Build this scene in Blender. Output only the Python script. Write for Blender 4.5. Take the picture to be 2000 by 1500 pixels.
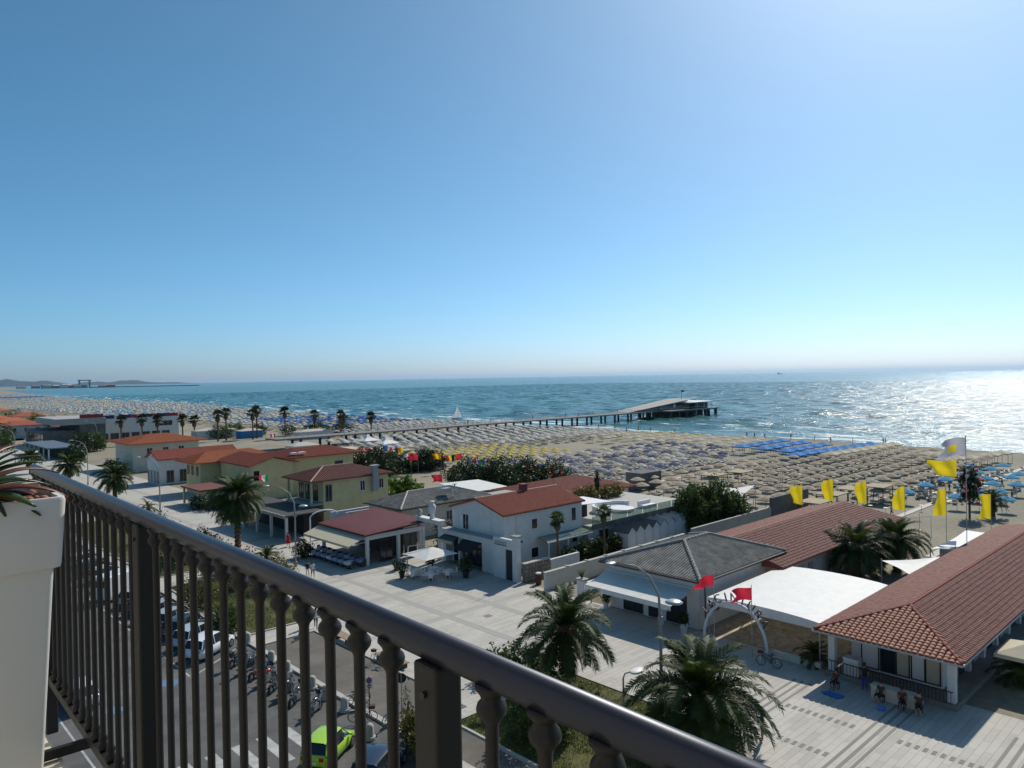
import bpy, math, random
import numpy as np
from mathutils import Matrix, Vector
# ---------------------------------------------------------------- scene reset, camera, sky, sun, exposure
for o in list(bpy.data.objects): bpy.data.objects.remove(o, do_unlink=True)
scene = bpy.context.scene
col = scene.collection
R = math.radians
FPX = 1440.0; EYE = 20.0                      # focal length in photo pixels, eye height over the promenade
TH = R(43.3); ROLL = R(1.0); PITCH = math.atan(13.5 / FPX)
fwd = Vector((math.sin(TH)*math.cos(PITCH), math.cos(TH)*math.cos(PITCH), -math.sin(PITCH)))
right0 = Vector((math.cos(TH), -math.sin(TH), 0)); up0 = right0.cross(fwd)
right = right0*math.cos(ROLL) - up0*math.sin(ROLL); up = up0*math.cos(ROLL) + right0*math.sin(ROLL)
cam_d = bpy.data.cameras.new('camera'); cam = bpy.data.objects.new('camera', cam_d); col.objects.link(cam)
cam_d.sensor_width = 36; cam_d.lens = FPX/2000*36; cam_d.clip_start = 0.05; cam_d.clip_end = 200000
cam.matrix_world = Matrix((( right.x, up.x, -fwd.x, 0), (right.y, up.y, -fwd.y, 0), (right.z, up.z, -fwd.z, EYE), (0,0,0,1)))
scene.camera = cam
SUN_AZ, SUN_EL = R(75), R(42)
sun_dir = Vector((math.sin(SUN_AZ)*math.cos(SUN_EL), math.cos(SUN_AZ)*math.cos(SUN_EL), math.sin(SUN_EL)))
w = bpy.data.worlds.new('World'); scene.world = w; w.use_nodes = True
nt = w.node_tree; bg = nt.nodes['Background']
sky = nt.nodes.new('ShaderNodeTexSky'); sky.sky_type = 'NISHITA'; sky.sun_disc = False
sky.sun_elevation = SUN_EL; sky.sun_rotation = SUN_AZ
sky.altitude = 0; sky.air_density = 0.6; sky.dust_density = 0.9; sky.ozone_density = 8.5
hs = nt.nodes.new('ShaderNodeHueSaturation'); hs.inputs['Saturation'].default_value = 1.05; hs.inputs['Hue'].default_value = 0.475
nt.links.new(sky.outputs[0], hs.inputs['Color']); nt.links.new(hs.outputs[0], bg.inputs[0]); bg.inputs[1].default_value = 0.122
sl = bpy.data.lights.new('sun', 'SUN'); sl.energy = 4.0; sl.angle = R(0.53); sl.color = (1.0, 0.93, 0.82)
so = bpy.data.objects.new('sun', sl); col.objects.link(so); so.location = (60, 40, 90)
so.rotation_euler = (-sun_dir).to_track_quat('-Z', 'Y').to_euler()
scene.view_settings.view_transform = 'Standard'; scene.view_settings.look = 'None'
scene.view_settings.exposure = 0.0; scene.view_settings.gamma = 1.0; scene.view_settings.use_curve_mapping = False
try: scene.cycles.max_bounces = 6; scene.cycles.transparent_max_bounces = 6; scene.cycles.caustics_reflective = False; scene.cycles.caustics_refractive = False
except Exception: pass
rng = random.Random(7); nr = np.random.RandomState(7)
def ray(u, v): return fwd + right*((u-1000)/FPX) + up*((750-v)/FPX)
def gz(u, v, z=0.0):                           # where the sight line of a photo pixel meets height z
    r = ray(u, v); t = (z-EYE)/r.z; return Vector((r.x*t, r.y*t, z))
def gx(u, v, x): r = ray(u, v); t = x/r.x; return Vector((x, r.y*t, EYE+r.z*t))

# ---------------------------------------------------------------- materials
MATS = {}
def mat(name, c, rough=0.7, var=0.0, scale=4.0, c2=None, bump=0.0, bscale=None, metal=0.0, spec=0.4, trans=0.0, alpha=1.0, coat=0.0, stretch=None, emis=None):
    if name in MATS: return MATS[name]
    m = bpy.data.materials.new(name); m.use_nodes = True; n = m.node_tree; b = n.nodes['Principled BSDF']
    b.inputs['Base Color'].default_value = (*c, 1); b.inputs['Roughness'].default_value = rough
    b.inputs['Metallic'].default_value = metal; b.inputs['Specular IOR Level'].default_value = spec
    b.inputs['Alpha'].default_value = alpha; b.inputs['Coat Weight'].default_value = coat
    if trans: b.inputs['Transmission Weight'].default_value = trans
    if var or c2 or bump:
        tc = n.nodes.new('ShaderNodeTexCoord'); mp = n.nodes.new('ShaderNodeMapping')
        if stretch: mp.inputs['Scale'].default_value = stretch
        n.links.new(tc.outputs['Object'], mp.inputs[0])
    if var or c2:
        no = n.nodes.new('ShaderNodeTexNoise'); no.inputs['Scale'].default_value = scale; no.inputs['Detail'].default_value = 6; no.inputs['Roughness'].default_value = 0.65
        n.links.new(mp.outputs[0], no.inputs['Vector'])
        cr = n.nodes.new('ShaderNodeValToRGB'); cr.color_ramp.elements[0].position = 0.32; cr.color_ramp.elements[1].position = 0.68
        lo = tuple(x*(1-var) for x in c); hi = c2 if c2 else tuple(min(1, x*(1+var)) for x in c)
        cr.color_ramp.elements[0].color = (*lo, 1); cr.color_ramp.elements[1].color = (*hi, 1)
        n.links.new(no.outputs['Fac'], cr.inputs[0]); n.links.new(cr.outputs[0], b.inputs['Base Color'])
    if bump:
        nb = n.nodes.new('ShaderNodeTexNoise'); nb.inputs['Scale'].default_value = bscale or scale*6; nb.inputs['Detail'].default_value = 4
        n.links.new(mp.outputs[0], nb.inputs['Vector'])
        bu = n.nodes.new('ShaderNodeBump'); bu.inputs['Strength'].default_value = bump; bu.inputs['Distance'].default_value = 0.05
        n.links.new(nb.outputs['Fac'], bu.inputs['Height']); n.links.new(bu.outputs[0], b.inputs['Normal'])
    MATS[name] = m; return m
def leafmat(name, c, c2, rough=0.5, tl=0.35):
    if name in MATS: return MATS[name]
    m = mat(name, c, rough, c2=c2, scale=1.7, spec=0.35); n = m.node_tree; b = n.nodes['Principled BSDF']; out = n.nodes['Material Output']
    t = n.nodes.new('ShaderNodeBsdfTranslucent'); mx = n.nodes.new('ShaderNodeMixShader'); mx.inputs[0].default_value = tl
    src = b.inputs['Base Color'].links[0].from_socket; n.links.new(src, t.inputs[0])
    n.links.new(b.outputs[0], mx.inputs[1]); n.links.new(t.outputs[0], mx.inputs[2]); n.links.new(mx.outputs[0], out.inputs[0]); return m
def cloth(name, c, tl=0.3, rough=0.85):
    return leafmat(name, tuple(x*0.93 for x in c), tuple(min(1, x*1.05) for x in c), rough, tl)

WHITE = mat('white_plaster', (0.64,0.64,0.62), 0.8, var=0.07, scale=1.3, bump=0.12, bscale=25)
CREAM = mat('cream_plaster', (0.62,0.58,0.48), 0.85, var=0.08, scale=1.2, bump=0.12, bscale=25)
YELLOW = mat('yellow_plaster', (0.66,0.54,0.29), 0.85, var=0.09, scale=0.9, bump=0.12, bscale=25)
GREYP = mat('grey_plaster', (0.36,0.36,0.35), 0.85, var=0.1, scale=0.9, bump=0.15, bscale=20)
CONC = mat('dark_concrete', (0.13,0.13,0.125), 0.9, var=0.2, scale=0.8, bump=0.2, bscale=15)
REDTILE = mat('red_roof', (0.30,0.075,0.045), 0.8, var=0.22, scale=2.2, bump=0.4, bscale=9)
ORTILE = mat('orange_roof', (0.40,0.12,0.045), 0.8, var=0.2, scale=2.0, bump=0.4, bscale=9)
BRTILE = mat('brown_roof', (0.16,0.055,0.042), 0.8, var=0.25, scale=2.0, bump=0.4, bscale=9)
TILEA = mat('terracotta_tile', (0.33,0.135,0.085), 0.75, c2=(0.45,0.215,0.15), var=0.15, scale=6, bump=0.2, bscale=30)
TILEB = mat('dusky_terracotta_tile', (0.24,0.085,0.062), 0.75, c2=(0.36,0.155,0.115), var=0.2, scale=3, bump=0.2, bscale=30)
RIDGE = mat('ridge_tile', (0.28,0.07,0.05), 0.75, var=0.2, scale=5)
GREYTILE = mat('grey_cement_tile', (0.15,0.15,0.14), 0.85, c2=(0.30,0.29,0.265), var=0.2, scale=1.2, bump=0.2, bscale=25)
METALRED = mat('red_metal_sheet', (0.105,0.015,0.018), 0.65, var=0.12, scale=1.0)
GUTTER = mat('gutter_dark', (0.05,0.035,0.03), 0.5)
WOODD = mat('dark_wood', (0.06,0.04,0.03), 0.7, var=0.2, scale=5)
WOODL = mat('pale_wood', (0.36,0.28,0.19), 0.75, var=0.15, scale=5)
GLASS = mat('window_glass', (0.02,0.025,0.03), 0.08, spec=0.6)
GLASSG = mat('green_glass', (0.45,0.62,0.55), 0.08, trans=0.75, spec=0.5)
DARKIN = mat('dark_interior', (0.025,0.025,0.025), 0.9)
FRAMEW = mat('white_frame', (0.72,0.72,0.72), 0.5)
FRAMED = mat('dark_frame', (0.03,0.03,0.032), 0.45)
STEEL = mat('galvanised_steel', (0.42,0.43,0.43), 0.42, metal=0.85, var=0.08, scale=3)
POLEG = mat('grey_painted_pole', (0.30,0.30,0.29), 0.5, var=0.08, scale=2)
BLACKM = mat('black_metal', (0.018,0.018,0.02), 0.42)
RUBBER = mat('rubber', (0.02,0.02,0.02), 0.85)
CHROME = mat('chrome', (0.7,0.7,0.7), 0.15, metal=1.0)
AWNW = cloth('white_awning_cloth', (0.80,0.79,0.75), 0.18)
AWNC = cloth('cream_awning_cloth', (0.66,0.60,0.44), 0.18)
TENT = cloth('tent_membrane', (0.82,0.82,0.79), 0.12, 0.6)
SAND = None

# ---------------------------------------------------------------- mesh builder
class MB:
    def __init__(s): s.v = []; s.f = []; s.m = []
    def add(s, v, f, m=0):
        n = len(s.v); s.v += [tuple(p) for p in v]; s.f += [tuple(i+n for i in q) for q in f]; s.m += [m]*len(f); return s
    def box(s, x0, x1, y0, y1, z0, z1, m=0):
        return s.add([(x0,y0,z0),(x1,y0,z0),(x1,y1,z0),(x0,y1,z0),(x0,y0,z1),(x1,y0,z1),(x1,y1,z1),(x0,y1,z1)],
                     [(0,3,2,1),(4,5,6,7),(0,1,5,4),(1,2,6,5),(2,3,7,6),(3,0,4,7)], m)
    def cyl(s, p0, p1, r0, r1=None, n=8, m=0, caps=True):
        r1 = r0 if r1 is None else r1; p0 = Vector(p0); p1 = Vector(p1); d = (p1-p0).normalized()
        a = d.orthogonal().normalized(); b = d.cross(a); v = []
        for p, r in ((p0, r0), (p1, r1)):
            for i in range(n):
                t = 2*math.pi*i/n; v.append(p + a*(r*math.cos(t)) + b*(r*math.sin(t)))
        f = [(i, (i+1) % n, n+(i+1) % n, n+i) for i in range(n)]
        if caps: f += [tuple(range(n-1, -1, -1)), tuple(range(n, 2*n))]
        return s.add(v, f, m)
    def tube(s, pts, r, n=6, m=0):
        pts = [Vector(p) for p in pts]; k = len(pts); rs = r if isinstance(r, (list, tuple)) else [r]*k; v = []
        a = None
        for i, p in enumerate(pts):
            d = (pts[min(i+1, k-1)] - pts[max(i-1, 0)]).normalized()
            a = (d.orthogonal() if a is None else (a - d*a.dot(d))).normalized(); b = d.cross(a)
            for j in range(n):
                t = 2*math.pi*j/n; v.append(p + a*(rs[i]*math.cos(t)) + b*(rs[i]*math.sin(t)))
        f = [(i*n+j, i*n+(j+1) % n, (i+1)*n+(j+1) % n, (i+1)*n+j) for i in range(k-1) for j in range(n)]
        f += [tuple(range(n-1, -1, -1)), tuple(range((k-1)*n, k*n))]
        return s.add(v, f, m)
    def lathe(s, prof, c=(0,0,0), n=12, m=0):
        v = []; k = len(prof)
        for r, z in prof:
            for j in range(n):
                t = 2*math.pi*j/n; v.append((c[0]+r*math.cos(t), c[1]+r*math.sin(t), c[2]+z))
        f = [(i*n+j, i*n+(j+1) % n, (i+1)*n+(j+1) % n, (i+1)*n+j) for i in range(k-1) for j in range(n)]
        f += [tuple(range(n-1, -1, -1)), tuple(range((k-1)*n, k*n))]
        return s.add(v, f, m)
    def poly(s, pts, m=0): return s.add(pts, [tuple(range(len(pts)))], m)
    def slab(s, pts, t, m=0):                 # polygon with thickness t downwards
        n = len(pts); top = [Vector(p) for p in pts]; bot = [p-Vector((0,0,t)) for p in top]
        return s.add(top+bot, [tuple(range(n)), tuple(range(2*n-1, n-1, -1))] + [(i, n+i, n+(i+1) % n, (i+1) % n) for i in range(n)], m)
    def sphere(s, c, r, n=10, k=6, sc=(1,1,1), m=0):
        prof = [(max(1e-4, math.sin(math.pi*i/k)), -math.cos(math.pi*i/k)) for i in range(k+1)]; v = []
        for a, z in prof:
            for j in range(n):
                t = 2*math.pi*j/n; v.append((c[0]+r*a*math.cos(t)*sc[0], c[1]+r*a*math.sin(t)*sc[1], c[2]+r*z*sc[2]))
        f = [(i*n+j, i*n+(j+1) % n, (i+1)*n+(j+1) % n, (i+1)*n+j) for i in range(k) for j in range(n)]
        return s.add(v, f, m)
    def mesh(s, name, mats, smooth=False):
        me = bpy.data.meshes.new(name); me.from_pydata(s.v, [], s.f)
        for m in (mats if isinstance(mats, (list, tuple)) else [mats]): me.materials.append(m)
        if any(s.m): me.polygons.foreach_set('material_index', s.m)
        if smooth: me.polygons.foreach_set('use_smooth', [True]*len(me.polygons))
        me.validate(); me.update(); return me
    def build(s, name, mats, parent=None, smooth=False, local=False):
        return link(name, s.mesh(name, mats, smooth), parent, local)
def wmat(o):
    b = Matrix.LocRotScale(o.location, o.rotation_euler, o.scale)
    return b if o.parent is None else wmat(o.parent) @ o.matrix_parent_inverse @ b
def link(name, me, parent=None, local=False):
    o = bpy.data.objects.new(name, me); col.objects.link(o)
    if parent is not None:
        o.parent = parent
        if not local:                          # geometry given in world coordinates
            o.matrix_parent_inverse = wmat(parent).inverted()
    return o
def npmesh(name, V, F, mats, midx=None, smooth=False):
    me = bpy.data.meshes.new(name); V = np.asarray(V, dtype=np.float32).reshape(-1, 3); F = np.asarray(F, dtype=np.int32); k = F.shape[1]
    me.vertices.add(len(V)); me.vertices.foreach_set('co', V.ravel())
    me.loops.add(F.size); me.loops.foreach_set('vertex_index', F.ravel())
    me.polygons.add(len(F)); me.polygons.foreach_set('loop_start', np.arange(len(F), dtype=np.int32)*k); me.polygons.foreach_set('loop_total', np.full(len(F), k, dtype=np.int32))
    for m in (mats if isinstance(mats, (list, tuple)) else [mats]): me.materials.append(m)
    if midx is not None: me.polygons.foreach_set('material_index', np.asarray(midx, dtype=np.int32))
    if smooth: me.polygons.foreach_set('use_smooth', np.ones(len(F), dtype=bool))
    me.update(calc_edges=True); me.validate(); return me
def tag(o, label, cat, group=None, kind=None):
    if label: o['label'] = label
    if cat: o['category'] = cat
    if group: o['group'] = group
    if kind: o['kind'] = kind
    return o
def thing(name, label, cat, loc=(0,0,0), rz=0, group=None):
    o = bpy.data.objects.new(name, None); col.objects.link(o); o.empty_display_size = 0.2
    o.location = loc; o.rotation_euler = (0, 0, rz); return tag(o, label, cat, group)
def struct(name, mb, m, smooth=False): o = mb.build(name, m, None, smooth) if isinstance(mb, MB) else link(name, mb); o['kind'] = 'structure'; return o
def copy_tree(o, parent=None, mats=None):
    c = o.copy(); col.objects.link(c); c.parent = parent
    if parent is not None: c.matrix_parent_inverse = o.matrix_parent_inverse.copy()
    for ch in list(o.children): copy_tree(ch, c, mats)
    return c
def dup(o, loc, rz=0.0, label=None, group=None, scale=None):
    c = copy_tree(o); c.location = loc; c.rotation_euler = (0, 0, rz)
    if scale: c.scale = (scale, scale, scale) if not isinstance(scale, tuple) else scale
    if label: c['label'] = label
    if group: c['group'] = group
    return c
def bevel(o, wdt=0.02, seg=2):
    m = o.modifiers.new('bevel', 'BEVEL'); m.width = wdt; m.segments = seg; m.limit_method = 'ANGLE'; return o
# ================================================================ THE SETTING: ground, road, promenade, beach, sea
SEA_Z = -0.4
shore_pts = [(-400,205),(0,206),(45,210),(115,219),(193,214),(300,217),(508,229),(692,262),(1033,265),(1340,283),(2020,363),(3020,500),(3910,590),(5000,900),(9000,1500)]
def shore(y): return float(np.interp(y, [p[0] for p in shore_pts], [p[1] for p in shore_pts]))
def noise_mat(name, build):
    m = bpy.data.materials.new(name); m.use_nodes = True; build(m.node_tree, m.node_tree.nodes['Principled BSDF']); MATS[name] = m; return m
def N(n, t, **kw):
    x = n.nodes.new(t)
    for k, v in kw.items():
        if k in x.inputs: x.inputs[k].default_value = v
        else: setattr(x, k, v)
    return x
def ramp(n, src, stops):
    r = n.nodes.new('ShaderNodeValToRGB'); e = r.color_ramp.elements
    while len(e) < len(stops): e.new(0.5)
    for i, (p, c) in enumerate(stops): e[i].position = p; e[i].color = (*c, 1) if len(c) == 3 else c
    n.links.new(src, r.inputs[0]); return r
def sand_nodes(n, b):
    tc = N(n, 'ShaderNodeTexCoord'); a = N(n, 'ShaderNodeTexNoise', Scale=0.09, Detail=6.0); c = N(n, 'ShaderNodeTexNoise', Scale=1.6, Detail=5.0)
    for x in (a, c): n.links.new(tc.outputs['Object'], x.inputs['Vector'])
    r1 = ramp(n, a.outputs['Fac'], [(0.3, (0.25,0.222,0.16)), (0.7, (0.34,0.305,0.225))]); r2 = ramp(n, c.outputs['Fac'], [(0.3, (0.72,0.72,0.72)), (0.7, (1,1,1))])
    mx = N(n, 'ShaderNodeMix', data_type='RGBA', blend_type='MULTIPLY'); mx.inputs[0].default_value = 1
    n.links.new(r1.outputs[0], mx.inputs[6]); n.links.new(r2.outputs[0], mx.inputs[7])
    geo = N(n, 'ShaderNodeNewGeometry'); sp = N(n, 'ShaderNodeSeparateXYZ'); n.links.new(geo.outputs['Position'], sp.inputs[0])
    mr = N(n, 'ShaderNodeMapRange'); mr.inputs[1].default_value = -0.34; mr.inputs[2].default_value = -0.1; mr.inputs[3].default_value = 0.5; mr.inputs[4].default_value = 1.0
    n.links.new(sp.outputs[2], mr.inputs[0]); m2 = N(n, 'ShaderNodeMix', data_type='RGBA', blend_type='MULTIPLY'); m2.inputs[0].default_value = 1
    n.links.new(mx.outputs[2], m2.inputs[6]); n.links.new(mr.outputs[0], m2.inputs[7]); n.links.new(m2.outputs[2], b.inputs['Base Color'])   # wet sand at the waterline
    b.inputs['Roughness'].default_value = 0.95; bu = N(n, 'ShaderNodeBump', Strength=0.5, Distance=0.12); nb = N(n, 'ShaderNodeTexNoise', Scale=2.5, Detail=5.0)
    n.links.new(tc.outputs['Object'], nb.inputs['Vector']); n.links.new(nb.outputs['Fac'], bu.inputs['Height']); n.links.new(bu.outputs[0], b.inputs['Normal'])
SAND = noise_mat('beach_sand', sand_nodes)
# beach and land as one sheet; falls below the sea at the waterline
ys = list(np.arange(-400, 400, 8)) + list(np.arange(400, 1400, 40)) + list(np.arange(1400, 9001, 200))
V, F = [], []
offs = [-200, -175, -150, -125, -100, -80, -60, -45, -30, -18, -10, -4, 0, 6, 14, 40]
for y in ys:
    s = shore(y)
    for k, d in enumerate(offs):
        x = s + d if d > -190 else (46.0 if y < 1300 else s-400)
        z = -0.03 if d <= -60 else (0.10*math.sin(y*0.11+d)*min(1, (d+60)/-60*0+0.6) - 0.03 if d < -20 else np.interp(d, [-20,-10,-4,0,6,14,40], [-0.05,-0.12,-0.22,SEA_Z,-0.65,-1.0,-2.0]))
        V.append((x, y, float(z)))
nc = len(offs)
for i in range(len(ys)-1):
    for k in range(nc-1): F.append((i*nc+k, i*nc+k+1, (i+1)*nc+k+1, (i+1)*nc+k))
struct('beach', npmesh('beach', V, F, SAND, smooth=True), None)
def sea_nodes(n, b):
    geo = N(n, 'ShaderNodeNewGeometry'); mp = N(n, 'ShaderNodeMapping'); mp.inputs['Rotation'].default_value = (0, 0, R(12)); mp.inputs['Scale'].default_value = (1.0, 0.42, 1.0)
    n.links.new(geo.outputs['Position'], mp.inputs[0])
    w1 = N(n, 'ShaderNodeTexNoise', Scale=0.42, Detail=5.0, Roughness=0.6); w2 = N(n, 'ShaderNodeTexNoise', Scale=1.0, Detail=4.0, Roughness=0.6); w3 = N(n, 'ShaderNodeTexNoise', Scale=0.006, Detail=3.0)
    mp2 = N(n, 'ShaderNodeMapping'); mp2.inputs['Rotation'].default_value = (0, 0, R(40)); mp2.inputs['Scale'].default_value = (0.15, 0.032, 1.0); n.links.new(geo.outputs['Position'], mp2.inputs[0])
    for x in (w1, w3): n.links.new(mp.outputs[0], x.inputs['Vector'])
    n.links.new(mp2.outputs[0], w2.inputs['Vector'])
    b1 = N(n, 'ShaderNodeBump', Strength=1.0, Distance=1.1); b2 = N(n, 'ShaderNodeBump', Strength=1.0, Distance=1.6)
    n.links.new(w1.outputs['Fac'], b1.inputs['Height']); n.links.new(w2.outputs['Fac'], b2.inputs['Height']); n.links.new(b2.outputs[0], b1.inputs['Normal']); n.links.new(b1.outputs[0], b.inputs['Normal'])
    c = ramp(n, w3.outputs['Fac'], [(0.35, (0.002,0.085,0.085)), (0.65, (0.006,0.12,0.11))])
    # breaking crests: wind foam everywhere, surf bands towards the beach
    sp = N(n, 'ShaderNodeSeparateXYZ'); n.links.new(geo.outputs['Position'], sp.inputs[0])
    mf = N(n, 'ShaderNodeMapping'); mf.inputs['Scale'].default_value = (0.16, 0.035, 1); n.links.new(geo.outputs['Position'], mf.inputs[0])
    nf = N(n, 'ShaderNodeTexNoise', Scale=1.0, Detail=7.0, Roughness=0.68); n.links.new(mf.outputs[0], nf.inputs['Vector'])
    dist = N(n, 'ShaderNodeMath', operation='MULTIPLY_ADD'); dist.inputs[1].default_value = -0.07; n.links.new(sp.outputs[1], dist.inputs[0]); n.links.new(sp.outputs[0], dist.inputs[2])
    near = N(n, 'ShaderNodeMapRange'); near.inputs[1].default_value = 205; near.inputs[2].default_value = 300; near.inputs[3].default_value = 0.105; near.inputs[4].default_value = 0.0
    n.links.new(dist.outputs[0], near.inputs[0]); ad = N(n, 'ShaderNodeMath', operation='ADD'); n.links.new(nf.outputs['Fac'], ad.inputs[0]); n.links.new(near.outputs[0], ad.inputs[1])
    fm = ramp(n, ad.outputs[0], [(0.645, (0,0,0)), (0.70, (1,1,1))])
    mx = N(n, 'ShaderNodeMix', data_type='RGBA'); n.links.new(fm.outputs[0], mx.inputs[0]); n.links.new(c.outputs[0], mx.inputs[6]); mx.inputs[7].default_value = (0.75,0.8,0.8,1)
    n.links.new(mx.outputs[2], b.inputs['Base Color']); b.inputs['IOR'].default_value = 1.33; b.inputs['Specular IOR Level'].default_value = 0.5
    ro = N(n, 'ShaderNodeMapRange'); ro.inputs[3].default_value = 0.2; ro.inputs[4].default_value = 0.8; n.links.new(fm.outputs[0], ro.inputs[0]); n.links.new(ro.outputs[0], b.inputs['Roughness'])
SEA = noise_mat('sea_water', sea_nodes)
gx0, gx1, gy0, gy1, gs = 196.0, 1596.0, -220.0, 1500.0, 2.8
nxs = int((gx1-gx0)/gs)+1; nys = int((gy1-gy0)/gs)+1
GX, GY = np.meshgrid(np.linspace(gx0, gx1, nxs), np.linspace(gy0, gy1, nys)); Zw = np.zeros_like(GX); wr = np.random.RandomState(11)
for k in range(46):                             # wind sea running in towards the beach
    lam = 7.5*(3.8**wr.uniform(0, 1)); ang = math.pi + wr.normal(0, 0.62); amp = 0.0100*lam*wr.uniform(.5, 1.2)*0.40
    Zw += amp*np.sin(2*math.pi/lam*(GX*math.cos(ang)+GY*math.sin(ang)) + wr.uniform(0, 6.28))
Zw = np.where(Zw > 0, Zw*1.25, Zw*0.8)
fade = np.clip((GX-205)/60, 0.12, 1)*np.clip((gx1-GX)/200, 0, 1)*np.clip((gy1-GY)/200, 0, 1)*np.clip((GY-gy0)/60, 0, 1)
V = np.stack([GX, GY, SEA_Z + Zw*fade], axis=-1).reshape(-1, 3); idx = np.arange(nxs*nys).reshape(nys, nxs)
F = np.stack([idx[:-1,:-1], idx[:-1,1:], idx[1:,1:], idx[1:,:-1]], axis=-1).reshape(-1, 4)
B_ = 90000.0; ring = np.array([(gx0,gy0),(gx1,gy0),(gx1,gy1),(gx0,gy1),(gx0,-60000),(gx1,-60000),(B_,-60000),(B_,gy0),(B_,gy1),(B_,B_),(gx1,B_),(gx0,B_)]); n0 = len(V)
V = np.concatenate([V, np.c_[ring, np.full(len(ring), SEA_Z)]]); R4 = np.array([(4,5,1,0),(5,6,7,1),(1,7,8,2),(2,8,9,10),(3,2,10,11)])+n0
struct('sea', npmesh('sea', V, np.concatenate([F, R4]), SEA, smooth=True), None)

ASPH = mat('asphalt', (0.095,0.095,0.095), 0.95, c2=(0.14,0.138,0.134), var=0.25, scale=0.35, bump=0.25, bscale=30)
ASPH2 = mat('brown_asphalt', (0.125,0.115,0.10), 0.95, c2=(0.17,0.155,0.135), var=0.2, scale=0.4, bump=0.25, bscale=30)
ground_m = mat('town_ground', (0.20,0.185,0.16), 0.95, var=0.2, scale=0.1)
mb = MB(); mb.poly([(-400,-300,-0.16),(24,-300,-0.16),(24,3000,-0.16),(-400,3000,-0.16)]); struct('ground', mb, ground_m)
mb = MB(); mb.poly([(0,-60,-0.12),(23.6,-60,-0.12),(23.6,1200,-0.12),(0,1200,-0.12)]); road = struct('road', mb, ASPH)
def paving_nodes(n, b):
    tc = N(n, 'ShaderNodeTexCoord'); 
    sw = N(n, 'ShaderNodeMapping'); sw.inputs['Rotation'].default_value = (0, 0, 0); n.links.new(tc.outputs['Object'], sw.inputs[0])
    br = N(n, 'ShaderNodeTexBrick', Scale=1.0); br.inputs['Color1'].default_value = (0.50,0.48,0.44,1); br.inputs['Color2'].default_value = (0.37,0.355,0.325,1); br.inputs['Mortar'].default_value = (0.28,0.26,0.235,1)
    br.inputs['Mortar Size'].default_value = 0.012; br.inputs['Brick Width'].default_value = 2.0; br.inputs['Row Height'].default_value = 0.40; br.inputs['Bias'].default_value = -0.45; br.offset = 0.37
    n.links.new(sw.outputs[0], br.inputs['Vector'])
    a = N(n, 'ShaderNodeTexNoise', Scale=0.35, Detail=7.0, Roughness=0.7); n.links.new(tc.outputs['Object'], a.inputs['Vector'])
    r = ramp(n, a.outputs['Fac'], [(0.25, (0.80,0.79,0.77)), (0.75, (1.06,1.05,1.03))])
    mx = N(n, 'ShaderNodeMix', data_type='RGBA', blend_type='MULTIPLY'); mx.inputs[0].default_value = 1
    n.links.new(br.outputs[0], mx.inputs[6]); n.links.new(r.outputs[0], mx.inputs[7]); n.links.new(mx.outputs[2], b.inputs['Base Color']); b.inputs['Roughness'].default_value = 0.8
PAVE = noise_mat('stone_paving', paving_nodes)
DARKSTONE = mat('dark_paving_stone', (0.22,0.21,0.195), 0.85, var=0.15, scale=2)
GREYSTONE = mat('grey_paving_band', (0.37,0.355,0.33), 0.85, var=0.12, scale=1.2)
KERB = mat('kerb_stone', (0.42,0.41,0.38), 0.85, var=0.1, scale=2)
mb = MB(); mb.slab([(24,-60,0),(49.5,-60,0),(49.5,1200,0),(24,1200,0)], 0.3); prom = struct('promenade', mb, PAVE)
mb = MB(); mb.box(23.6,23.98,-60,1200,-0.3,0.02); struct('kerb', mb, KERB)
# darker inlays of the paving: triple stripes towards the sea, dotted rows along the promenade, grey lattice bands on the square
strip = MB(); strip.box(0, 1, -0.11, 0.11, 0, 0.012); strip_me = strip.mesh('inlay_stripe', DARKSTONE)
def inlay(me, loc, sc, name='inlay_stripe'):
    o = link(name, me, prom, True); o.location = loc; o.scale = sc; return o
for Y in (-2.0, 4.0, 9.9, 15.9, 21.9, 27.9):
    for k in (-0.5, 0, 0.5): inlay(strip_me, (30.3 if Y < 20 else 34, Y+k, 0.0), (16.6 if Y < 20 else 12, 0.75, 1))
dash = MB(); dash.box(-0.42, 0.42, -0.12, 0.12, 0, 0.012); dash_me = dash.mesh('inlay_dash', DARKSTONE)
for X, ya, yb in ((38.0, 6, 25), (42.05, 5, 27), (34.0, 24, 30)):
    y = ya
    while y < yb:
        if min(abs(y-k) for k in (9.9, 15.9, 21.9, 4.0, 27.9)) > 0.9: inlay(dash_me, (X, y, 0.0), (0.6, 0.85, 1), 'inlay_dash')
        y += 0.42
band = MB(); band.box(0, 1, -0.35, 0.35, 0, 0.008); band_me = band.mesh('paving_band', GREYSTONE)
for Y in (40.6, 48.9, 57.2, 65.5, 73.8, 90, 106, 122): inlay(band_me, (29.5, Y, 0), (19.0, 1, 1), 'paving_band')
bandy = MB(); bandy.box(-0.35, 0.35, 0, 1, 0, 0.010); bandy_me = bandy.mesh('paving_band', GREYSTONE)
for X in (33.4, 38.2, 43.0): inlay(bandy_me, (X, 37, 0), (1, 120, 1), 'paving_band')
cover = MB(); cover.box(-0.32,0.32,-0.32,0.32,0,0.016)
for (u, v) in ((953,1203), (920,1337)): o = cover.build('drain_cover', DARKSTONE, prom, local=True); p = gz(u, v); o.location = (p.x, p.y, 0)
# side drive and its slatted benches
mb = MB(); mb.poly([(24.0,34.6,0.02),(28.4,34.6,0.02),(28.4,53.6,0.02),(24.0,53.6,0.02)]); struct('side_drive', mb, ASPH2)
mb = MB(); mb.box(28.4,28.55,39.0,53.6,0,0.10); mb.box(24.0,28.4,53.6,53.75,0,0.10); struct('drive_kerb', mb, KERB)
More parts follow.
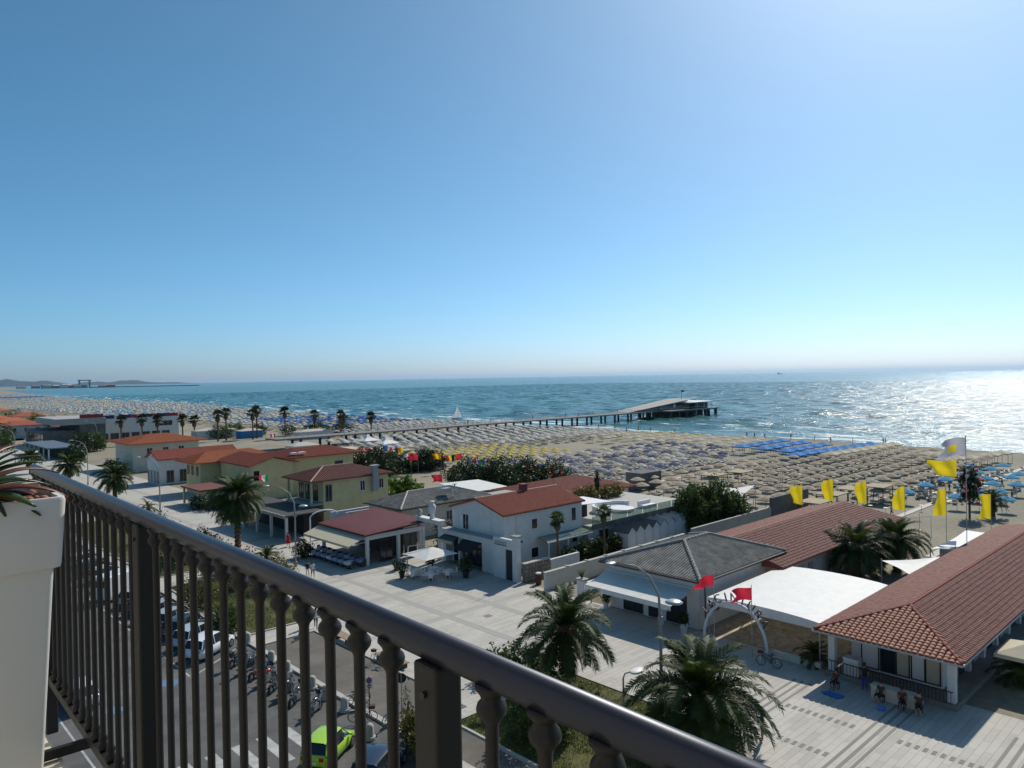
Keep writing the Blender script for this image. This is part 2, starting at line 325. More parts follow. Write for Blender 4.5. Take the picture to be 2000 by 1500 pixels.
# road paint
PAINT = mat('road_paint', (0.52,0.52,0.50), 0.85, c2=(0.30,0.30,0.29), var=0.05, scale=1.6)
PAINTY = mat('yellow_road_paint', (0.50,0.30,0.05), 0.85, c2=(0.30,0.2,0.06), scale=2, var=0.05)
PAINTB = mat('blue_road_paint', (0.10,0.19,0.30), 0.85, var=0.1)
def paint(pts, m=PAINT, name='road_marking', par=road, z=-0.116):
    b_ = MB(); b_.poly([(x, y, z) for x, y in pts]); return b_.build(name, m, par)
def pstrip(p, q, wdt, m=PAINT, name='road_marking'):
    p, q = Vector(p), Vector(q); d = (q-p).normalized(); nn = Vector((-d.y, d.x))*wdt/2
    return paint([p-nn, q-nn, q+nn, p+nn], m, name)
for i in range(10):                             # zebra crossing over the road
    x = 6.2 + i*1.42; paint([(x, 36.6), (x+0.62, 36.6), (x+0.62, 40.2), (x, 40.2)], PAINT, 'zebra_stripe')
for i in range(4): paint([(24.2+i*1.05, 33.5), (24.8+i*1.05, 33.5), (24.8+i*1.05, 34.4), (24.2+i*1.05, 34.4)], PAINT, 'zebra_stripe', z=0.004)
for i in range(30):                             # slanted parking bays
    y = 41.5 + i*2.55
    if i > 3: pstrip((18.2, y), (22.8, y+3.3), 0.12, name='bay_line')
pstrip((18.2, 52), (18.2, 140), 0.12, name='bay_line'); pstrip((10.2,-10), (10.2, 200), 0.12, name='lane_line')
pstrip((19.3,32.6), (22.6,34.6), 0.14, PAINTY, 'bay_line'); pstrip((19.8,31.6), (23.1,33.6), 0.14, PAINTY, 'bay_line')
pstrip((16.4,51.5),(17.3,52.3),1.2,PAINTB,'bay_line'); pstrip((12.6,49.7),(13.4,50.3),1.0,PAINTB,'bay_line')

# planted beds beside the promenade
GRASS = leafmat('grass_blades', (0.055,0.105,0.015), (0.13,0.165,0.03), 0.7, 0.25)
SOIL = mat('bed_soil', (0.06,0.075,0.018), 0.95, c2=(0.12,0.11,0.035), var=0.3, scale=0.8)
def bed(x0, x1, y0, y1, n, lab):
    t = MB(); t.box(x0, x1, y0, y0+0.16, 0.002, 0.10); t.box(x0, x1, y1-0.16, y1, 0.002, 0.10); t.box(x0, x0+0.16, y0+0.16, y1-0.16, 0.002, 0.10); t.box(x1-0.16, x1, y0+0.16, y1-0.16, 0.002, 0.10)
    struct('bed_kerb', t, KERB); t = MB(); t.poly([(x0+.16,y0+.16,0.05),(x1-.16,y0+.16,0.05),(x1-.16,y1-.16,0.05),(x0+.16,y1-.16,0.05)]); struct('lawn_soil', t, SOIL)
    px = nr.uniform(x0+.2, x1-.2, n); py = nr.uniform(y0+.2, y1-.2, n); keep = (np.sin(px*1.7)+np.sin(py*1.3+px)+nr.normal(0,.6,n)) > -1.1; px, py = px[keep], py[keep]; n = len(px)
    h = nr.uniform(.05,.15,n); a = nr.uniform(0,6.28,n); wd = .02
    V = np.empty((n,3,3)); V[:,0] = np.c_[px-wd*np.cos(a), py-wd*np.sin(a), np.full(n,.05)]; V[:,1] = np.c_[px+wd*np.cos(a), py+wd*np.sin(a), np.full(n,.05)]; V[:,2] = np.c_[px+nr.normal(0,.04,n), py+nr.normal(0,.04,n), .05+h]
    g = link('lawn_grass', npmesh('lawn_grass', V, np.arange(3*n).reshape(-1,3), GRASS)); tag(g, lab, 'grass', kind='stuff')
bed(26.4, 36.6, 20.5, 33.6, 26000, 'short patchy lawn in the kerbed bed around the two nearest date palms')
bed(24.4, 31.2, 56.5, 75.5, 16000, 'short lawn in the kerbed bed beyond the side drive')
bed(24.6, 34.5, 80, 120, 9000, 'strip of lawn in the kerbed bed further along the road')
mb = MB(); mb.poly([(24.2,20.5,0.004),(26.3,20.5,0.004),(26.3,33.4,0.004),(24.2,33.4,0.004)]); struct('bed_path', mb, ASPH2)
# ================================================================ BUILDINGS
def base(x0, x1, y0, y1, label, cat='building', name='building', group=None): return thing(name, label, cat, ((x0+x1)/2, (y0+y1)/2, 0), 0, group)
def wallbox(t, x0, x1, y0, y1, z0, z1, m, name='wall', bev=None):
    b_ = MB(); b_.box(x0, x1, y0, y1, z0, z1); return b_.build(name, m, t)
def window(t, face, a, z, wd, ht, pos, glass=None, frame=FRAMEW, mull=1, sill=True, name='window'):
    """face 'x-' lies in plane x=pos looking to -x, 'y-' in plane y=pos looking to -y; a = centre along the wall"""
    fr = MB(); g = MB(); f = 0.07; pr = 0.05
    def bx(mbx, a0, a1, z0, z1, d0, d1):
        if face == 'x-': mbx.box(pos-d1, pos-d0, a0, a1, z0, z1)
        elif face == 'y-': mbx.box(a0, a1, pos-d1, pos-d0, z0, z1)
        else: mbx.box(a0, a1, pos+d0, pos+d1, z0, z1)
    a0, a1, z0, z1 = a-wd/2, a+wd/2, z, z+ht
    bx(fr, a0-f, a1+f, z1, z1+f, 0, pr); bx(fr, a0-f, a1+f, z0-f, z0, 0, pr + (0.05 if sill else 0)); bx(fr, a0-f, a0, z0, z1, 0, pr); bx(fr, a1, a1+f, z0, z1, 0, pr)
    for k in range(mull):
        am = a0 + (k+1)*wd/(mull+1); bx(fr, am-0.025, am+0.025, z0, z1, 0.016, pr-0.004)
    o = fr.build(name, frame, t); bx(g, a0, a1, z0, z1, 0, 0.014); g.build('pane', glass or GLASS, o); return o
def hip(t, x0, x1, y0, y1, ze, zr, ra, rb, m, axis='x', name='roof', ribs=0.0, gutter=True, th=0.12):
    """hip roof on an eave rectangle; ridge from ra to rb along axis (x or y); ribs = spacing of raised tile courses"""
    ym, xm = (y0+y1)/2, (x0+x1)/2
    if axis == 'x': A, B = Vector((ra, ym, zr)), Vector((rb, ym, zr)); faces = [[(x0,y0),(x1,y0),B,A], [(x1,y0),(x1,y1),B], [(x1,y1),(x0,y1),A,B], [(x0,y1),(x0,y0),A]]
    else: A, B = Vector((xm, ra, zr)), Vector((xm, rb, zr)); faces = [[(x0,y0),(x1,y0),A], [(x1,y0),(x1,y1),B,A], [(x1,y1),(x0,y1),B], [(x0,y1),(x0,y0),A,B]]
    mb = MB(); fl = []
    for f in faces:
        pts = [Vector((p[0], p[1], ze)) if not isinstance(p, Vector) else p for p in f]; fl.append(pts); mb.poly(pts)
    mb.poly([(x0,y0,ze-th),(x0,y1,ze-th),(x1,y1,ze-th),(x1,y0,ze-th)])
    for p, q in (((x0,y0),(x1,y0)),((x1,y0),(x1,y1)),((x1,y1),(x0,y1)),((x0,y1),(x0,y0))): mb.add([(*p,ze-th),(*q,ze-th),(*q,ze),(*p,ze)], [(0,1,2,3)])
    if ribs: 
        for pts in fl: tile_ribs(mb, pts, ribs)
    o = mb.build(name, m, t)
    return o, fl
def tile_ribs(mb, pts, sp, r=None):
    """raised half-round courses running up a roof plane, clipped to the polygon"""
    P0, P1 = pts[0], pts[1]; e = (P1-P0).normalized(); nrm = (pts[1]-pts[0]).cross(pts[2]-pts[0]).normalized()
    if nrm.z < 0: nrm = -nrm
    s = nrm.cross(e).normalized()
    if s.z < 0: s = -s
    W = (P1-P0).length; loc = [((p-P0).dot(e), (p-P0).dot(s)) for p in pts]; r = r or sp*0.28; k = int(W/sp)
    for i in range(k+1):
        u = (i+0.5)*sp; vs = []
        for j in range(len(loc)):
            (a, b), (c, d) = loc[j], loc[(j+1) % len(loc)]
            if (a-u)*(c-u) < 0: vs.append(b+(d-b)*(u-a)/(c-a))
        if len(vs) >= 2:
            lo, hi = min(vs), max(vs)
            if hi-lo < 0.2: continue
            p, q = P0+e*u+s*lo, P0+e*u+s*hi; v = []
            for base_ in (p, q): v += [base_-e*r, base_-e*r*0.6+nrm*r*0.8, base_+e*r*0.6+nrm*r*0.8, base_+e*r]
            mb.add(v, [(0,1,5,4),(1,2,6,5),(2,3,7,6),(0,3,2,1),(4,5,6,7)])
def gable(t, x0, x1, y0, y1, ze, zr, m, axis='x', oh=0.35, name='roof', ribs=0.0, th=0.14):
    mb = MB(); x0, x1, y0, y1 = x0-oh, x1+oh, y0-oh, y1+oh
    if axis == 'x':
        ym = (y0+y1)/2; pl = [[(x0,y0,ze),(x1,y0,ze),(x1,ym,zr),(x0,ym,zr)], [(x1,y1,ze),(x0,y1,ze),(x0,ym,zr),(x1,ym,zr)]]
    else:
        xm = (x0+x1)/2; pl = [[(x0,y1,ze),(x0,y0,ze),(xm,y0,zr),(xm,y1,zr)], [(x1,y0,ze),(x1,y1,ze),(xm,y1,zr),(xm,y0,zr)]]
    for p in pl:
        mb.slab([Vector(q) for q in p], th)
        if ribs: tile_ribs(mb, [Vector(q) for q in p], ribs)
    return mb.build(name, m, t)
def ridge_caps(t, p, q, r, m, name='ridge', step=0.45, par=None):
    p, q = Vector(p), Vector(q); L_ = (q-p).length; d = (q-p)/L_; k = max(1, int(L_/step)); mb = MB()
    for i in range(k): mb.cyl(p+d*(i*L_/k), p+d*((i+1.06)*L_/k), r*1.05, r*0.86, 8)
    return mb.build(name, m, t)
def shutter(t, face, a0, a1, z0, z1, pos, m=FRAMEW, name='shutter', d=0.06):
    b_ = MB()
    if face == 'x-': b_.box(pos-d, pos-0.01, a0, a1, z0, z1)
    else: b_.box(a0, a1, pos-d, pos-0.01, z0, z1)
    return b_.build(name, m, t)

# ---- real barrel tiles
def tile_mesh(name, wd, ln, m):
    mb = MB(); r = wd*0.5; v = []
    for (y, k, lift) in ((-0.03, 1.0, 0.035), (ln, 0.86, 0.0)):
        for i in range(6):
            a = math.pi*i/5; v.append((-math.cos(a)*r*k, y, math.sin(a)*r*0.62*k+lift))
    mb.add(v, [(i, i+1, 7+i, 6+i) for i in range(5)] + [(0,5,4,3,2,1)]); return mb.mesh(name, m)
def tile_frames(pts, wd, ln):
    P0, P1 = pts[0], pts[1]; e = (P1-P0).normalized(); nrm = (pts[1]-pts[0]).cross(pts[2]-pts[0]).normalized()
    if nrm.z < 0: nrm = -nrm
    s = nrm.cross(e).normalized(); s = -s if s.z < 0 else s; loc = [((p-P0).dot(e), (p-P0).dot(s)) for p in pts]; out = []
    for i in range(int((P1-P0).length/wd)):
        u = (i+0.5)*wd; vs = []
        for j in range(len(loc)):
            (a, b), (c, d) = loc[j], loc[(j+1) % len(loc)]
            if (a-u)*(c-u) < 0: vs.append(b+(d-b)*(u-a)/(c-a))
        if len(vs) < 2: continue
        hi = max(vs); k = 0
        while k*ln+0.55*ln < hi: out.append((P0+e*u+s*(k*ln-0.05)+nrm*0.02, e, s, nrm)); k += 1
    return out
def lay_tiles_objects(par, pts, wd, ln, m):
    me = tile_mesh('roof_tile', wd*0.98, ln*1.08, m)
    for (p, e, s, nn) in tile_frames(pts, wd, ln):
        o = link('roof_tile', me, par); j = rng.uniform(-.012, .012); p = p+nn*rng.uniform(0, .012)+e*j
        o.matrix_basis = Matrix(((e.x,s.x,nn.x,p.x),(e.y,s.y,nn.y,p.y),(e.z,s.z,nn.z,p.z),(0,0,0,1)))
def lay_tiles_stuff(par, planes, wd, ln, m):
    proto = tile_mesh('tmp', wd*0.98, ln*1.08, m); pv = np.array([v.co for v in proto.vertices]); pf = [tuple(p.vertices) for p in proto.polygons]; quads = [f for f in pf if len(f) == 4]
    VV, FF, k = [], [], 0
    for pts in planes:
        for (p, e, s, nn) in tile_frames(pts, wd, ln):
            Mx = np.array([e, s, nn]); VV.append(pv@Mx + np.array(p+nn*rng.uniform(0, .012))); FF += [tuple(i+k for i in f) for f in quads]; FF.append((k, k+5, k+4, k+1)); k += len(pv)
    o = link('tile_field', npmesh('tile_field', np.concatenate(VV), FF, m), par); o['kind'] = 'stuff'; return o

# ---- 1 bath house with terracotta hip roof, right
t = base(47.2, 90, 13.15, 21.6, 'low bath house with long terracotta hip roof and open porch, beside the white marquee')
X0, X1, Y0, Y1, ZE, ZR = 47.2, 92.0, 13.1, 21.65, 3.15, 4.55
RA, RB = 51.9, 87.5
deck, fl = hip(t, X0, X1, Y0, Y1, ZE, ZR, RA, RB, RIDGE, 'x', 'roof')
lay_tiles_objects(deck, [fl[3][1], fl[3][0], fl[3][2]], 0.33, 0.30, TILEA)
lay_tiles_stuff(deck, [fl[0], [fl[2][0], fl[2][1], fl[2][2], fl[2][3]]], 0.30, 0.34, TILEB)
ridge_caps(deck, (RA,(Y0+Y1)/2,ZR+0.05), (RB,(Y0+Y1)/2,ZR+0.05), 0.14, RIDGE, 'ridge', 0.42)
ridge_caps(deck, (X0,Y0,ZE+0.06), (RA,(Y0+Y1)/2,ZR+0.05), 0.13, RIDGE, 'hip_ridge', 0.42); ridge_caps(deck, (X0,Y1,ZE+0.06), (RA,(Y0+Y1)/2,ZR+0.05), 0.13, RIDGE, 'hip_ridge', 0.42)
g = MB(); g.box(X0-0.12, X0-0.02, Y0-0.1, Y1+0.1, ZE-0.14, ZE-0.02); g.box(X0, X1, Y0-0.12, Y0-0.02, ZE-0.14, ZE-0.02); g.build('gutter', mat('gutter_pale', (0.4,0.4,0.38), 0.5), deck)
b_ = MB(); b_.box(48.0, 90, 13.6, 21.3, 0.002, 0.34); b_.build('plinth', mat('plinth_stone', (0.22,0.20,0.17), 0.9, var=0.15, scale=1.5), t)
for (px, py) in ((48.45,21.0),(48.45,13.95)): wallbox(t, px-0.21, px+0.21, py-0.21, py+0.21, 0.342, 3.02, WHITE, 'pillar')
wallbox(t, 50.0, 88, 14.9, 20.4, 0.342, 3.0, WHITE, 'wall')
wallbox(t, 49.25, 49.99, 14.9, 20.0, 2.25, 3.0, WHITE, 'shop_fascia')
for k, (a, wd, m_) in enumerate(((19.2,1.0,FRAMEW),(18.1,0.8,GLASS),(17.2,0.7,AWNC),(16.3,0.7,FRAMEW),(15.45,0.75,AWNC))):
    window(t, 'x-', a, 0.55, wd, 1.6, 50.0, glass=m_, frame=FRAMED, mull=0, sill=False, name='shop_window')
n55 = MB(); n55.box(49.2,49.248,17.35,17.62,2.5,2.75); n55.build('number_plate', FRAMED, t)
for i in range(11):                             # changing cubicles down the side: white piers and dark doors
    x = 50.9+i*3.2; wallbox(t, x, x+0.42, 14.55, 14.898, 0.342, 3.0, WHITE, 'pier')
    for kk in range(2):
        dd = MB(); dd.box(x+0.55+kk*1.3, x+1.72+kk*1.3, 14.80, 14.898, 0.36, 2.5); dd.build('cubicle_door', FRAMED if (i+kk) % 2 else GREYP, t)
r_ = MB()
for i in range(36): y = 13.9+i*0.2; r_.box(48.02,48.05,y,y+0.025,0.342,1.05)
r_.box(48.0,48.07,13.8,21.1,1.05,1.09); r_.build('porch_railing', BLACKM, t)
for (lx, ly, wv, hv, mm, nm, lb) in ((47.6,19.75,0.95,1.05,WHITE,'white_counter','white counter block standing on the porch edge'),(46.9,16.6,2.6,0.75,CREAM,'bench_chest','cream panelled chest on the pavement before the bath house')):
    q = thing(nm, lb, 'chest', (lx, ly, 0)); z0 = 0.342 if nm == 'white_counter' else 0.002
    if nm == 'white_counter': lx = 48.5
    b2 = MB(); b2.box(lx-0.3, lx+0.3, ly-wv/2, ly+wv/2, z0, z0+hv); bevel(b2.build('body', mm, q), 0.02); b2 = MB(); b2.box(lx-0.34, lx+0.34, ly-wv/2-0.03, ly+wv/2+0.03, z0+hv+0.002, z0+hv+0.05); b2.build('lid', mm, q)

# ---- 2 snack bar with grey cement tile hip roof
t = base(49.2, 62.8, 31.5, 41.3, 'white snack bar under a grey cement tile hip roof, its awning rolled out')
rf, fl = hip(t, 49.15, 62.9, 31.4, 41.4, 4.0, 5.55, 54.5, 58.2, GREYTILE, 'x', 'roof', ribs=0.26)
HIPG = mat('hip_cap_grey', (0.26,0.26,0.25), 0.85, var=0.15)
for p, q in (((49.15,31.4,4.05),(54.5,36.4,5.6)),((49.15,41.4,4.05),(54.5,36.4,5.6)),((62.9,31.4,4.05),(58.2,36.4,5.6)),((62.9,41.4,4.05),(58.2,36.4,5.6)),((54.5,36.4,5.6),(58.2,36.4,5.6))): ridge_caps(rf, p, q, 0.17, HIPG, 'hip_ridge', 0.5)
g = MB(); g.box(49.0,49.14,31.3,41.5,3.82,3.97); g.box(49.14,62.9,31.24,31.38,3.82,3.97); g.tube([(49.1,31.32,3.85),(49.5,31.25,3.6),(49.56,31.25,0.1)], 0.06, 6); g.build('gutter', GUTTER, rf)
wallbox(t, 49.7, 62.4, 31.9, 40.9, 0.002, 3.87, WHITE, 'wall')
for a, wd, h in ((38.3,1.9,2.1),(36.2,0.9,2.2),(34.0,1.8,2.2)): window(t, 'x-', a, 0.15, wd, h, 49.7, glass=GLASS, frame=FRAMED, mull=1 if wd > 1 else 0, sill=False, name='shop_window')
window(t, 'y-', 52, 1.0, 1.2, 1.2, 31.9); window(t, 'y-', 56.5, 1.0, 1.2, 1.2, 31.9)
aw = thing('awning', 'white canvas awning rolled out from the front of the grey roofed snack bar', 'awning', (48.2, 36.6, 2.5))
c_ = MB(); NA = 10; ya, yb = 41.0, 32.4
for i in range(NA):
    u0, u1 = i/NA, (i+1)/NA
    def ap(u): 
        x = 49.68-u*3.1; z = 3.22-0.75*u-0.12*math.sin(math.pi*u); return x, z
    (x0, z0), (x1, z1) = ap(u0), ap(u1); c_.add([(x0,ya,z0),(x1,ya,z1),(x1,yb,z1),(x0,yb,z0)], [(0,1,2,3)])
c_.add([(46.58,ya,2.47),(46.55,ya,2.12),(46.55,yb,2.12),(46.58,yb,2.47)], [(0,1,2,3)]); c_.build('canvas', AWNW, aw)
f_ = MB(); f_.cyl((46.6,ya,2.46),(46.6,yb,2.46),0.035,n=6); f_.cyl((49.6,ya,3.2),(49.6,yb,3.2),0.07,n=8)
for y in (ya-0.2, 36.6, yb+0.2): f_.tube([(49.6,y,2.9),(48.2,y-0.15,2.72),(46.62,y,2.43)], 0.03, 5)
f_.build('frame', FRAMEW, aw)

# ---- white marquee between the snack bar and the bath house
t = thing('marquee', 'big white membrane marquee between the snack bar and the bath house', 'marquee', (55, 26.3, 0))
m_ = MB(); xs_ = np.linspace(48.9, 61.0, 10); ys_ = np.linspace(22.0, 30.7, 13); idx = {}
def tz(x, y): 
    v = (y-22.0)/8.7; u = (x-48.9)/12.1; return 3.02 + 0.26*math.sin(math.pi*min(1, max(0, v)))**0.7*(0.85+0.15*math.sin(math.pi*u)) + 0.10*u
for i, x in enumerate(xs_):
    for j, y in enumerate(ys_): m_.v.append((x, y, tz(x, y)))
for i in range(9):
    for j in range(12): m_.f.append((i*13+j, i*13+j+1, (i+1)*13+j+1, (i+1)*13+j)); m_.m.append(0)
m_.build('membrane', TENT, t, smooth=True)
v_ = MB(); zb = 2.55
v_.poly([(48.9,22.0,zb),(48.9,30.7,zb)] + [(48.9, y, tz(48.9, y)) for y in ys_[::-1]]); v_.poly([(48.9,22.0,zb),(61.0,22.0,zb+0.1)] + [(x, 22.0, tz(x, 22.0)) for x in xs_[::-1]]); v_.build('valance', TENT, t)
for (px, py) in ((49.0,22.1),(49.0,30.6),(60.9,22.1),(60.9,30.6),(55,22.1),(55,30.6)): 
    p_ = MB(); p_.cyl((px,py,0.01),(px,py,3.05),0.05,n=8); p_.build('post', STEEL, t)
g_ = MB(); g_.poly([(49.5,21.9,0.006),(66,21.9,0.006),(66,31.2,0.006),(49.5,31.2,0.006)])
def cobble(n, b):
    tc = N(n, 'ShaderNodeTexCoord'); vo = N(n, 'ShaderNodeTexVoronoi', Scale=2.6); n.links.new(tc.outputs['Object'], vo.inputs['Vector'])
    r = ramp(n, vo.outputs['Color'], [(0.2, (0.26,0.20,0.13)), (0.8, (0.42,0.35,0.25))]); n.links.new(r.outputs[0], b.inputs['Base Color']); b.inputs['Roughness'].default_value = 0.85
struct('courtyard_paving', g_, noise_mat('cobbled_court', cobble))
sp_ = MB(); sp_.slab([(49.2,21.95,2.75),(61.0,21.95,2.9),(61.0,21.72,2.85),(49.2,21.72,2.7)],0.05); sp_.build('gutter_flap', TENT, t)
# low wall in front of the marquee
lw = MB(); lw.box(48.55,48.85,21.9,25.3,0.002,0.45); tag(lw.build('garden_wall', CREAM), 'low cream garden wall before the marquee, right of the arch', 'wall')

# ---- 3 long terracotta roofed cabins behind
t = base(60, 89, 30, 42, 'long row of bathing cabins with terracotta gable roof behind the snack bar')
rf, fl = hip(t, 59.5, 88.8, 30.0, 41.2, 3.3, 4.9, 60.0, 86.0, RIDGE, 'x', 'roof')
lay_tiles_stuff(rf, [fl[0], fl[2]], 0.33, 0.36, TILEB); ridge_caps(rf, (60,35.6,4.93), (86.0,35.6,4.93), 0.13, TILEA, 'ridge', 0.45)
wallbox(t, 60.2, 84, 31.2, 40.4, 0.002, 3.15, CREAM, 'wall')
for px in (85.2, 86.2, 87.6): wallbox(t, px-0.15, px+0.15, 30.6, 30.9, 0.002, 3.15, WHITE, 'pillar')
for i in range(12):
    x = 63.3+i*1.8; d_ = MB(); d_.box(x, x+0.95, 31.12, 31.198, 0.1, 2.2); d_.build('cabin_door', GREYP if i % 3 else WHITE, t)

# ---- 4 two storey white house with red roof
t = base(50, 64, 55, 64, 'two storey white house with red gable roof and ground floor shop', 'house', 'house')
ZE = 5.95; wallbox(t, 50.6, 62.6, 55.3, 63.6, 0.002, ZE-0.05, WHITE, 'wall')
gp_ = MB(); gp_.add([(50.6,55.3,ZE-0.05),(50.6,63.6,ZE-0.05),(50.6,59.45,7.05),(50.9,55.3,ZE-0.05),(50.9,63.6,ZE-0.05),(50.9,59.45,7.05)], [(0,1,2),(3,5,4),(0,2,5,3),(1,4,5,2)]); gp_.build('gable_wall', WHITE, t)
rf = gable(t, 50.6, 62.6, 55.3, 63.6, ZE, 7.2, REDTILE, 'x', 0.3, ribs=0.3)
ridge_caps(rf, (50.3,59.45,7.25), (62.9,59.45,7.25), 0.11, mat('pale_ridge', (0.45,0.30,0.22), 0.8, var=0.2), 'ridge', 0.45)
ch = MB(); ch.box(57.2,57.9,59.2,59.9,6.6,7.9); ch.box(57.1,58.0,59.1,60.0,7.902,8.0); ch.build('chimney', BRTILE, rf)
wallbox(t, 49.55, 50.598, 55.4, 64.2, 2.95, 3.55, WHITE, 'shop_fascia')
led = MB(); led.box(49.4,50.6,55.3,64.3,3.552,3.62); led.build('ledge', GREYP, t)
for y0, y1 in ((55.4,57.6),(63.6,64.2)): wallbox(t, 49.6, 50.598, y0, y1, 0.002, 2.948, WHITE, 'pier')
for a, wd in ((62.6,1.5),(60.6,2.0),(58.6,1.7)): window(t, 'x-', a, 0.1, wd, 2.6, 50.6, frame=FRAMED, mull=0, sill=False, name='shop_window')
o_ = MB(); o_.box(49.7,50.1,61.3,61.6,0.002,2.948); o_.build('column', WHITE, t)
window(t, 'x-', 61.3, 3.75, 0.9, 1.55, 50.6); shutter(t, 'x-', 61.78, 62.2, 3.7, 5.35, 50.6); shutter(t, 'x-', 57.2, 59.0, 3.7, 5.3, 50.6, WHITE)
for x, z, wd, h in ((55.0,3.95,0.8,1.0),(58.2,4.2,0.8,0.9),(61.2,3.9,0.7,1.4),(55.0,0.9,1.0,1.0),(61.3,1.5,0.8,0.8)): window(t, 'y-', x, z, wd, h, 55.3, mull=0)
cn = MB(); cn.slab([(55.4,53.7,2.6),(62.4,53.7,2.75),(62.4,55.28,2.95),(55.4,55.28,2.95)], 0.05); cn.build('glass_canopy', GLASSG, t)
fr = MB(); fr.box(55.3,62.5,53.62,53.72,2.5,2.62); 
for x in (55.5, 58.5, 61.9): fr.box(x, x+0.1, 53.7, 53.8, 0.002, 2.5)
fr.build('canopy_frame', FRAMEW, t)
aw = thing('awning', 'black folding awning over the shop of the white house', 'awning', (49, 59.4, 2.3))
a_ = MB(); a_.slab([(49.5,57.8,2.9),(49.5,60.6,2.9),(48.3,60.6,2.05),(48.3,57.8,2.05)], 0.03); a_.build('canvas', mat('black_canvas',(0.02,0.02,0.022),0.8), aw); a_ = MB(); a_.tube([(49.5,57.85,2.3),(48.35,57.85,2.0)],0.02,5); a_.tube([(49.5,60.55,2.3),(48.35,60.55,2.0)],0.02,5); a_.build('frame', BLACKM, aw)
aw = thing('awning', 'short dark awning with cream underside beside the black shop awning', 'awning', (49, 62.4, 2.7))
a_ = MB(); a_.slab([(49.5,61.2,3.05),(49.5,63.7,3.05),(48.5,63.7,2.75),(48.5,61.2,2.75)], 0.04); a_.build('canvas', FRAMED, aw); a_ = MB(); a_.box(48.5,48.53,61.2,63.7,2.4,2.7); a_.build('valance', AWNC, aw)
# entrance gate of the white house: wall, door, tall pillar and mast
t = thing('gate_wall', 'white gate wall with dark door and tall corner pillar beside the white house', 'wall', (49.4, 53.5, 0))
wallbox(t, 49.2, 49.55, 53.6, 55.38, 0.002, 4.0, WHITE, 'wall_panel'); wallbox(t, 49.2, 49.55, 52.5, 53.598, 3.0, 4.0, WHITE, 'lintel')
wallbox(t, 49.1, 49.65, 51.85, 52.498, 0.002, 4.35, WHITE, 'pillar'); wallbox(t, 49.0, 49.75, 51.75, 52.6, 4.352, 4.5, mat('grey_cap',(0.3,0.3,0.28),0.8), 'pillar_cap')
wallbox(t, 49.3, 49.4, 52.5, 53.598, 0.002, 2.998, FRAMED, 'door')
c2 = MB(); c2.tube([(49.38,52.15,4.5),(49.36,52.15,7.1)], [0.035,0.018], 6); c2.build('antenna_mast', POLEG, t)
sg = MB()
for i in range(7): y = 55.1-i*0.25; sg.add([(49.16,y,3.35),(49.16,y-0.06,3.35),(49.16,y-0.14,3.75),(49.16,y-0.08,3.75)], [(0,1,2,3),(3,2,1,0)]); 
sg.box(49.14,49.18,53.3,55.2,3.30,3.335); sg.build('sign_strokes', FRAMED, t)
lamp_ = MB(); lamp_.box(49.66,50.1,52.0,52.4,3.75,3.95); lamp_.tube([(50.0,52.2,3.75),(49.7,52.2,3.1)],0.015,5); lamp_.build('wall_lamp', BLACKM, t)
# colonnade between restaurant and house, urn on top
t = thing('gate_colonnade', 'white gate colonnade with moulded beam between restaurant and white house', 'gate', (49.8, 66.6, 0))
for y in (64.75, 68.6): wallbox(t, 49.6, 50.1, y-0.25, y+0.25, 0.002, 3.85, WHITE, 'column')
wallbox(t, 49.5, 50.2, 64.5, 68.85, 3.852, 4.2, WHITE, 'beam'); wallbox(t, 49.4, 50.3, 64.4, 68.95, 4.202, 4.32, WHITE, 'cornice')
u_ = MB(); u_.lathe([(0.28,0),(0.3,0.12),(0.22,0.2),(0.28,0.5),(0.42,1.0),(0.45,1.25),(0.38,1.5),(0.22,1.62),(0.2,1.75),(0.3,1.85),(0.31,1.95),(0.1,1.96)], (49.85,66.3,4.322), 14); tag(u_.build('urn', WHITE, smooth=True), 'tall white urn standing on the gate colonnade', 'urn')
u_ = MB(); u_.lathe([(0.25,0),(0.25,0.1),(0.12,0.16),(0.3,0.35),(0.32,0.5),(0.2,0.72),(0.02,0.85)], (49.85,68.65,4.322), 12); tag(u_.build('stone_finial', GREYP, smooth=True), 'grey ball finial on the colonnade end next to the red roof', 'ornament')
# side white garden wall with stones, stone panel wall
STONE = mat('rough_stone', (0.25,0.20,0.16), 0.9, c2=(0.40,0.34,0.28), var=0.3, scale=1.5)
t = thing('garden_wall', 'rough stone wall with pale coping beside the tall gate pillar', 'wall', (50.5, 51.6, 0))
c3 = MB(); c3.box(49.7,53.2,51.35,51.75,0.002,1.72); c3.build('core', mat('wall_core',(0.2,0.17,0.14),0.95), t); c3 = MB(); c3.box(49.66,53.25,51.3,51.8,1.722,1.84); c3.build('coping', KERB, t)
for i in range(8):
    for k in range(4):
        x = 49.72+i*0.435+(k % 2)*0.12; s_ = MB(); a, b = 0.36+rng.uniform(-.06,.05), 0.34+rng.uniform(-.05,.06); z = 0.04+k*0.42
        s_.add([(x,51.35,z),(x+a,51.35,z+rng.uniform(-.03,.03)),(x+a-.04,51.35,z+b),(x+.03,51.35,z+b-.03),(x+.05,51.27,z+.05),(x+a-.05,51.26,z+.06),(x+a-.09,51.27,z+b-.06),(x+.08,51.27,z+b-.08)], [(4,5,6,7),(0,1,5,4),(1,2,6,5),(2,3,7,6),(3,0,4,7)]); s_.build('stone', STONE, t)
w2 = MB(); w2.box(53.3,57.6,51.3,51.6,0.002,1.6); tag(w2.build('garden_wall', WHITE), 'plain white garden wall continuing from the rough stone wall', 'wall')
t = thing('garden_wall', 'long whitewashed brick wall running seaward from the square', 'wall', (58, 48, 0))
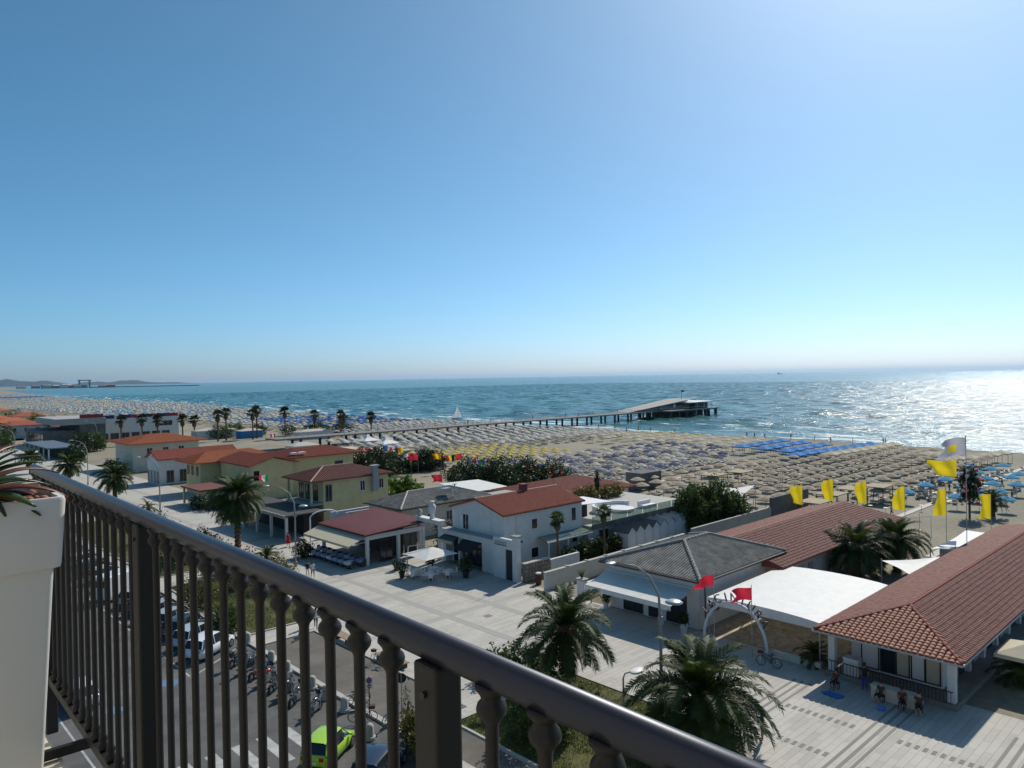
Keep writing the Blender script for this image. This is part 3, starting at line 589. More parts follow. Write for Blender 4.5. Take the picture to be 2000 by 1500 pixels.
w3 = MB(); w3.box(49.1,72.0,47.95,48.25,0.002,1.66); w3.build('wall_body', mat('whitewash_brick',(0.55,0.54,0.50),0.9,var=0.08,scale=0.8,bump=0.5,bscale=12,stretch=(1,1,6)), t); w3 = MB(); w3.box(49.05,72.05,47.9,48.3,1.662,1.72)
for i in range(7): w3.box(52+i*2.9,52.25+i*2.9,47.9,48.3,1.722,1.80)
w3.build('coping', KERB, t)
w3 = MB(); w3.box(72.1,90.5,47.0,47.3,0.002,2.4); tag(w3.build('garden_wall', GREYP), 'tall grey rendered wall between the cabins and the dense bush', 'wall')
w3 = MB(); w3.box(90.6,101,46.9,47.3,0.002,3.6); tag(w3.build('screen_wall', CONC), 'dark stained concrete screen wall ending at the beach', 'wall')

# ---- 5 restaurant with red metal roof
t = base(42, 50, 68, 78, 'open restaurant pavilion with dark red metal roof and cream awning', 'pavilion', 'pavilion')
mr = MB(); zE, zB = 3.4, 3.95; P = [Vector((42.2,67.9,zE)), Vector((50.7,67.9,zB-0.1)), Vector((50.7,79.3,zB)), Vector((42.2,78.2,zE))]; mr.slab(P, 0.16); tile_ribs(mr, [P[3],P[0],P[1],P[2]], 0.52, 0.025); mr.build('roof', METALRED, t)
for (x, y) in ((42.6,68.3),(42.6,77.6),(46.6,68.3),(50.0,68.3)): wallbox(t, x-0.16, x+0.16, y-0.16, y+0.16, 0.002, 3.28, WHITE, 'post')
wallbox(t, 42.8, 50.2, 68.2, 68.5, 2.75, 3.25, WHITE, 'side_beam'); wallbox(t, 42.5, 42.8, 68.5, 77.5, 2.75, 3.22, WHITE, 'front_beam')
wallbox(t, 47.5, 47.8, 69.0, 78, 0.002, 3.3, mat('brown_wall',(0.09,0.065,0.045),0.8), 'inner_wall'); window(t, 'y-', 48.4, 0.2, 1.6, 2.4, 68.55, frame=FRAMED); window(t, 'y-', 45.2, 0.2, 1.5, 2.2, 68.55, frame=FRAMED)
aw = thing('awning', 'cream sloping awning along the front of the red metal roof', 'awning', (41.4, 73.2, 2.5))
a_ = MB(); a_.slab([(42.45,68.3,3.15),(42.45,78.2,3.15),(40.4,78.2,2.45),(40.4,68.3,2.45)], 0.03); a_.build('canvas', AWNC, aw); a_ = MB(); a_.box(40.36,40.40,68.3,78.2,2.2,2.45); a_.build('valance', AWNC, aw)
a_ = MB(); a_.tube([(42.5,68.4,2.6),(40.45,68.4,2.4)],0.03,5); a_.tube([(42.5,78.1,2.6),(40.45,78.1,2.4)],0.03,5); a_.tube([(40.45,73,2.42),(42.5,73,2.6)],0.03,5); a_.build('frame', FRAMEW, aw)

# ---- 6 low grey roofed building behind the restaurant
t = base(52, 65, 75, 84, 'low white building with grey corrugated hip roof behind the restaurant')
rf, fl = hip(t, 51.6, 66.5, 75.0, 83.4, 4.0, 5.3, 55.6, 62.5, GREYTILE, 'x', 'roof', ribs=0.30)
for p, q in (((51.6,75,4.05),(55.6,79.2,5.35)),((66.5,75,4.05),(62.5,79.2,5.35)),((55.6,79.2,5.35),(62.5,79.2,5.35))): ridge_caps(rf, p, q, 0.13, mat('pale_hip',(0.42,0.40,0.36),0.8), 'hip_ridge', 0.5)
g = MB(); g.box(51.5,51.6,74.9,83.5,3.85,3.97); g.box(51.6,66.5,74.9,75.0,3.85,3.97); g.build('gutter', GUTTER, rf)
wallbox(t, 52.1, 66.0, 75.5, 82.9, 0.002, 3.87, CREAM, 'wall')
for x in (56.5,59.5,62.0): window(t, 'y-', x, 1.6, 0.9, 1.2, 75.5)
hv = MB(); hv.box(59.2,60.4,76.0,77.0,5.0,5.6); hv.cyl((60.9,76.0,4.6),(60.9,76.0,6.0),0.09,n=8); hv.box(60.6,61.2,75.85,76.15,6.0,6.08); hv.build('roof_unit', STEEL, rf)
t = base(66.5, 78, 72, 80, 'flat white roofed terrace bar behind the grey hip roof'); wallbox(t, 66.7, 79, 71, 79, 0.002, 3.3, WHITE, 'wall'); c4 = MB(); c4.box(66.3,79.4,70.6,79.4,3.302,3.5); c4.build('roof', mat('flat_roof',(0.36,0.35,0.33),0.9,var=0.1), t)
t = base(70, 78, 83, 92, 'small pavilion with curved white sheet roof near the pink wall'); wallbox(t, 70.5, 77, 84, 90, 0.002, 2.8, GREYP, 'wall'); c4 = MB(); c4.slab([(69.8,83.2,3.2),(77.8,83.2,3.0),(77.8,91,3.5),(69.8,91,3.7)], 0.12); c4.build('roof', WHITE, t)

# ---- 7 yellow house with brown hip roof
t = base(47, 62, 89, 100, 'yellow house with brown hip roof and pale chimney behind the fan of banana plants', 'house', 'house')
rf, fl = hip(t, 47.2, 60.4, 89.3, 97.8, 6.55, 7.9, 51.4, 56.0, BRTILE, 'x', 'roof', ribs=0.32)
for p, q in (((47.2,89.3,6.6),(51.4,93.55,7.95)),((51.4,93.55,7.95),(56.0,93.55,7.95))): ridge_caps(rf, p, q, 0.11, mat('pale_ridge2',(0.42,0.26,0.2),0.8), 'hip_ridge', 0.5)
ch = MB(); ch.box(56.8,57.6,89.1,89.7,4.2,7.7); ch.box(56.6,57.8,88.95,89.85,7.702,7.9); ch.build('chimney', GREYP, t)
wallbox(t, 49.4, 59.8, 89.9, 97.2, 0.002, 6.42, YELLOW, 'wall'); wallbox(t, 47.6, 49.398, 90.0, 97.2, 3.2, 3.45, GREYP, 'balcony_floor')
for y in (90.3, 96.8): wallbox(t, 47.7, 47.95, y-0.12, y+0.12, 3.452, 6.42, YELLOW, 'balcony_pillar')
for y in (92.0, 94.2, 96.0): window(t, 'x-', y, 3.6, 1.2, 2.0, 49.4, frame=FRAMED, sill=False)
for x in (55.5, 58.6): window(t, 'y-', x, 4.5, 0.7, 1.3, 89.9)
window(t, 'y-', 50.2, 3.6, 0.9, 2.2, 89.9, frame=GREYP, sill=False)
t = thing('terrace_hall', 'dark flat roofed terrace hall in front of the yellow house', 'pavilion', (44.5, 94, 0))
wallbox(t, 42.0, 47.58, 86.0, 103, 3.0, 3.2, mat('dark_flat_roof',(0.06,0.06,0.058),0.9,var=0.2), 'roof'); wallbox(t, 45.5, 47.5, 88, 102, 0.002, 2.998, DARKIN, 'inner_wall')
wallbox(t, 41.85, 42.0, 86.0, 103, 2.85, 3.25, GREYP, 'fascia')
for y in (86.3, 90.5, 94.7, 98.9, 102.7): wallbox(t, 42.1, 42.4, y-0.15, y+0.15, 0.002, 2.998, WHITE, 'post')
wallbox(t, 47.6, 58.5, 84.6, 85.0, 0.002, 3.1, mat('bluegrey_wall',(0.45,0.50,0.56),0.8,var=0.05), 'side_wall')
ar = MB(); ar.tube([(44.0,83.5,0.01),(44.0,83.5,3.0)] + [(44.0+1.9*(1-math.cos(a)), 83.5, 3.0+0.75*math.sin(a)) for a in np.linspace(0.2, math.pi, 8)], 0.09, 6); tag(ar.build('entrance_arch', FRAMEW), 'white bent tube arch before the blue grey side wall', 'arch')
pg = thing('pergola_frame', 'white pergola frame standing among the shrubs beside the restaurant', 'pergola', (50.5, 84, 0))
for x, y in ((49.5,82.0),(53.5,82.0),(49.5,84.0),(53.5,84.0)): wallbox(pg, x-.06, x+.06, y-.06, y+.06, 0.002, 2.8, FRAMEW, 'post')
wallbox(pg, 49.3, 53.7, 81.9, 82.1, 2.802, 2.92, FRAMEW, 'beam'); wallbox(pg, 49.3, 53.7, 83.9, 84.1, 2.802, 2.92, FRAMEW, 'beam')

# ---- 8 big yellow house with red-orange roofs
t = base(47, 72, 118, 140, 'large yellow house with joined red gable and hip roofs and small side window', 'house', 'house')
wallbox(t, 52.4, 60.0, 119.6, 132.0, 0.002, 5.95, YELLOW, 'wall'); rf = gable(t, 52.4, 60.5, 119.6, 133.0, 5.9, 7.2, REDTILE, 'y', 0.5, ribs=0.34)
gg = MB(); gg.add([(52.4,119.6,5.95),(60.0,119.6,5.95),(56.2,119.6,7.0)], [(0,1,2),(2,1,0)]); gg.build('gable_wall', YELLOW, t)
wallbox(t, 60.0, 72.5, 120.5, 131.0, 0.002, 6.6, YELLOW, 'wall'); hip(t, 59.4, 74.5, 119.7, 131.8, 6.55, 7.7, 63, 70, REDTILE, 'x', 'roof', ribs=0.34)
wallbox(t, 49.2, 62.0, 133.2, 140.0, 0.002, 5.7, YELLOW, 'wall'); hip(t, 47.6, 64, 132.2, 141.5, 5.75, 7.3, 51.5, 60, ORTILE, 'x', 'roof', ribs=0.36)
window(t, 'y-', 69.5, 4.6, 1.6, 0.6, 120.5, frame=GREYP, mull=3); window(t, 'y-', 53.4, 3.4, 0.8, 1.5, 119.6, frame=WOODD)
for y in (134.6, 137, 139): window(t, 'x-', y, 3.4, 0.9, 1.5, 49.2, frame=WOODD)
sky_ = MB(); sky_.box(60.3,61.4,120.5,121.4,7.05,7.35); sky_.box(61.8,62.9,120.3,121.2,7.1,7.4); sky_.build('skylight', FRAMEW, t)
t = thing('porch', 'low porch with flat brown roof at the foot of the large yellow house', 'porch', (48, 124, 0)); wallbox(t, 43.6, 51.6, 118.5, 127.0, 2.7, 2.95, BRTILE, 'roof'); wallbox(t, 46, 51.4, 119.5, 126.5, 0.002, 2.698, YELLOW, 'wall')
for y in (118.9, 126.6): wallbox(t, 43.9, 44.2, y-.15, y+.15, 0.002, 2.698, YELLOW, 'post')
# ---- 9 white gable house, 10 orange hip roof, 11 modern concrete block
t = base(47, 62, 152, 162, 'small white house with brownish red gable roof and grey veranda posts', 'house', 'house')
wallbox(t, 48.4, 64, 152.6, 159.4, 0.002, 4.95, WHITE, 'wall'); gable(t, 48.4, 64, 152.6, 159.4, 5.0, 6.6, REDTILE, 'x', 0.5, ribs=0.38)
gg = MB(); gg.add([(48.4,152.6,4.95),(48.4,159.4,4.95),(48.4,156,6.45)], [(0,1,2),(2,1,0)]); gg.build('gable_wall', WHITE, t); window(t, 'x-', 156, 5.1, 0.5, 0.6, 48.4, mull=0)
for x in (50.5,53,55.5,58): window(t, 'y-', x, 0.4, 1.3, 2.3, 152.6, frame=POLEG, sill=False)
for y in (153.2,155,157,158.8): window(t, 'x-', y, 0.3, 0.9, 2.3, 48.4, frame=POLEG, sill=False)
t = base(50, 66, 178, 195, 'cream house with bright orange hip roof before the concrete block', 'house', 'house'); wallbox(t, 51.5, 66, 179.5, 193, 0.002, 6.3, CREAM, 'wall'); hip(t, 50, 68, 178, 195, 6.4, 8.0, 57, 61, ORTILE, 'x', 'roof', ribs=0.45)
for x in (55,58.5,62): window(t, 'y-', x, 3.8, 1.2, 1.4, 179.5)
t = base(52, 97, 271, 305, 'modern flat building with dark concrete front wing and white rear hall')
wallbox(t, 52, 61.8, 273, 300, 0.002, 5.2, CONC, 'front_wing'); wallbox(t, 62, 69.5, 271, 299, 0.002, 7.0, CONC, 'concrete_wall'); wallbox(t, 55, 69.6, 270.8, 300, 7.002, 9.0, GREYP, 'roof_band'); wallbox(t, 69.6, 97, 283, 305, 0.002, 7.9, WHITE, 'hall')
for i in range(7): window(t, 'y-', 72+i*3.4, 0.8, 2.6, 2.0, 283, frame=GREYP)
window(t, 'y-', 92.5, 4.6, 4.5, 1.8, 283, mull=2)
for i in range(5): window(t, 'x-', 275+i*4.6, 2.0, 3.6, 2.2, 52, frame=FRAMED)
for (a, b, m_) in ((62,69,'r'),(69,75.5,'b'),(75.5,77,'w'),(77,80.5,'b'),(80.5,83.5,'r'),(83.5,88,'b'),(88,89.5,'r'),(89.5,92.5,'b'),(92.5,97,'r')):
    z = 9.02 if a < 69 else 7.92; yb = 271.2 if a < 69 else 283.3; bb = MB(); bb.box(a, b-0.05, yb, yb+0.3, z, z+1.2); bb.build('roof_banner', {'r': mat('banner_red',(0.34,0.04,0.04),0.7), 'b': mat('banner_blue',(0.02,0.035,0.13),0.7), 'w': WHITE}[m_], t)
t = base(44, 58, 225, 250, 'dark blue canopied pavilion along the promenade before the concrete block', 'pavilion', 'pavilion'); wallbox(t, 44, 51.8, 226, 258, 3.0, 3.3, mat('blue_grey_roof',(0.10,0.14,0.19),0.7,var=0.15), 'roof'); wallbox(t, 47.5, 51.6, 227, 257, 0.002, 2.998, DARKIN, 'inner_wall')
for i in range(6): wallbox(t, 44.3, 44.6, 227+i*6, 227.3+i*6, 0.002, 2.998, WHITE, 'post')
# further houses along the front
far = [((0,835),62,300,14,16,5.2,6.8,'o'),((0,0),50,330,15,14,5,6.6,'r'),((0,0),52,360,14,18,5,6.8,'o'),((0,0),68,318,12,16,6,7.6,'r'),((0,0),50,395,16,18,5,6.8,'o'),((0,0),66,410,14,16,5.5,7.2,'r'),((0,0),52,440,15,20,5,6.8,'r'),((0,0),50,490,16,22,5,6.8,'o'),((0,0),70,520,14,18,5.5,7,'o'),((0,0),54,560,16,26,5,7,'r'),((0,0),60,640,18,30,5,7,'o'),((0,0),54,730,20,34,5.5,7.2,'r')]
seen = {'o': 'orange', 'r': 'red'}; order = ['concrete block','first villa','second villa','third villa','fourth villa','fifth villa','sixth villa','seventh villa','eighth villa','ninth villa','tenth villa','eleventh villa']
for i, (_, x, y, dx, dy, ze, zr, cc) in enumerate(far):
    t = base(x, x+dx, y, y+dy, 'distant seafront villa with %s hip roof, next in line past the %s' % (seen[cc], order[i]), 'house', 'house', 'distant seafront villas')
    wallbox(t, x+.6, x+dx-.6, y+.6, y+dy-.6, 0.002, ze-0.1, (CREAM, WHITE, YELLOW)[i % 3], 'wall'); hip(t, x, x+dx, y, y+dy, ze, zr, x+dx*.35, x+dx*.65, ORTILE if cc == 'o' else REDTILE, 'x', 'roof')
    for k in range(3): window(t, 'x-', y+dy*(k+1)/4, 2.6, 1.1, 1.4, x+.6, mull=0); window(t, 'y-', x+dx*(k+1)/4, 2.6, 1.1, 1.4, y+.6, mull=0)

# ---- building behind the white house, cabins, roof terrace
t = base(72, 92, 69, 82, 'low bath house with red tiled hip roof beside the beach, behind the white house'); hip(t, 72.5, 90.2, 68.4, 82.0, 3.3, 4.9, 79, 84, mat('red_course_roof',(0.30,0.10,0.07),0.8,var=0.2,scale=3,bump=0.4,bscale=8), 'x', 'roof', ribs=0.4); wallbox(t, 73.5, 89.2, 69.4, 81, 0.002, 3.17, CREAM, 'wall')
t = base(62.8, 84, 54, 60, 'flat roofed wing with planted roof terrace behind the white house'); wallbox(t, 63.0, 84.5, 54.6, 67.5, 0.002, 2.9, WHITE, 'wall'); c5 = MB(); c5.box(62.8,84.8,54.2,67.8,2.902,3.1); c5.build('terrace_floor', mat('terrace_floor',(0.42,0.40,0.36),0.8,var=0.06), t); c5 = MB(); c5.box(63.0,84.8,54.05,54.18,2.7,3.25); c5.build('edge_beam', CONC, t)
for i in range(6): gl = MB(); gl.box(66.6+i*3.0,69.4+i*3.0,54.22,54.25,3.12,4.05); gl.build('glass_panel', GLASSG, t)
gl = MB(); gl.box(63.1,66.4,54.22,54.26,3.12,4.1); gl.build('glass_panel', GLASSG, t); cnp = MB(); cnp.slab([(63,56,5.3),(68.2,55.4,5.1),(68.2,60,5.2),(63,60,5.4)],0.06); cnp.build('white_canopy', FRAMEW, t)
for x,y in ((68,55.6),(68,59.8)): cp = MB(); cp.cyl((x,y,3.1),(x,y,5.1),0.06,n=6); cp.build('canopy_post', FRAMEW, t)
wallbox(t, 66.5, 67.2, 58.5, 60, 3.102, 4.9, DARKIN, 'stair_door')
for k in range(3): window(t, 'y-', 65.5+k*3.5, 0.5, 1.6, 1.8, 54.6, frame=GREYP)
sf = thing('curved_sofa', 'white curved lounge sofa on the roof terrace', 'sofa', (72, 58.5, 3.1)); s1 = MB()
for (r0, r1, z0, z1, nm) in ((2.0,3.0,3.104,3.5,'seat'),(2.95,3.3,3.104,3.95,'backrest')):
    s1 = MB()
    for i in range(10):
        a0, a1 = math.pi*(0.05+0.09*i), math.pi*(0.05+0.09*(i+1)); pp = [(72+r*math.cos(a), 58+r*math.sin(a)*0.8) for r, a in ((r0,a0),(r1,a0),(r1,a1),(r0,a1))]; s1.slab([(x,y,z1) for x,y in pp], z1-z0)
    s1.build(nm, FRAMEW, sf)
rt = MB(); rt.lathe([(1.5,0),(1.6,0.05),(1.6,0.38),(1.5,0.42)], (72.6,57.6,3.104), 20); tag(rt.build('round_pouf', FRAMEW), 'round white day bed inside the curved terrace sofa', 'day bed')
rt = MB(); rt.box(75.6,78.0,56.2,57.4,3.104,3.5); rt.box(75.6,78.0,57.1,57.4,3.502,3.95); tag(rt.build('sofa', FRAMEW), 'straight white sofa on the terrace beside the round day bed', 'sofa')
cabm = mat('cabin_board', (0.66,0.68,0.70), 0.7, var=0.05, scale=2, stretch=(8,8,0.3))
for i in range(8):
    x = 66.2+i*1.55; t = thing('beach_cabin', 'narrow white boarded beach cabin with pointed gable, one of the row by the terrace', 'cabin', (x+.75, 52.7, 0), 0, 'row of white beach cabins')
    c6 = MB(); c6.add([(x,51.6,0.002),(x+1.48,51.6,0.002),(x+1.48,51.6,2.1),(x+.74,51.6,2.75),(x,51.6,2.1),(x,53.8,0.002),(x+1.48,53.8,0.002),(x+1.48,53.8,2.1),(x+.74,53.8,2.75),(x,53.8,2.1)], [(0,1,2,3,4),(9,8,7,6,5),(0,5,6,1),(1,6,7,2),(4,9,5,0)]); c6.build('walls', cabm, t)
    c6 = MB(); c6.slab([(x-.04,51.5,2.14),(x+.74,51.5,2.86),(x+.74,53.9,2.86),(x-.04,53.9,2.14)],0.06); c6.slab([(x+.74,51.5,2.862),(x+1.52,51.5,2.14),(x+1.52,53.9,2.14),(x+.74,53.9,2.862)],0.06); c6.build('roof', CONC if i < 4 else GREYP, t); c6 = MB(); c6.box(x+.3,x+1.15,51.56,51.598,0.05,1.9); c6.build('door', FRAMEW, t)
# container on the beach edge, pink wall, port-side walls
t = base(104, 110, 78, 85, 'dark timber clad container box at the beach edge', 'container', 'container'); wallbox(t, 103.5, 109.2, 77.5, 81.0, 0.002, 2.9, CONC, 'body')
for i in range(14): wallbox(t, 103.44, 103.498, 77.6+i*.245, 77.72+i*.245, 0.1, 2.85, POLEG, 'slat')
w3 = MB(); w3.box(86,112,108.8,109.1,0.002,1.6); tag(w3.build('beach_wall', mat('pink_wall',(0.45,0.36,0.38),0.9,var=0.1)), 'long pinkish wall between the bath house garden and the navy umbrellas', 'wall')
# ================================================================ ARCH, FLAGS, LAMPS, STREET FURNITURE
def text_mesh(txt, size, depth, m):
    cu = bpy.data.curves.new('txt', 'FONT'); cu.body = txt; cu.size = size; cu.extrude = depth; cu.align_x = 'CENTER'
    o = bpy.data.objects.new('txt', cu); col.objects.link(o); dg = bpy.context.evaluated_depsgraph_get(); me = bpy.data.meshes.new_from_object(o.evaluated_get(dg)); bpy.data.objects.remove(o); me.materials.clear(); me.materials.append(m); return me
t = thing('entrance_arch', 'white tube arch carrying the upright letters before the marquee', 'arch', (48, 27.9, 0))
yc, hw, z0, hh = 27.9, 2.5, 0.45, 2.9
pts = [(48, yc+hw*math.cos(a), z0+hh*math.sin(a)) for a in np.linspace(0, math.pi, 26)]
a_ = MB(); a_.tube([(48,yc+hw,0.35)]+pts+[(48,yc-hw,0.35)], 0.115, 10); a_.build('tube', mat('white_tube',(0.70,0.71,0.73),0.45), t, smooth=True)
for s in (1,-1): b_ = MB(); b_.box(47.72,48.28,yc+s*hw-.28,yc+s*hw+.28,0.002,0.4); b_.build('pedestal', GREYP, t)
LET = mat('letter_blue', (0.05,0.055,0.10), 0.5)
for i, ch in enumerate('LACINTURA'):
    a = math.pi*(0.5 + (i-4)*0.074); me = text_mesh(ch, 0.86, 0.04, LET); o = link('letter', me, t, True)
    tang = Vector((0, -math.sin(a)*hw, math.cos(a)*hh)); tang = -tang if tang.y > 0 else tang; tang.normalize(); nrm = Vector((0, -tang.z, tang.y)); nrm = -nrm if nrm.z < 0 else nrm; out = tang.cross(nrm)
    p = Vector((48, yc+hw*math.cos(a), z0+hh*math.sin(a))) + nrm*0.13 - Vector(t.location)
    # reading direction seen from the road runs towards -y
    e = tang; o.matrix_basis = Matrix(((e.x,nrm.x,e.cross(nrm).x,p.x),(e.y,nrm.y,e.cross(nrm).y,p.y),(e.z,nrm.z,e.cross(nrm).z,p.z),(0,0,0,1)))
def flag_mesh(L_, H_, m, droop=0.25, wave=0.12, n=12, seed=0, mats=None):
    rr = random.Random(seed); ph = rr.uniform(0, 6); mb = MB(); k = 5
    for i in range(n+1):
        u = i/n
        for j in range(k+1):
            v = j/k; mb.v.append((u*L_*(1-0.12*droop)*(1-0.16*math.sin(v*5.1+ph)*u), wave*(math.sin(u*7+ph+v*2.5)*u**0.6+0.5*math.sin(v*9+ph)*u), -v*H_*(1-0.14*u) - droop*u*u*L_*0.55 + 0.07*L_*math.sin(u*4+ph+v)*u))
    for i in range(n):
        for j in range(k):
            mb.f.append((i*(k+1)+j, (i+1)*(k+1)+j, (i+1)*(k+1)+j+1, i*(k+1)+j+1)); mb.m.append(0 if mats is None else mats(i/n, j/k))
    return mb
def flagpole(loc, h, mflag, L_, H_, rz, label, name='flagpole', group=None, mats=None, droop=0.25, wave=0.12, r=0.035, seed=0, ztop=None):
    t = thing(name, label, 'flag', loc, 0, group); p = MB(); p.cyl((0,0,0),(0,0,h),r,r*0.7,8); p.sphere((0,0,h+0.03),r*1.3,8,4); p.build('pole', STEEL, t, local=True)
    o = flag_mesh(L_, H_, None, droop, wave, seed=seed, mats=mats).build('cloth', mflag, t, smooth=True, local=True); o.location = (0,0,ztop or h-0.12); o.rotation_euler = (0,0,rz); return t
REDF = cloth('red_flag_cloth', (0.62,0.03,0.06), 0.45); YELF = cloth('yellow_flag_cloth', (0.75,0.58,0.02), 0.5); WHF = cloth('white_flag_cloth', (0.7,0.7,0.7), 0.4); GRF = cloth('green_flag_cloth', (0.02,0.28,0.07), 0.4); BLF = cloth('blue_flag_cloth', (0.05,0.16,0.45), 0.4); ORF = cloth('orange_flag_cloth', (0.65,0.2,0.02), 0.4); BKF = cloth('black_flag_cloth', (0.02,0.02,0.02), 0.2); GYF = cloth('grey_flag_cloth', (0.42,0.43,0.50), 0.5)
left = math.atan2(0.686, -0.728)               # wind carries the flags to the left of the view
p = gz(1403,1252); flagpole((47.6, 29.3, 0.002), 5.35, REDF, 1.35, 0.85, left, 'steel pole with a red flag over the left leg of the letter arch', droop=0.4, seed=1)
p = gz(1478,1262); flagpole((47.6, 26.3, 0.002), 5.0, REDF, 1.35, 0.9, left, 'steel pole with a red flag over the right leg of the letter arch', droop=0.25, seed=2)
PB = [(1568,1020,948),(1628,1020,935),(1693,1020,940),(1768,1040,950),(1849,1075,955),(1936,1055,965)]
for i, (u, v, vt) in enumerate(PB):
    q = gz(u, v); d = math.hypot(q.x, q.y); r = ray(u, vt); ht = EYE + r.z*d/math.hypot(r.x, r.y)
    flagpole((q.x, q.y, 0.0), ht+0.25, YELF, 1.45, 3.0 if i != 0 else 2.6, left+0.2*rng.uniform(-1,1), 'tall yellow vertical banner on a steel pole along the beach edge', 'banner_pole', 'yellow banners along the beach edge', droop=0.3, wave=0.16, seed=10+i, ztop=ht)
q = gz(1889,1090)
t = flagpole((q.x,q.y,0), 12.9, [GYF, YELF], 2.9, 1.9, left, 'tallest pole flying a grey flag with yellow patch above a yellow flag', 'flagpole', mats=lambda u, v: 1 if 0.3 < u < 0.6 and 0.2 < v < 0.8 else 0, droop=0.35, wave=0.25, r=0.05, seed=31)
o = flag_mesh(2.6, 1.75, None, 0.1, 0.3, seed=5).build('cloth', YELF, t, smooth=True, local=True); o.location = (-0.75, 0.7, 10.4); o.rotation_euler = (0,0,left)
tri = lambda u, v: 0 if u < 0.33 else (1 if u < 0.66 else 2)
for i, (u, v, vt, lab) in enumerate(((525,985,925,'Italian tricolour on a pole before the large yellow house'),(670,1015,943,'Italian tricolour on a pole before the brown roofed yellow house'),(334,940,887,'Italian tricolour on a pole beside the small white house'),(688,1000,948,'faint bare flag pole among the banana plants'))):
    if i == 3: continue
    q = gz(u, v); d = math.hypot(q.x, q.y); r = ray(u, vt); ht = EYE + r.z*d/math.hypot(r.x, r.y); flagpole((q.x,q.y,0), ht, [GRF,WHF,REDF], 1.5, 1.15, left, lab, mats=tri, seed=40+i, wave=0.2)
def stripes(a, b, c): return [a, b, c]
bunt = [(655,872,[BKF,YELF,REDF]),(715,872,[REDF,WHF,REDF]),(728,874,[REDF,WHF,REDF]),(752,868,[BLF,BLF,WHF]),(771,870,[BLF,WHF,REDF]),(782,872,[YELF,ORF,BKF]),(797,885,[REDF,WHF,WHF]),(811,885,[REDF,REDF,REDF]),(856,884,[ORF,YELF,ORF]),(882,887,[BKF,YELF,REDF]),(897,885,[REDF,REDF,ORF]),(925,892,[REDF,WHF,BLF]),(942,895,[BLF,GRF,BLF]),(1030,905,[REDF,REDF,WHF]),(1042,903,[REDF,WHF,REDF]),(1075,912,[REDF,ORF,REDF]),(1092,915,[REDF,WHF,ORF]),(858,925,[REDF,REDF,REDF]),(532,846,[REDF,WHF,REDF])]
for i, (u, v, ms) in enumerate(bunt):
    q = gz(u+6, v+42 if v > 860 else v+20); d = math.hypot(q.x, q.y); r = ray(u+6, v); ht = EYE + r.z*d/math.hypot(r.x, r.y)
    flagpole((q.x,q.y,-0.02), max(3, ht), ms, 1.7, 1.3, left, 'small striped nation flag on a thin pole along the bathing fence', 'flagpole', 'nation flags along the bathing fence', mats=tri, seed=60+i, wave=0.2, r=0.03)

HEAD = mat('lamp_head', (0.42,0.43,0.44), 0.4, metal=0.4)
def lamp_post(loc, h, label, arm=2.2, lower=True):
    t = thing('street_lamp', label, 'street lamp', loc, 0, 'tall curved street lamps'); p = MB()
    pts = [(0,0,0),(0,0,h*0.62),(-0.05,0.05,h*0.78),(-arm*0.22,arm*0.16,h*0.9),(-arm*0.55,arm*0.35,h*0.97),(-arm,arm*0.62,h)]; p.tube(pts, [0.11,0.085,0.075,0.06,0.05,0.04], 8); p.lathe([(0.16,0),(0.16,0.4),(0.11,0.5)], (0,0,0), 10); p.build('pole', POLEG, t, smooth=True, local=True)
    hd = MB(); hd.sphere((-arm-0.3, arm*0.62+0.18, h-0.02), 0.42, 10, 6, (1.0,0.6,0.22)); hd.build('lamp_head', HEAD, t, smooth=True, local=True)
    if lower:
        b2 = MB(); b2.tube([(0,0,h*0.66),(0.5,-0.25,h*0.69)],0.03,6); b2.box(-0.12,0.16,-0.1,0.1,h*0.6,h*0.65); b2.build('bracket', POLEG, t, local=True); hd = MB(); hd.lathe([(0.02,0.14),(0.35,0.1),(0.52,0.0),(0.5,-0.04),(0.02,-0.06)], (0.78,-0.4,h*0.73), 16); o = hd.build('disc_lamp', HEAD, t, smooth=True, local=True)
    return t
q = gz(1293,1412); lamp_post((q.x,q.y,0.002), 9.4, 'tall grey street lamp standing between the two nearest date palms')
q = gz(578,1105); lamp_post((q.x,q.y,0.002), 8.8, 'tall grey street lamp beside the restaurant with the red metal roof')
for u, v, lab in ((313,1008,'tall grey street lamp in front of the low brown porch'),(172,947,'tall grey street lamp between the two farther date palms'),(190,880,'slender street lamp by the concrete block'),(30,905,'slender street lamp standing far along the promenade')): q = gz(u, v); lamp_post((q.x,q.y,0.002), 9.0, lab, lower=False)
q = gz(1250,1425); hd = thing('low_lamp', 'low promenade lamp with oval white head beside the fan of the nearest palm', 'lamp', (q.x-0.8,q.y+0.5,0.002)); p_ = MB(); p_.cyl((0,0,0),(0,0,3.0),0.06,0.05,8); p_.tube([(0,0,3.0),(0.1,-0.05,3.25),(0.4,-0.2,3.3)],0.04,6); p_.build('pole', POLEG, hd, local=True); p_ = MB(); p_.sphere((0.8,-0.4,3.3),0.6,12,6,(1,0.55,0.18)); p_.build('lamp_head', FRAMEW, hd, smooth=True, local=True)

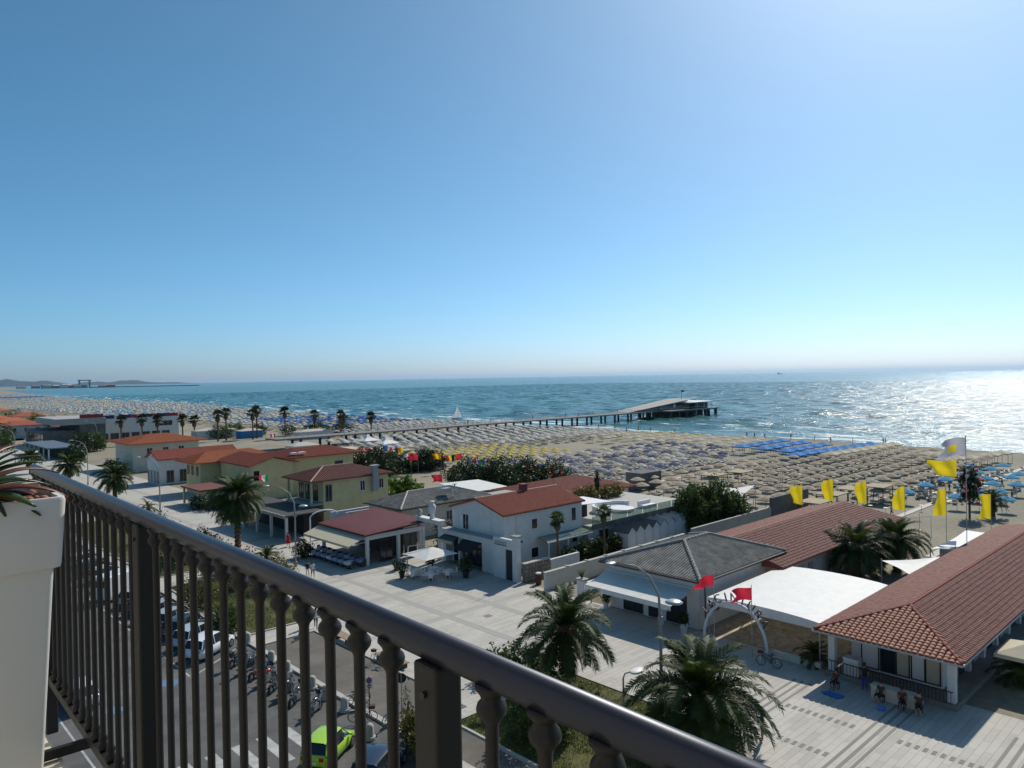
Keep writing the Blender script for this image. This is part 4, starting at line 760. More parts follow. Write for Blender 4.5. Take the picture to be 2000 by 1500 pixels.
# bollards
BOLL = mat('bollard_stone', (0.40,0.38,0.34), 0.85, var=0.12, scale=4, bump=0.2)
bp = thing('bollard', 'rounded pale stone bollard in the line along the side drive', 'bollard', (0,0,0), 0, 'stone bollards along the side drive'); b_ = MB(); b_.lathe([(0.27,0),(0.27,0.06),(0.25,0.1),(0.235,0.58),(0.2,0.68),(0.11,0.75),(0.01,0.77)], (0,0,0), 14); b_.build('body', BOLL, bp, smooth=True, local=True); b_ = MB(); b_.lathe([(0.33,-0.1),(0.33,0.05),(0.28,0.06)], (0,0,0), 14); b_.build('foot', KERB, bp, local=True)
pos = [(484,1255),(511,1278),(530,1292),(561,1312),(610,1343),(636,1362),(673,1386),(722,1440)]
for i, (u, v) in enumerate(pos):
    q = gz(u, v); (bp if i == 0 else dup(bp, (0,0,0))).location = (q.x, q.y, 0.021)
    if i == 0: bp.location = (q.x, q.y, 0.021)
# sign post
q = gz(722,1405,0); t = thing('sign_post', 'no stopping sign with tow plate on a red and white post by the bicycles', 'sign', (q.x, q.y, 0.021)); p_ = MB(); p_.cyl((0,0,0),(0,0,2.5),0.035,n=8); p_.build('post', mat('red_post',(0.30,0.05,0.04),0.6), t, local=True)
fa = math.atan2(-q.y, -q.x)
s_ = MB(); s_.box(-0.01,0.01,-0.22,0.22,1.75,2.5); s_.build('plate', FRAMEW, t, local=True).rotation_euler = (0,0,fa); s_ = MB(); s_.cyl((0.011,0,2.27),(0.022,0,2.27),0.17,n=20); o=s_.build('red_ring', mat('sign_red',(0.5,0.03,0.03),0.5), t, local=True); o.rotation_euler=(0,0,fa); s_ = MB(); s_.cyl((0.023,0,2.27),(0.028,0,2.27),0.125,n=20); s_.build('blue_disc', mat('sign_blue',(0.03,0.08,0.35),0.5), t, local=True).rotation_euler=(0,0,fa)
s_ = MB(); s_.box(0.011,0.02,-0.14,-0.02,1.95,2.02); s_.box(0.011,0.02,0.02,0.14,1.95,2.02); s_.box(0.011,0.02,-0.12,0.12,1.84,1.88); s_.build('tow_symbol', FRAMED, t, local=True).rotation_euler=(0,0,fa)
q = gz(785,1400); t = thing('sign_post', 'round traffic sign seen from behind next to the climbing plant', 'sign', (q.x, q.y, 0.002)); p_ = MB(); p_.cyl((0,0,0),(0,0,2.6),0.03,n=8); p_.build('post', POLEG, t, local=True); p_ = MB(); p_.cyl((-0.01,0,2.3),(0.01,0,2.3),0.3,n=20); p_.build('disc', BLACKM, t, local=True).rotation_euler=(0,0,0.9)
# slatted benches
for (ya, yb, lab) in ((47.3,51.2,'pale slatted bench on the promenade near the two walkers'),(42.0,45.2,'pale slatted bench with a black bicycle leaning on it')):
    t = thing('bench', lab, 'bench', (28.95,(ya+yb)/2,0))
    for k in range(5): s_ = MB(); s_.box(28.62+k*.17,28.74+k*.17,ya,yb,0.40,0.45); s_.build('slat', WOODL, t)
    for y in (ya+.3,(ya+yb)/2,yb-.3): s_ = MB(); s_.box(28.66,29.38,y-.06,y+.06,0.012,0.399); s_.build('leg', FRAMED, t)
# litter bin, planters
t = thing('litter_bin', 'brown litter bin with white top by the rough stone wall', 'bin', (*gz(1052,1141)[:2],0.002)); p_ = MB(); p_.lathe([(0.26,0),(0.28,0.05),(0.28,0.95),(0.26,1.0)], (0,0,0), 14); p_.build('body', mat('bin_brown',(0.10,0.03,0.022),0.6), t, local=True); p_ = MB(); p_.lathe([(0.27,1.0),(0.29,1.03),(0.27,1.12),(0.02,1.16)], (0,0,0), 14); p_.build('lid', FRAMEW, t, local=True)

# ================================================================ VEGETATION
PALMG = leafmat('palm_frond_green', (0.020,0.040,0.006), (0.058,0.088,0.012), 0.6, 0.25); PALMD = leafmat('palm_frond_dry', (0.16,0.11,0.05), (0.24,0.17,0.09), 0.7, 0.2)
BARK = mat('palm_bark', (0.10,0.065,0.04), 0.95, c2=(0.18,0.12,0.075), var=0.3, scale=6, bump=0.9, bscale=10); FRUIT = mat('date_fruit', (0.50,0.17,0.02), 0.6, var=0.25, scale=6)
LEAFD = leafmat('leaf_dark', (0.016,0.034,0.010), (0.045,0.075,0.018), 0.5, 0.25); LEAFM = leafmat('leaf_mid', (0.035,0.065,0.014), (0.085,0.13,0.025), 0.5, 0.35); LEAFB = leafmat('leaf_bright', (0.07,0.14,0.02), (0.15,0.24,0.04), 0.45, 0.4); LEAFO = leafmat('leaf_olive', (0.07,0.075,0.015), (0.16,0.14,0.03), 0.55, 0.35)
def frond(L_, elev, droop, npair=34, ll=0.42, seed=0, wd=0.036):
    rr = random.Random(seed); mb = MB(); n = 14; pts = []; p = Vector((0,0,0)); a = elev
    for i in range(n+1):
        pts.append(p.copy()); a -= droop/n*(0.5+1.0*i/n); p = p + Vector((math.cos(a),0,math.sin(a)))*(L_/n)
    mb.tube(pts, [0.035*(1-0.85*i/n) for i in range(n+1)], 4)
    for i in range(npair):
        u = 0.12+0.88*i/npair; f_ = u*n; k = min(n-1, int(f_)); q = pts[k].lerp(pts[k+1], f_-k); tg = (pts[k+1]-pts[k]).normalized(); nn = Vector((-tg.z,0,tg.x)); l = ll*(0.35+1.0*math.sin(math.pi*min(1,(u*0.92+0.06)))**0.7)*rr.uniform(.88,1.1)
        for s in (1,-1):
            d = (tg*0.62 + Vector((0,s*0.72,0)) + nn*0.30*rr.uniform(.3,1.3)).normalized(); mid = q+d*l*0.55; tip = q+d*l+Vector((0,0,-l*0.28)); wv = tg*wd*1.2
            mb.add([q-wv*.5,q+wv*.5,mid+wv*.6,mid-wv*.6,tip], [(0,1,2,3),(3,2,4)])
    return mb.mesh('frond', PALMG, False)
FR = {k: frond(*v) for k, v in {'up': (2.7,R(75),R(70),52,.50,1), 'mid': (3.0,R(48),R(95),56,.54,2), 'out': (3.0,R(20),R(85),56,.54,3), 'low': (2.8,R(-8),R(70),50,.48,4), 'hang': (2.4,R(-45),R(40),40,.42,5)}.items()}
def date_palm(loc, h, sc, label, seed, counts=(9,13,15,12,8), fruit=True, sparse=1.0):
    t = thing('date_palm', label, 'palm tree', loc); rr = random.Random(seed); tr = MB(); n = 9; prof = []
    for i in range(n*4+1): z = h*i/(n*4); prof.append(((0.30+0.06*math.sin(i*1.9)+0.1*(z/h)**4+0.06*(1-z/h)**3)*min(1.1,sc*0.85+.15), z))
    tr.lathe(prof, (0,0,0), 12); tr.sphere((0,0,h), 0.42*sc, 12, 6, (1,1,1.1)); tr.build('trunk', BARK, t, smooth=False, local=True)
    for kind, c in zip(('up','mid','out','low','hang'), counts):
        c = int(c*sparse)
        for i in range(c):
            o = link('frond', FR[kind], t, True); o.location = (0.1*rr.uniform(-1,1),0.1*rr.uniform(-1,1),h+0.2*sc*(1 if kind in ('up','mid') else 0.3)); o.rotation_euler = (rr.uniform(-.25,.25), rr.uniform(-.13,.13), 2*math.pi*(i+rr.uniform(-.4,.4))/c+seed); s = sc*rr.uniform(.85,1.12); o.scale = (s,s,s)
            if kind == 'hang' and rr.random() < 0.5: o.data = FR['dry']
    if fruit:
        for a in (0.2, 2.4, 4.3, 5.6):
            f = MB()
            for k in range(26):
                b = a+rr.uniform(-.45,.45); l = rr.uniform(.4,.95)*sc; f.tube([(0.25*math.cos(a),0.25*math.sin(a),h+0.2),(0.5*math.cos(b)*l+0.3*math.cos(a),0.5*math.sin(b)*l+0.3*math.sin(a),h+0.28),(0.8*math.cos(b)*l+0.3*math.cos(a),0.8*math.sin(b)*l+0.3*math.sin(a),h-0.15*l)],0.022,4)
            f.build('fruit_cluster', FRUIT, t, local=True)
    return t
me = FR['hang'].copy(); me.materials.clear(); me.materials.append(PALMD); FR['dry'] = me
def dp(u, v, h, sc, lab, seed, **k): q = gz(u, v); return date_palm((q.x, q.y, 0.05), h, sc, lab, seed, **k)
dp(1105,1340,3.4,1.22,'loose crowned date palm with orange fruit stalks on the lawn before the snack bar',1,counts=(9,12,11,9,7),sparse=1.0)
dp(1370,1475,2.7,1.38,'dense date palm at the lamp post, leaning fronds over the paving',2.2,counts=(14,18,20,16,10),fruit=False)
dp(465,1068,5.6,1.36,'largest date palm with skirt of hanging fronds beside the terrace hall',3.1,counts=(12,15,18,20,22))
dp(225,985,4.2,1.2,'date palm with orange fruit on the promenade near the small white house',4.0,counts=(10,12,14,12,10))
dp(135,945,3.6,1.15,'date palm between the curved lamp and the balcony plant',5.1,counts=(10,12,14,12,8),fruit=False)
dp(265,915,3.5,1.1,'date palm shading the front of the orange roofed house',6.3,counts=(8,10,12,8,4),fruit=False)
dp(60,925,3.4,1.05,'date palm farthest along the promenade lawn',7.3,counts=(8,10,12,8,4),fruit=False)
date_palm((73.0,29.2,0.02),2.6,1.2,'dense date palm in the courtyard behind the marquee, nearer the snack bar',8.2,counts=(8,12,14,10,4),fruit=False)
date_palm((77.8,27.2,0.02),3.0,1.15,'dense date palm with bare trunk in the courtyard behind the marquee',9.2,counts=(8,12,14,9,3),fruit=False)
dp(520,1110,1.0,0.62,'young small date palm in the bed before the restaurant',10,counts=(6,8,6,3,0),fruit=False)
dp(290,1015,1.6,0.6,'small tattered palm beside the tall lamp near the porch',11,counts=(4,5,5,4,3),fruit=False)
date_palm((55.2,12.0,0.02),0.6,0.62,'low palm beside the cream parasol at the corner of the bath house',12,counts=(8,10,8,4,0),fruit=False)
date_palm((49.4,22.6,0.02),0.4,0.5,'dark cycad like palm at the low wall under the marquee edge',13,counts=(8,10,8,4,0),fruit=False)
dp(1940,1010,2.2,0.75,'small palm on the sand behind the last yellow banner',14,counts=(6,8,8,6,4),fruit=False)
# fan palms
def fan_leaf(n=13, r=0.75, seed=0):
    mb = MB(); rr = random.Random(seed); mb.tube([(0,0,0),(0.35,0,0.05),(0.7,0,0.02)],[0.02,0.015,0.012],4)
    for i in range(n):
        a = -1.75+3.5*i/(n-1); d = Vector((math.cos(a),math.sin(a),rr.uniform(-.05,.12))); l = r*rr.uniform(.85,1.1); s = Vector((-d.y,d.x,0))*0.07; b = Vector((0.7,0,0.02)); mb.add([b,b+d*l*.5+s,b+d*l+Vector((0,0,-.18*l)),b+d*l*.5-s],[(0,1,2,3)])
    return mb.mesh('fan_leaf', LEAFM)
FAN = [fan_leaf(seed=i) for i in range(3)]
def fan_palm(loc, h, sc, label, seed, parts=True, group=None, nl=34):
    t = thing('fan_palm', label, 'palm tree', loc, 0, group); rr = random.Random(seed); tr = MB(); tr.tube([(0,0,0),(0.05,0,h*.4),(0,0.04,h*.75),(0,0,h)],[0.22*sc,0.16*sc,0.15*sc,0.17*sc],8); tr.lathe([(0.18*sc,-1.7*sc),(0.5*sc,-1.2*sc),(0.45*sc,-0.5*sc),(0.15*sc,0.1)],(0,0,h),10); tr.build('trunk', BARK, t, local=True)
    crown = []
    for i in range(nl):
        el = rr.uniform(-0.7,1.35); az = rr.uniform(0,6.28); s = sc*rr.uniform(.85,1.15); crown.append((el,az,s))
    if parts:
        for el, az, s in crown: o = link('fan_leaf', FAN[rr.randrange(3)], t, True); o.location = (0,0,h); o.rotation_euler = (0,-el,az); o.scale = (s,s,s)
    else:
        VV, FF, k = [], [], 0
        for el, az, s in crown:
            me = FAN[rr.randrange(3)]; co = np.array([v.co for v in me.vertices]); Mx = np.array((Matrix.Rotation(az,3,'Z')@Matrix.Rotation(-el,3,'Y'))); VV.append(co@Mx.T*s+np.array([0,0,h])); FF += [tuple(i+k for i in p.vertices) for p in me.polygons if len(p.vertices) == 4]; k += len(co)
        link('crown', npmesh('crown', np.concatenate(VV), FF, LEAFD), t, True)
    return t
wash = [(237,868,815),(278,868,812),(308,864,814),(357,862,813),(380,858,815),(426,862,805),(442,860,800),(494,858,802),(502,856,796),(557,856,798),(615,850,804),(666,853,806),(671,850,812),(725,850,808)]
for i, (u, v, vt) in enumerate(wash):
    q = gz(u, v); d = math.hypot(q.x, q.y); r = ray(u, vt); ht = EYE + r.z*d/math.hypot(r.x, r.y)
    fan_palm((q.x,q.y,-0.03), max(4,ht-1.0), 1.55, 'tall fan palm in the row along the edge of the far beach', 100+i, False, 'fan palms along the far beach', 30)
q = gz(1090,1108); fan_palm((q.x,q.y,0), 5.0, 0.72, 'slim fan palm nearer the gate, before the wall of the white house', 200, nl=26); q = gz(1180,1090); fan_palm((q.x,q.y,0), 5.0, 0.72, 'slim fan palm by the corner of the roof terrace', 201, nl=26)
def foliage(n, blobs, leaf, m, seed, name='crown'):
    r_ = np.random.RandomState(seed); VV = []
    tot = sum(b[3]*b[4]*b[5] for b in blobs)**1
    for (cx,cy,cz,rx,ry,rz) in blobs:
        k = max(40, int(n*(rx*ry*rz)/tot)); d = r_.normal(size=(k,3)); d /= np.linalg.norm(d,axis=1)[:,None]; rad = (0.55+0.5*r_.uniform(0,1,k)**0.6)*(1+0.22*np.sin(d[:,0]*7+cx)+0.18*np.sin(d[:,1]*9+cy*2)+0.15*np.sin(d[:,2]*8))
        c = np.array([cx,cy,cz])+d*rad[:,None]*np.array([rx,ry,rz]); c = c[c[:,2] > 0.03]; k = len(c)
        a = r_.normal(size=(k,3)); a /= np.linalg.norm(a,axis=1)[:,None]; b = np.cross(a, r_.normal(size=(k,3))); b /= np.linalg.norm(b,axis=1)[:,None]; s = leaf*r_.uniform(.6,1.3,k)[:,None]
        VV.append(np.stack([c-a*s, c+b*s*.5, c+a*s, c-b*s*.5], axis=1))
    V = np.concatenate(VV).reshape(-1,3); return npmesh(name, V, np.arange(len(V)).reshape(-1,4), m)
def bush(label, blobs, n, leaf, m, seed, name='shrub', cat='shrub', group=None, trunk=True):
    cx = np.mean([b[0] for b in blobs]); cy = np.mean([b[1] for b in blobs]); t = thing(name, label, cat, (cx,cy,0), 0, group); link('crown', foliage(n, blobs, leaf, m, seed), t)
    if trunk:
        tr = MB(); rr = random.Random(seed)
        for b in blobs: tr.tube([(b[0]+rr.uniform(-.2,.2),b[1],0),(b[0],b[1],b[2]*.6),(b[0]+rr.uniform(-.3,.3),b[1]+rr.uniform(-.3,.3),b[2]+b[5]*.4)],[.12,.09,.03],5)
        tr.build('trunk', BARK, t)
    return t
bush('big dense green bush beside the tall grey wall near the beach', [(79.6,51.6,2.9,2.5,2.1,2.6),(82.5,50.2,3.0,2.6,2.0,2.8),(85,49.2,2.3,2.0,1.6,2.2),(81.5,53.0,2.4,2.6,2.0,2.4),(82,51,1.3,3.4,2.2,1.4)], 30000, 0.19, LEAFM, 1, 'tree', 'bush')
bush('broad dark thicket of tamarisk between the flat terrace bar and the beach flags', [(83,100,2.6,3.4,3.4,2.6),(87,96.5,2.8,3.6,3.2,2.7),(91,93.5,2.6,3.4,3,2.6),(95,90.5,2.3,3,2.8,2.3),(86,92.5,2.2,3.2,3,2.2),(89,95,1.2,6,4,1.4)], 32000, 0.2, LEAFD, 2, 'tree', 'thicket')
bush('dark round tree behind the chimney of the brown roofed house', [(80,127,3.0,4.2,4.2,2.7),(85,129,2.6,3.6,3.6,2.4)], 14000, 0.24, LEAFD, 3, 'tree', 'tree'); bush('dark low tree beside the nation flags', [(97,130.5,2,3.6,3.2,2.0),(93,131,1.6,3,3,1.6)], 11000, 0.24, LEAFD, 4, 'tree', 'tree')
bush('bright green banana clump beside the brown roofed yellow house', [(62,101,2,2.2,2.4,2.2),(66,100,1.9,2.4,2.2,2.0),(69.5,99,1.8,2.2,2,1.9),(58.5,99,1.6,2,2,1.7)], 3600, 0.5, LEAFB, 5, 'shrub', 'shrub'); bush('dark climbing hedge behind the gate colonnade', [(52.5,67,1.4,1.2,1.6,1.5),(54.5,69.5,1.5,1.5,1.5,1.5)], 2500, 0.15, LEAFD, 6)
bush('leafy garden hedge along the white house side wall', [(57.5,52.8,.9,1.3,.7,.9),(60,52.8,1.0,1.4,.7,1.0),(62.5,52.8,1.0,1.4,.7,1.0),(65,52.8,1.0,1.3,.7,1.0)], 5000, 0.16, LEAFD, 7, trunk=False); bush('olive green hedge along the back of the roof terrace', [(70,65.5,3.9,2.6,.9,.9),(75,65.5,4.0,2.6,.9,1.0),(80,65.2,3.9,2.6,.9,.9)], 4200, 0.16, LEAFO, 8, trunk=False)
bush('sprawling shrub behind the loose crowned date palm', [(33.6,35.2,1.0,1.5,1.4,1.1),(34.8,33.8,.9,1.3,1.2,1.0),(32.6,36.6,.9,1.2,1.1,.9)], 4200, 0.12, LEAFM, 9); bush('tall feathery shrub rising from the lawn near the road path', [(28.2,29.0,1.6,1.1,1.2,1.7),(29.4,28.0,1.5,1.1,1.1,1.6)], 6000, 0.10, LEAFM, 10); bush('dark low hedge at the foot of the dense date palm', [(33.0,22.6,.7,1.6,1.6,.8),(31.8,20.6,.7,1.5,1.5,.8)], 3000, 0.12, LEAFD, 11)
for i, (u, v, r_, lab) in enumerate(((440,1240,1.1,'rounded green shrub at the head of the parked white car'),(385,1195,1.5,'green shrub at the head of the silver cars'),(470,1150,1.9,'round leafy tree on the lawn beyond the side drive'),(420,1130,1.9,'dark leafy tree on the lawn behind the parked cars'),(540,1150,1.5,'leafy tree at the promenade side of the far lawn'),(340,1110,2.2,'dark tree on the lawn beside the parked van'),(300,1060,2.0,'dark tree further up the road side lawn'),(395,1080,1.4,'shrub at the foot of the lamp beyond the lawn'),(590,1090,1.0,'shrub with dry edges in the bed before the lamp'),(810,1455,0.9,'yellowish shrub at the nose of the dark blue car'),(830,1480,0.8,'small olive shrub between dark car and lawn'))):
    q = gz(u, v); x, y = q.x, q.y; bush(lab, [(x,y,r_*1.0,r_,r_,r_*.95),(x+.6*r_,y+.5*r_,r_*.8,r_*.8,r_*.8,r_*.75)], 2600 if r_ > 1 else 1400, 0.12, (LEAFM,LEAFD,LEAFO)[(i*2) % 3 if i < 9 else 2], 30+i, 'tree' if r_ > 1.4 else 'shrub', 'tree' if r_ > 1.4 else 'shrub')
bush('dark hedge before the low brown porch', [(45,116.5,1.1,1.6,1.6,1.2),(47,117,1.2,1.6,1.6,1.2),(43.5,119,1.0,1.3,1.6,1.1)], 3500, 0.16, LEAFD, 51); bush('dark shrubs at the veranda of the orange roofed house', [(47.5,176,1.4,2,2,1.5),(48,183,1.4,1.8,2.4,1.5)], 2600, 0.2, LEAFD, 52)
bush('green shrub behind the white statue on the bath house terrace', [(86.5,31.6,.9,1.5,1.3,1.0)], 1600, 0.14, LEAFM, 53); bush('dark shrub in the courtyard by the small sail', [(69.5,22.9,.9,1.2,.9,.9),(67.5,23.6,.7,1.2,.8,.7)], 2200, 0.12, LEAFM, 54); bush('potted shrubs between parasol and bath house roof', [(77.5,22.6,.8,1.6,.6,.9)], 1600, .12, LEAFD, 55)
bush('tamarisk clumps beyond the fan palms', [(118,262,2.2,3,3,2.2),(125,252,2,3,3,2),(133,246,2.4,4,3,2.4),(140,240,2.2,4,3,2.2)], 6000, 0.28, LEAFD, 56, 'shrub'); bush('grey green tamarisk scrub beside the blue kiosk', [(104,262,2.2,4,3,2.2),(112,268,2.2,3.5,3,2.2)], 4000, 0.28, LEAFM, 57)
cy = thing('cypress', 'slim dark cypress on the far edge of the roof terrace', 'tree', (78.5,66.4,0)); link('crown', foliage(1500, [(78.5,66.4,5.0,.35,.35,1.7)], .1, LEAFD, 58), cy); tr = MB(); tr.cyl((78.5,66.4,0),(78.5,66.4,4.2),.09,n=6); tr.build('trunk', BARK, cy)
q = gz(1885,1015); fl_ = thing('flower_tree', 'tall bush covered in pink and red blooms beside the tallest flag pole', 'flowers', (q.x+2,q.y,0)); link('crown', foliage(1500, [(q.x+2,q.y,4.4,1.1,1.1,2.2)], .22, LEAFD, 59), fl_)
for k, (cc, nm) in enumerate((((0.65,0.16,0.18),'pink'),((0.55,0.03,0.03),'red'),((0.75,0.5,0.5),'pale'))):
    f = MB(); rr = random.Random(k)
    for i in range(16): a = rr.uniform(0,6.28); z = rr.uniform(2.0,6.4); rad = 1.1*rr.uniform(.7,1.1); f.sphere((q.x+2+rad*math.cos(a),q.y+rad*math.sin(a),z),rr.uniform(.16,.28),6,4)
    f.build('blossoms', mat('bloom_'+nm, cc, 0.7), fl_)
tr = MB(); tr.cyl((q.x+2,q.y,0),(q.x+2,q.y,3),.14,n=6); tr.build('trunk', BARK, fl_)
# climbing vine post near the sign
q = gz(795,1425); bush('thin leggy climbing plant beside the round sign', [(q.x,q.y,1.2,.25,.25,1.3)], 260, 0.07, LEAFM, 60)

for i,(x,y,r_,lab) in enumerate(((56,243,3.0,'round dark tree beside the blue canopied pavilion'),(60,246,2.6,'dark tree between the concrete block and the orange roofed house'),(47,212,2.2,'low dark tree before the blue canopied pavilion'),(40,268,2.6,'dark tree on the promenade level with the concrete wall'),(66,322,3.4,'tall dark tree behind the concrete block'),(48,318,3.0,'dark tree before the first distant villa'),(46,348,3.2,'tree between the first and second distant villas'),(70,352,3.4,'dark tree among the red villa roofs'),(48,386,3.2,'tree beyond the second distant villas'),(72,392,3.4,'dark tree behind the distant villas'),(50,428,3.4,'tree farther along the distant villas'),(74,452,3.6,'far dark tree on the seaward side of the villas'),(52,478,3.4,'far tree by the long villa'),(56,540,4.0,'very distant tree crown among roofs'),(70,600,4.4,'most distant tree crown at the end of the villas'))):
    bush(lab, [(x,y,r_*1.1,r_,r_,r_),(x+r_*.7,y+r_*.4,r_*.9,r_*.75,r_*.75,r_*.75)], 2600, 0.26, (LEAFD,LEAFM)[i%2], 300+i, 'tree', 'tree')
# ================================================================ VEHICLES
def paintm(name, c): return mat(name, c, 0.28, spec=0.5, coat=0.6)
def car(loc, rz, paint_c, label, L_=3.95, W_=1.7, H_=1.5, kind='hatch', pname=None):
    """x forward; body lofted through stations"""
    t = thing('parked_car', label, 'car', loc, rz); pm = paintm('car_paint_'+(pname or label[:12]), paint_c); hl = L_/2; hw = W_/2; bz = H_*0.62
    st = [(-hl,0.78,0.42,bz*0.88),(-hl+0.12,0.92,0.28,bz*1.0),(-hl+0.6,1.0,0.22,bz*1.03),(-0.3,1.0,0.2,bz*1.0),(hl*0.38,1.0,0.2,bz*0.97),(hl-0.55,0.97,0.22,bz*0.86),(hl-0.15,0.86,0.26,bz*0.72),(hl,0.66,0.34,bz*0.58)]
    mb = MB(); n = 10
    for (x, k, zb, zt) in st:
        w_ = hw*k; mb.v += [(x,-w_*.86,zb),(x,-w_*.98,zb+.12),(x,-w_,(zb+zt)*.5),(x,-w_*.95,zt*.92),(x,-w_*.80,zt),(x,w_*.80,zt),(x,w_*.95,zt*.92),(x,w_,(zb+zt)*.5),(x,w_*.98,zb+.12),(x,w_*.86,zb)]
    for i in range(len(st)-1):
        for j in range(n): mb.f.append((i*n+j,(i+1)*n+j,(i+1)*n+(j+1)%n,i*n+(j+1)%n)); mb.m.append(0)
    mb.f += [tuple(range(n)), tuple(range(len(st)*n-1,(len(st)-1)*n-1,-1))]; mb.m += [0,0]
    body = mb.build('body', pm, t, smooth=True, local=True)
    # glasshouse
    rear = -hl+0.10 if kind == 'hatch' else -hl+0.2; cs = [(rear+.05,.80,bz*.98),(rear+0.45,.70,H_*.95),(-0.35,.74,H_*.985),(0.25,.72,H_*.965),(hl*0.34,.78,bz*1.0),(hl*0.55,.82,bz*.93)]
    g = MB()
    for (x, k, z) in cs: g.v += [(x,-hw*.93,bz*.90),(x,-hw*k,z),(x,hw*k,z),(x,hw*.93,bz*.90)]
    for i in range(len(cs)-1):
        for j in range(3): g.f.append((i*4+j,(i+1)*4+j,(i+1)*4+j+1,i*4+j+1)); g.m.append(0)
    g.f += [(0,1,2,3)]; g.m += [0]; g.build('windows', GLASS, t, smooth=False, local=True)
    r = MB(); rs = [(rear+0.32,.695,H_*.945),(-0.35,.745,H_*1.0),(0.25,.725,H_*.98),(0.42,.715,H_*.945)]
    for (x, k, z) in rs: r.v += [(x,-hw*k,z-.02),(x,-hw*k*.8,z+.025),(x,hw*k*.8,z+.025),(x,hw*k,z-.02)]
    for i in range(3):
        for j in range(3): r.f.append((i*4+j,(i+1)*4+j,(i+1)*4+j+1,i*4+j+1)); r.m.append(0)
    r.build('roof', pm, t, smooth=True, local=True)
    for s in (1,-1):
        for a, b in (((rear+.06,s*hw*.86,bz*.97),(rear+.42,s*hw*.715,H_*.955)),((-0.55,s*hw*.945,bz*.95),(-0.5,s*hw*.75,H_*.975)),((hl*.5,s*hw*.86,bz*.95),(0.3,s*hw*.735,H_*.965))): p = MB(); p.tube([a,b],0.035,4); p.build('pillar', pm, t, local=True)
    for (x, s) in ((-hl*.62,1),(-hl*.62,-1),(hl*.64,1),(hl*.64,-1)):
        ty = MB(); ty.cyl((x,s*(hw-.20),.31),(x,s*(hw+.005),.31),.31,n=18); o = ty.build('wheel', RUBBER, t, local=True); ri = MB(); ri.cyl((x,s*(hw-.02),.31),(x,s*(hw+.02),.31),.20,n=14); ri.build('rim', STEEL, o, local=True)
    for s in (1,-1):
        l = MB(); l.box(-hl-.01,-hl+.16,s*hw*.62-.13,s*hw*.62+.13,bz*.72,bz*.93); bevel(l.build('tail_light', mat('tail_red',(0.5,0.01,0.01),0.25), t, local=True),.03); l = MB(); l.box(hl-.22,hl-.03,s*hw*.58-.14,s*hw*.58+.14,bz*.52,bz*.66); bevel(l.build('headlight', mat('headlamp',(0.6,0.62,0.65),0.15), t, local=True),.03); l = MB(); l.box(hl*.42,hl*.5,s*(hw+.02),s*(hw+.16),bz*.93,bz*1.04) if s > 0 else l.box(hl*.42,hl*.5,-(hw+.16),-(hw+.02),bz*.93,bz*1.04); l.build('mirror', pm, t, local=True)
    l = MB(); l.box(-hl-.02,-hl+.05,-.26,.26,.5,.61); l.build('number_plate', FRAMEW, t, local=True); l = MB(); l.box(-hl-.015,-hl+.1,-hw*.7,hw*.7,.26,.40); l.build('bumper', FRAMED, t, local=True)
    return t
RZ = math.atan2(2.0, 3.0)
def carp(u, v, z, *a, **k): q = gz(u, v, z); return car((q.x, q.y, -0.118), *a, **k)
car((19.55,35.55,-0.118), RZ, (0.36,0.60,0.03), 'lime green hatchback with red tail lights parked beside the zebra crossing', 3.7, 1.68, 1.48)
car((20.4,32.0,-0.118), RZ, (0.012,0.022,0.045), 'dark blue car with pale roof edge trim parked next to the lime green hatchback', 4.2, 1.75, 1.5)
car((20.9,55.5,-0.118), RZ, (0.72,0.73,0.75), 'white family car parked next to the motorcycles', 4.3, 1.8, 1.55)
car((21.0,58.5,-0.118), RZ, (0.38,0.47,0.52), 'pale blue car parked behind the white family car', 4.2, 1.75, 1.5)
for i, (y, c, lab) in enumerate(((61.4,(0.02,0.022,0.025),'black car parked past the pale blue car'),(64.2,(0.35,0.36,0.38),'silver car parked past the black car'),(67.1,(0.30,0.31,0.33),'grey car parked past the silver car'),(70.0,(0.03,0.035,0.06),'navy car parked past the grey car'),(73.0,(0.4,0.4,0.42),'light grey car parked before the white van'),(80.5,(0.25,0.02,0.02),'dark red car parked past the white van'),(84,(0.5,0.5,0.5),'silver car parked past the dark red car'),(88,(0.03,0.03,0.03),'black car parked further up the row'),(92.5,(0.55,0.55,0.56),'white car furthest up the row'))): car((21.2,y,-0.118), RZ, c, lab, 4.1, 1.75, 1.48)
q = gz(190,1352); car((11.6,52.9,-0.118), math.pi/2+.05, (0.7,0.71,0.72), 'white car driving in the road lane behind the balusters', 4.0, 1.72, 1.5)
# white van
t = thing('delivery_van', 'tall white delivery van parked in the slanted bays', 'van', (20.6,76.6,-0.118), RZ); v_ = MB()
for (x,k,zb,zt) in ((-2.5,.97,.35,2.3),(-2.3,1,.3,2.42),(.9,1,.3,2.42),(1.25,.98,.3,2.3),(1.9,.95,.3,1.25),(2.5,.86,.32,.95),(2.6,.75,.4,.8)): w_=.98*k; v_.v += [(x,-w_*.95,zb),(x,-w_,zb+.3),(x,-w_*.93,zt-.08),(x,-w_*.8,zt),(x,w_*.8,zt),(x,w_*.93,zt-.08),(x,w_,zb+.3),(x,w_*.95,zb)]
for i in range(6):
    for j in range(8): v_.f.append((i*8+j,(i+1)*8+j,(i+1)*8+(j+1)%8,i*8+(j+1)%8)); v_.m.append(0)
v_.f += [tuple(range(8)),tuple(range(55,47,-1))]; v_.m += [0,0]; v_.build('body', paintm('van_white',(0.75,0.75,0.75)), t, smooth=False, local=True)
for (x,s) in ((-1.6,1),(-1.6,-1),(1.7,1),(1.7,-1)): ty=MB(); ty.cyl((x,s*.78,.34),(x,s*1.0,.34),.34,n=16); ty.build('wheel',RUBBER,t,local=True)
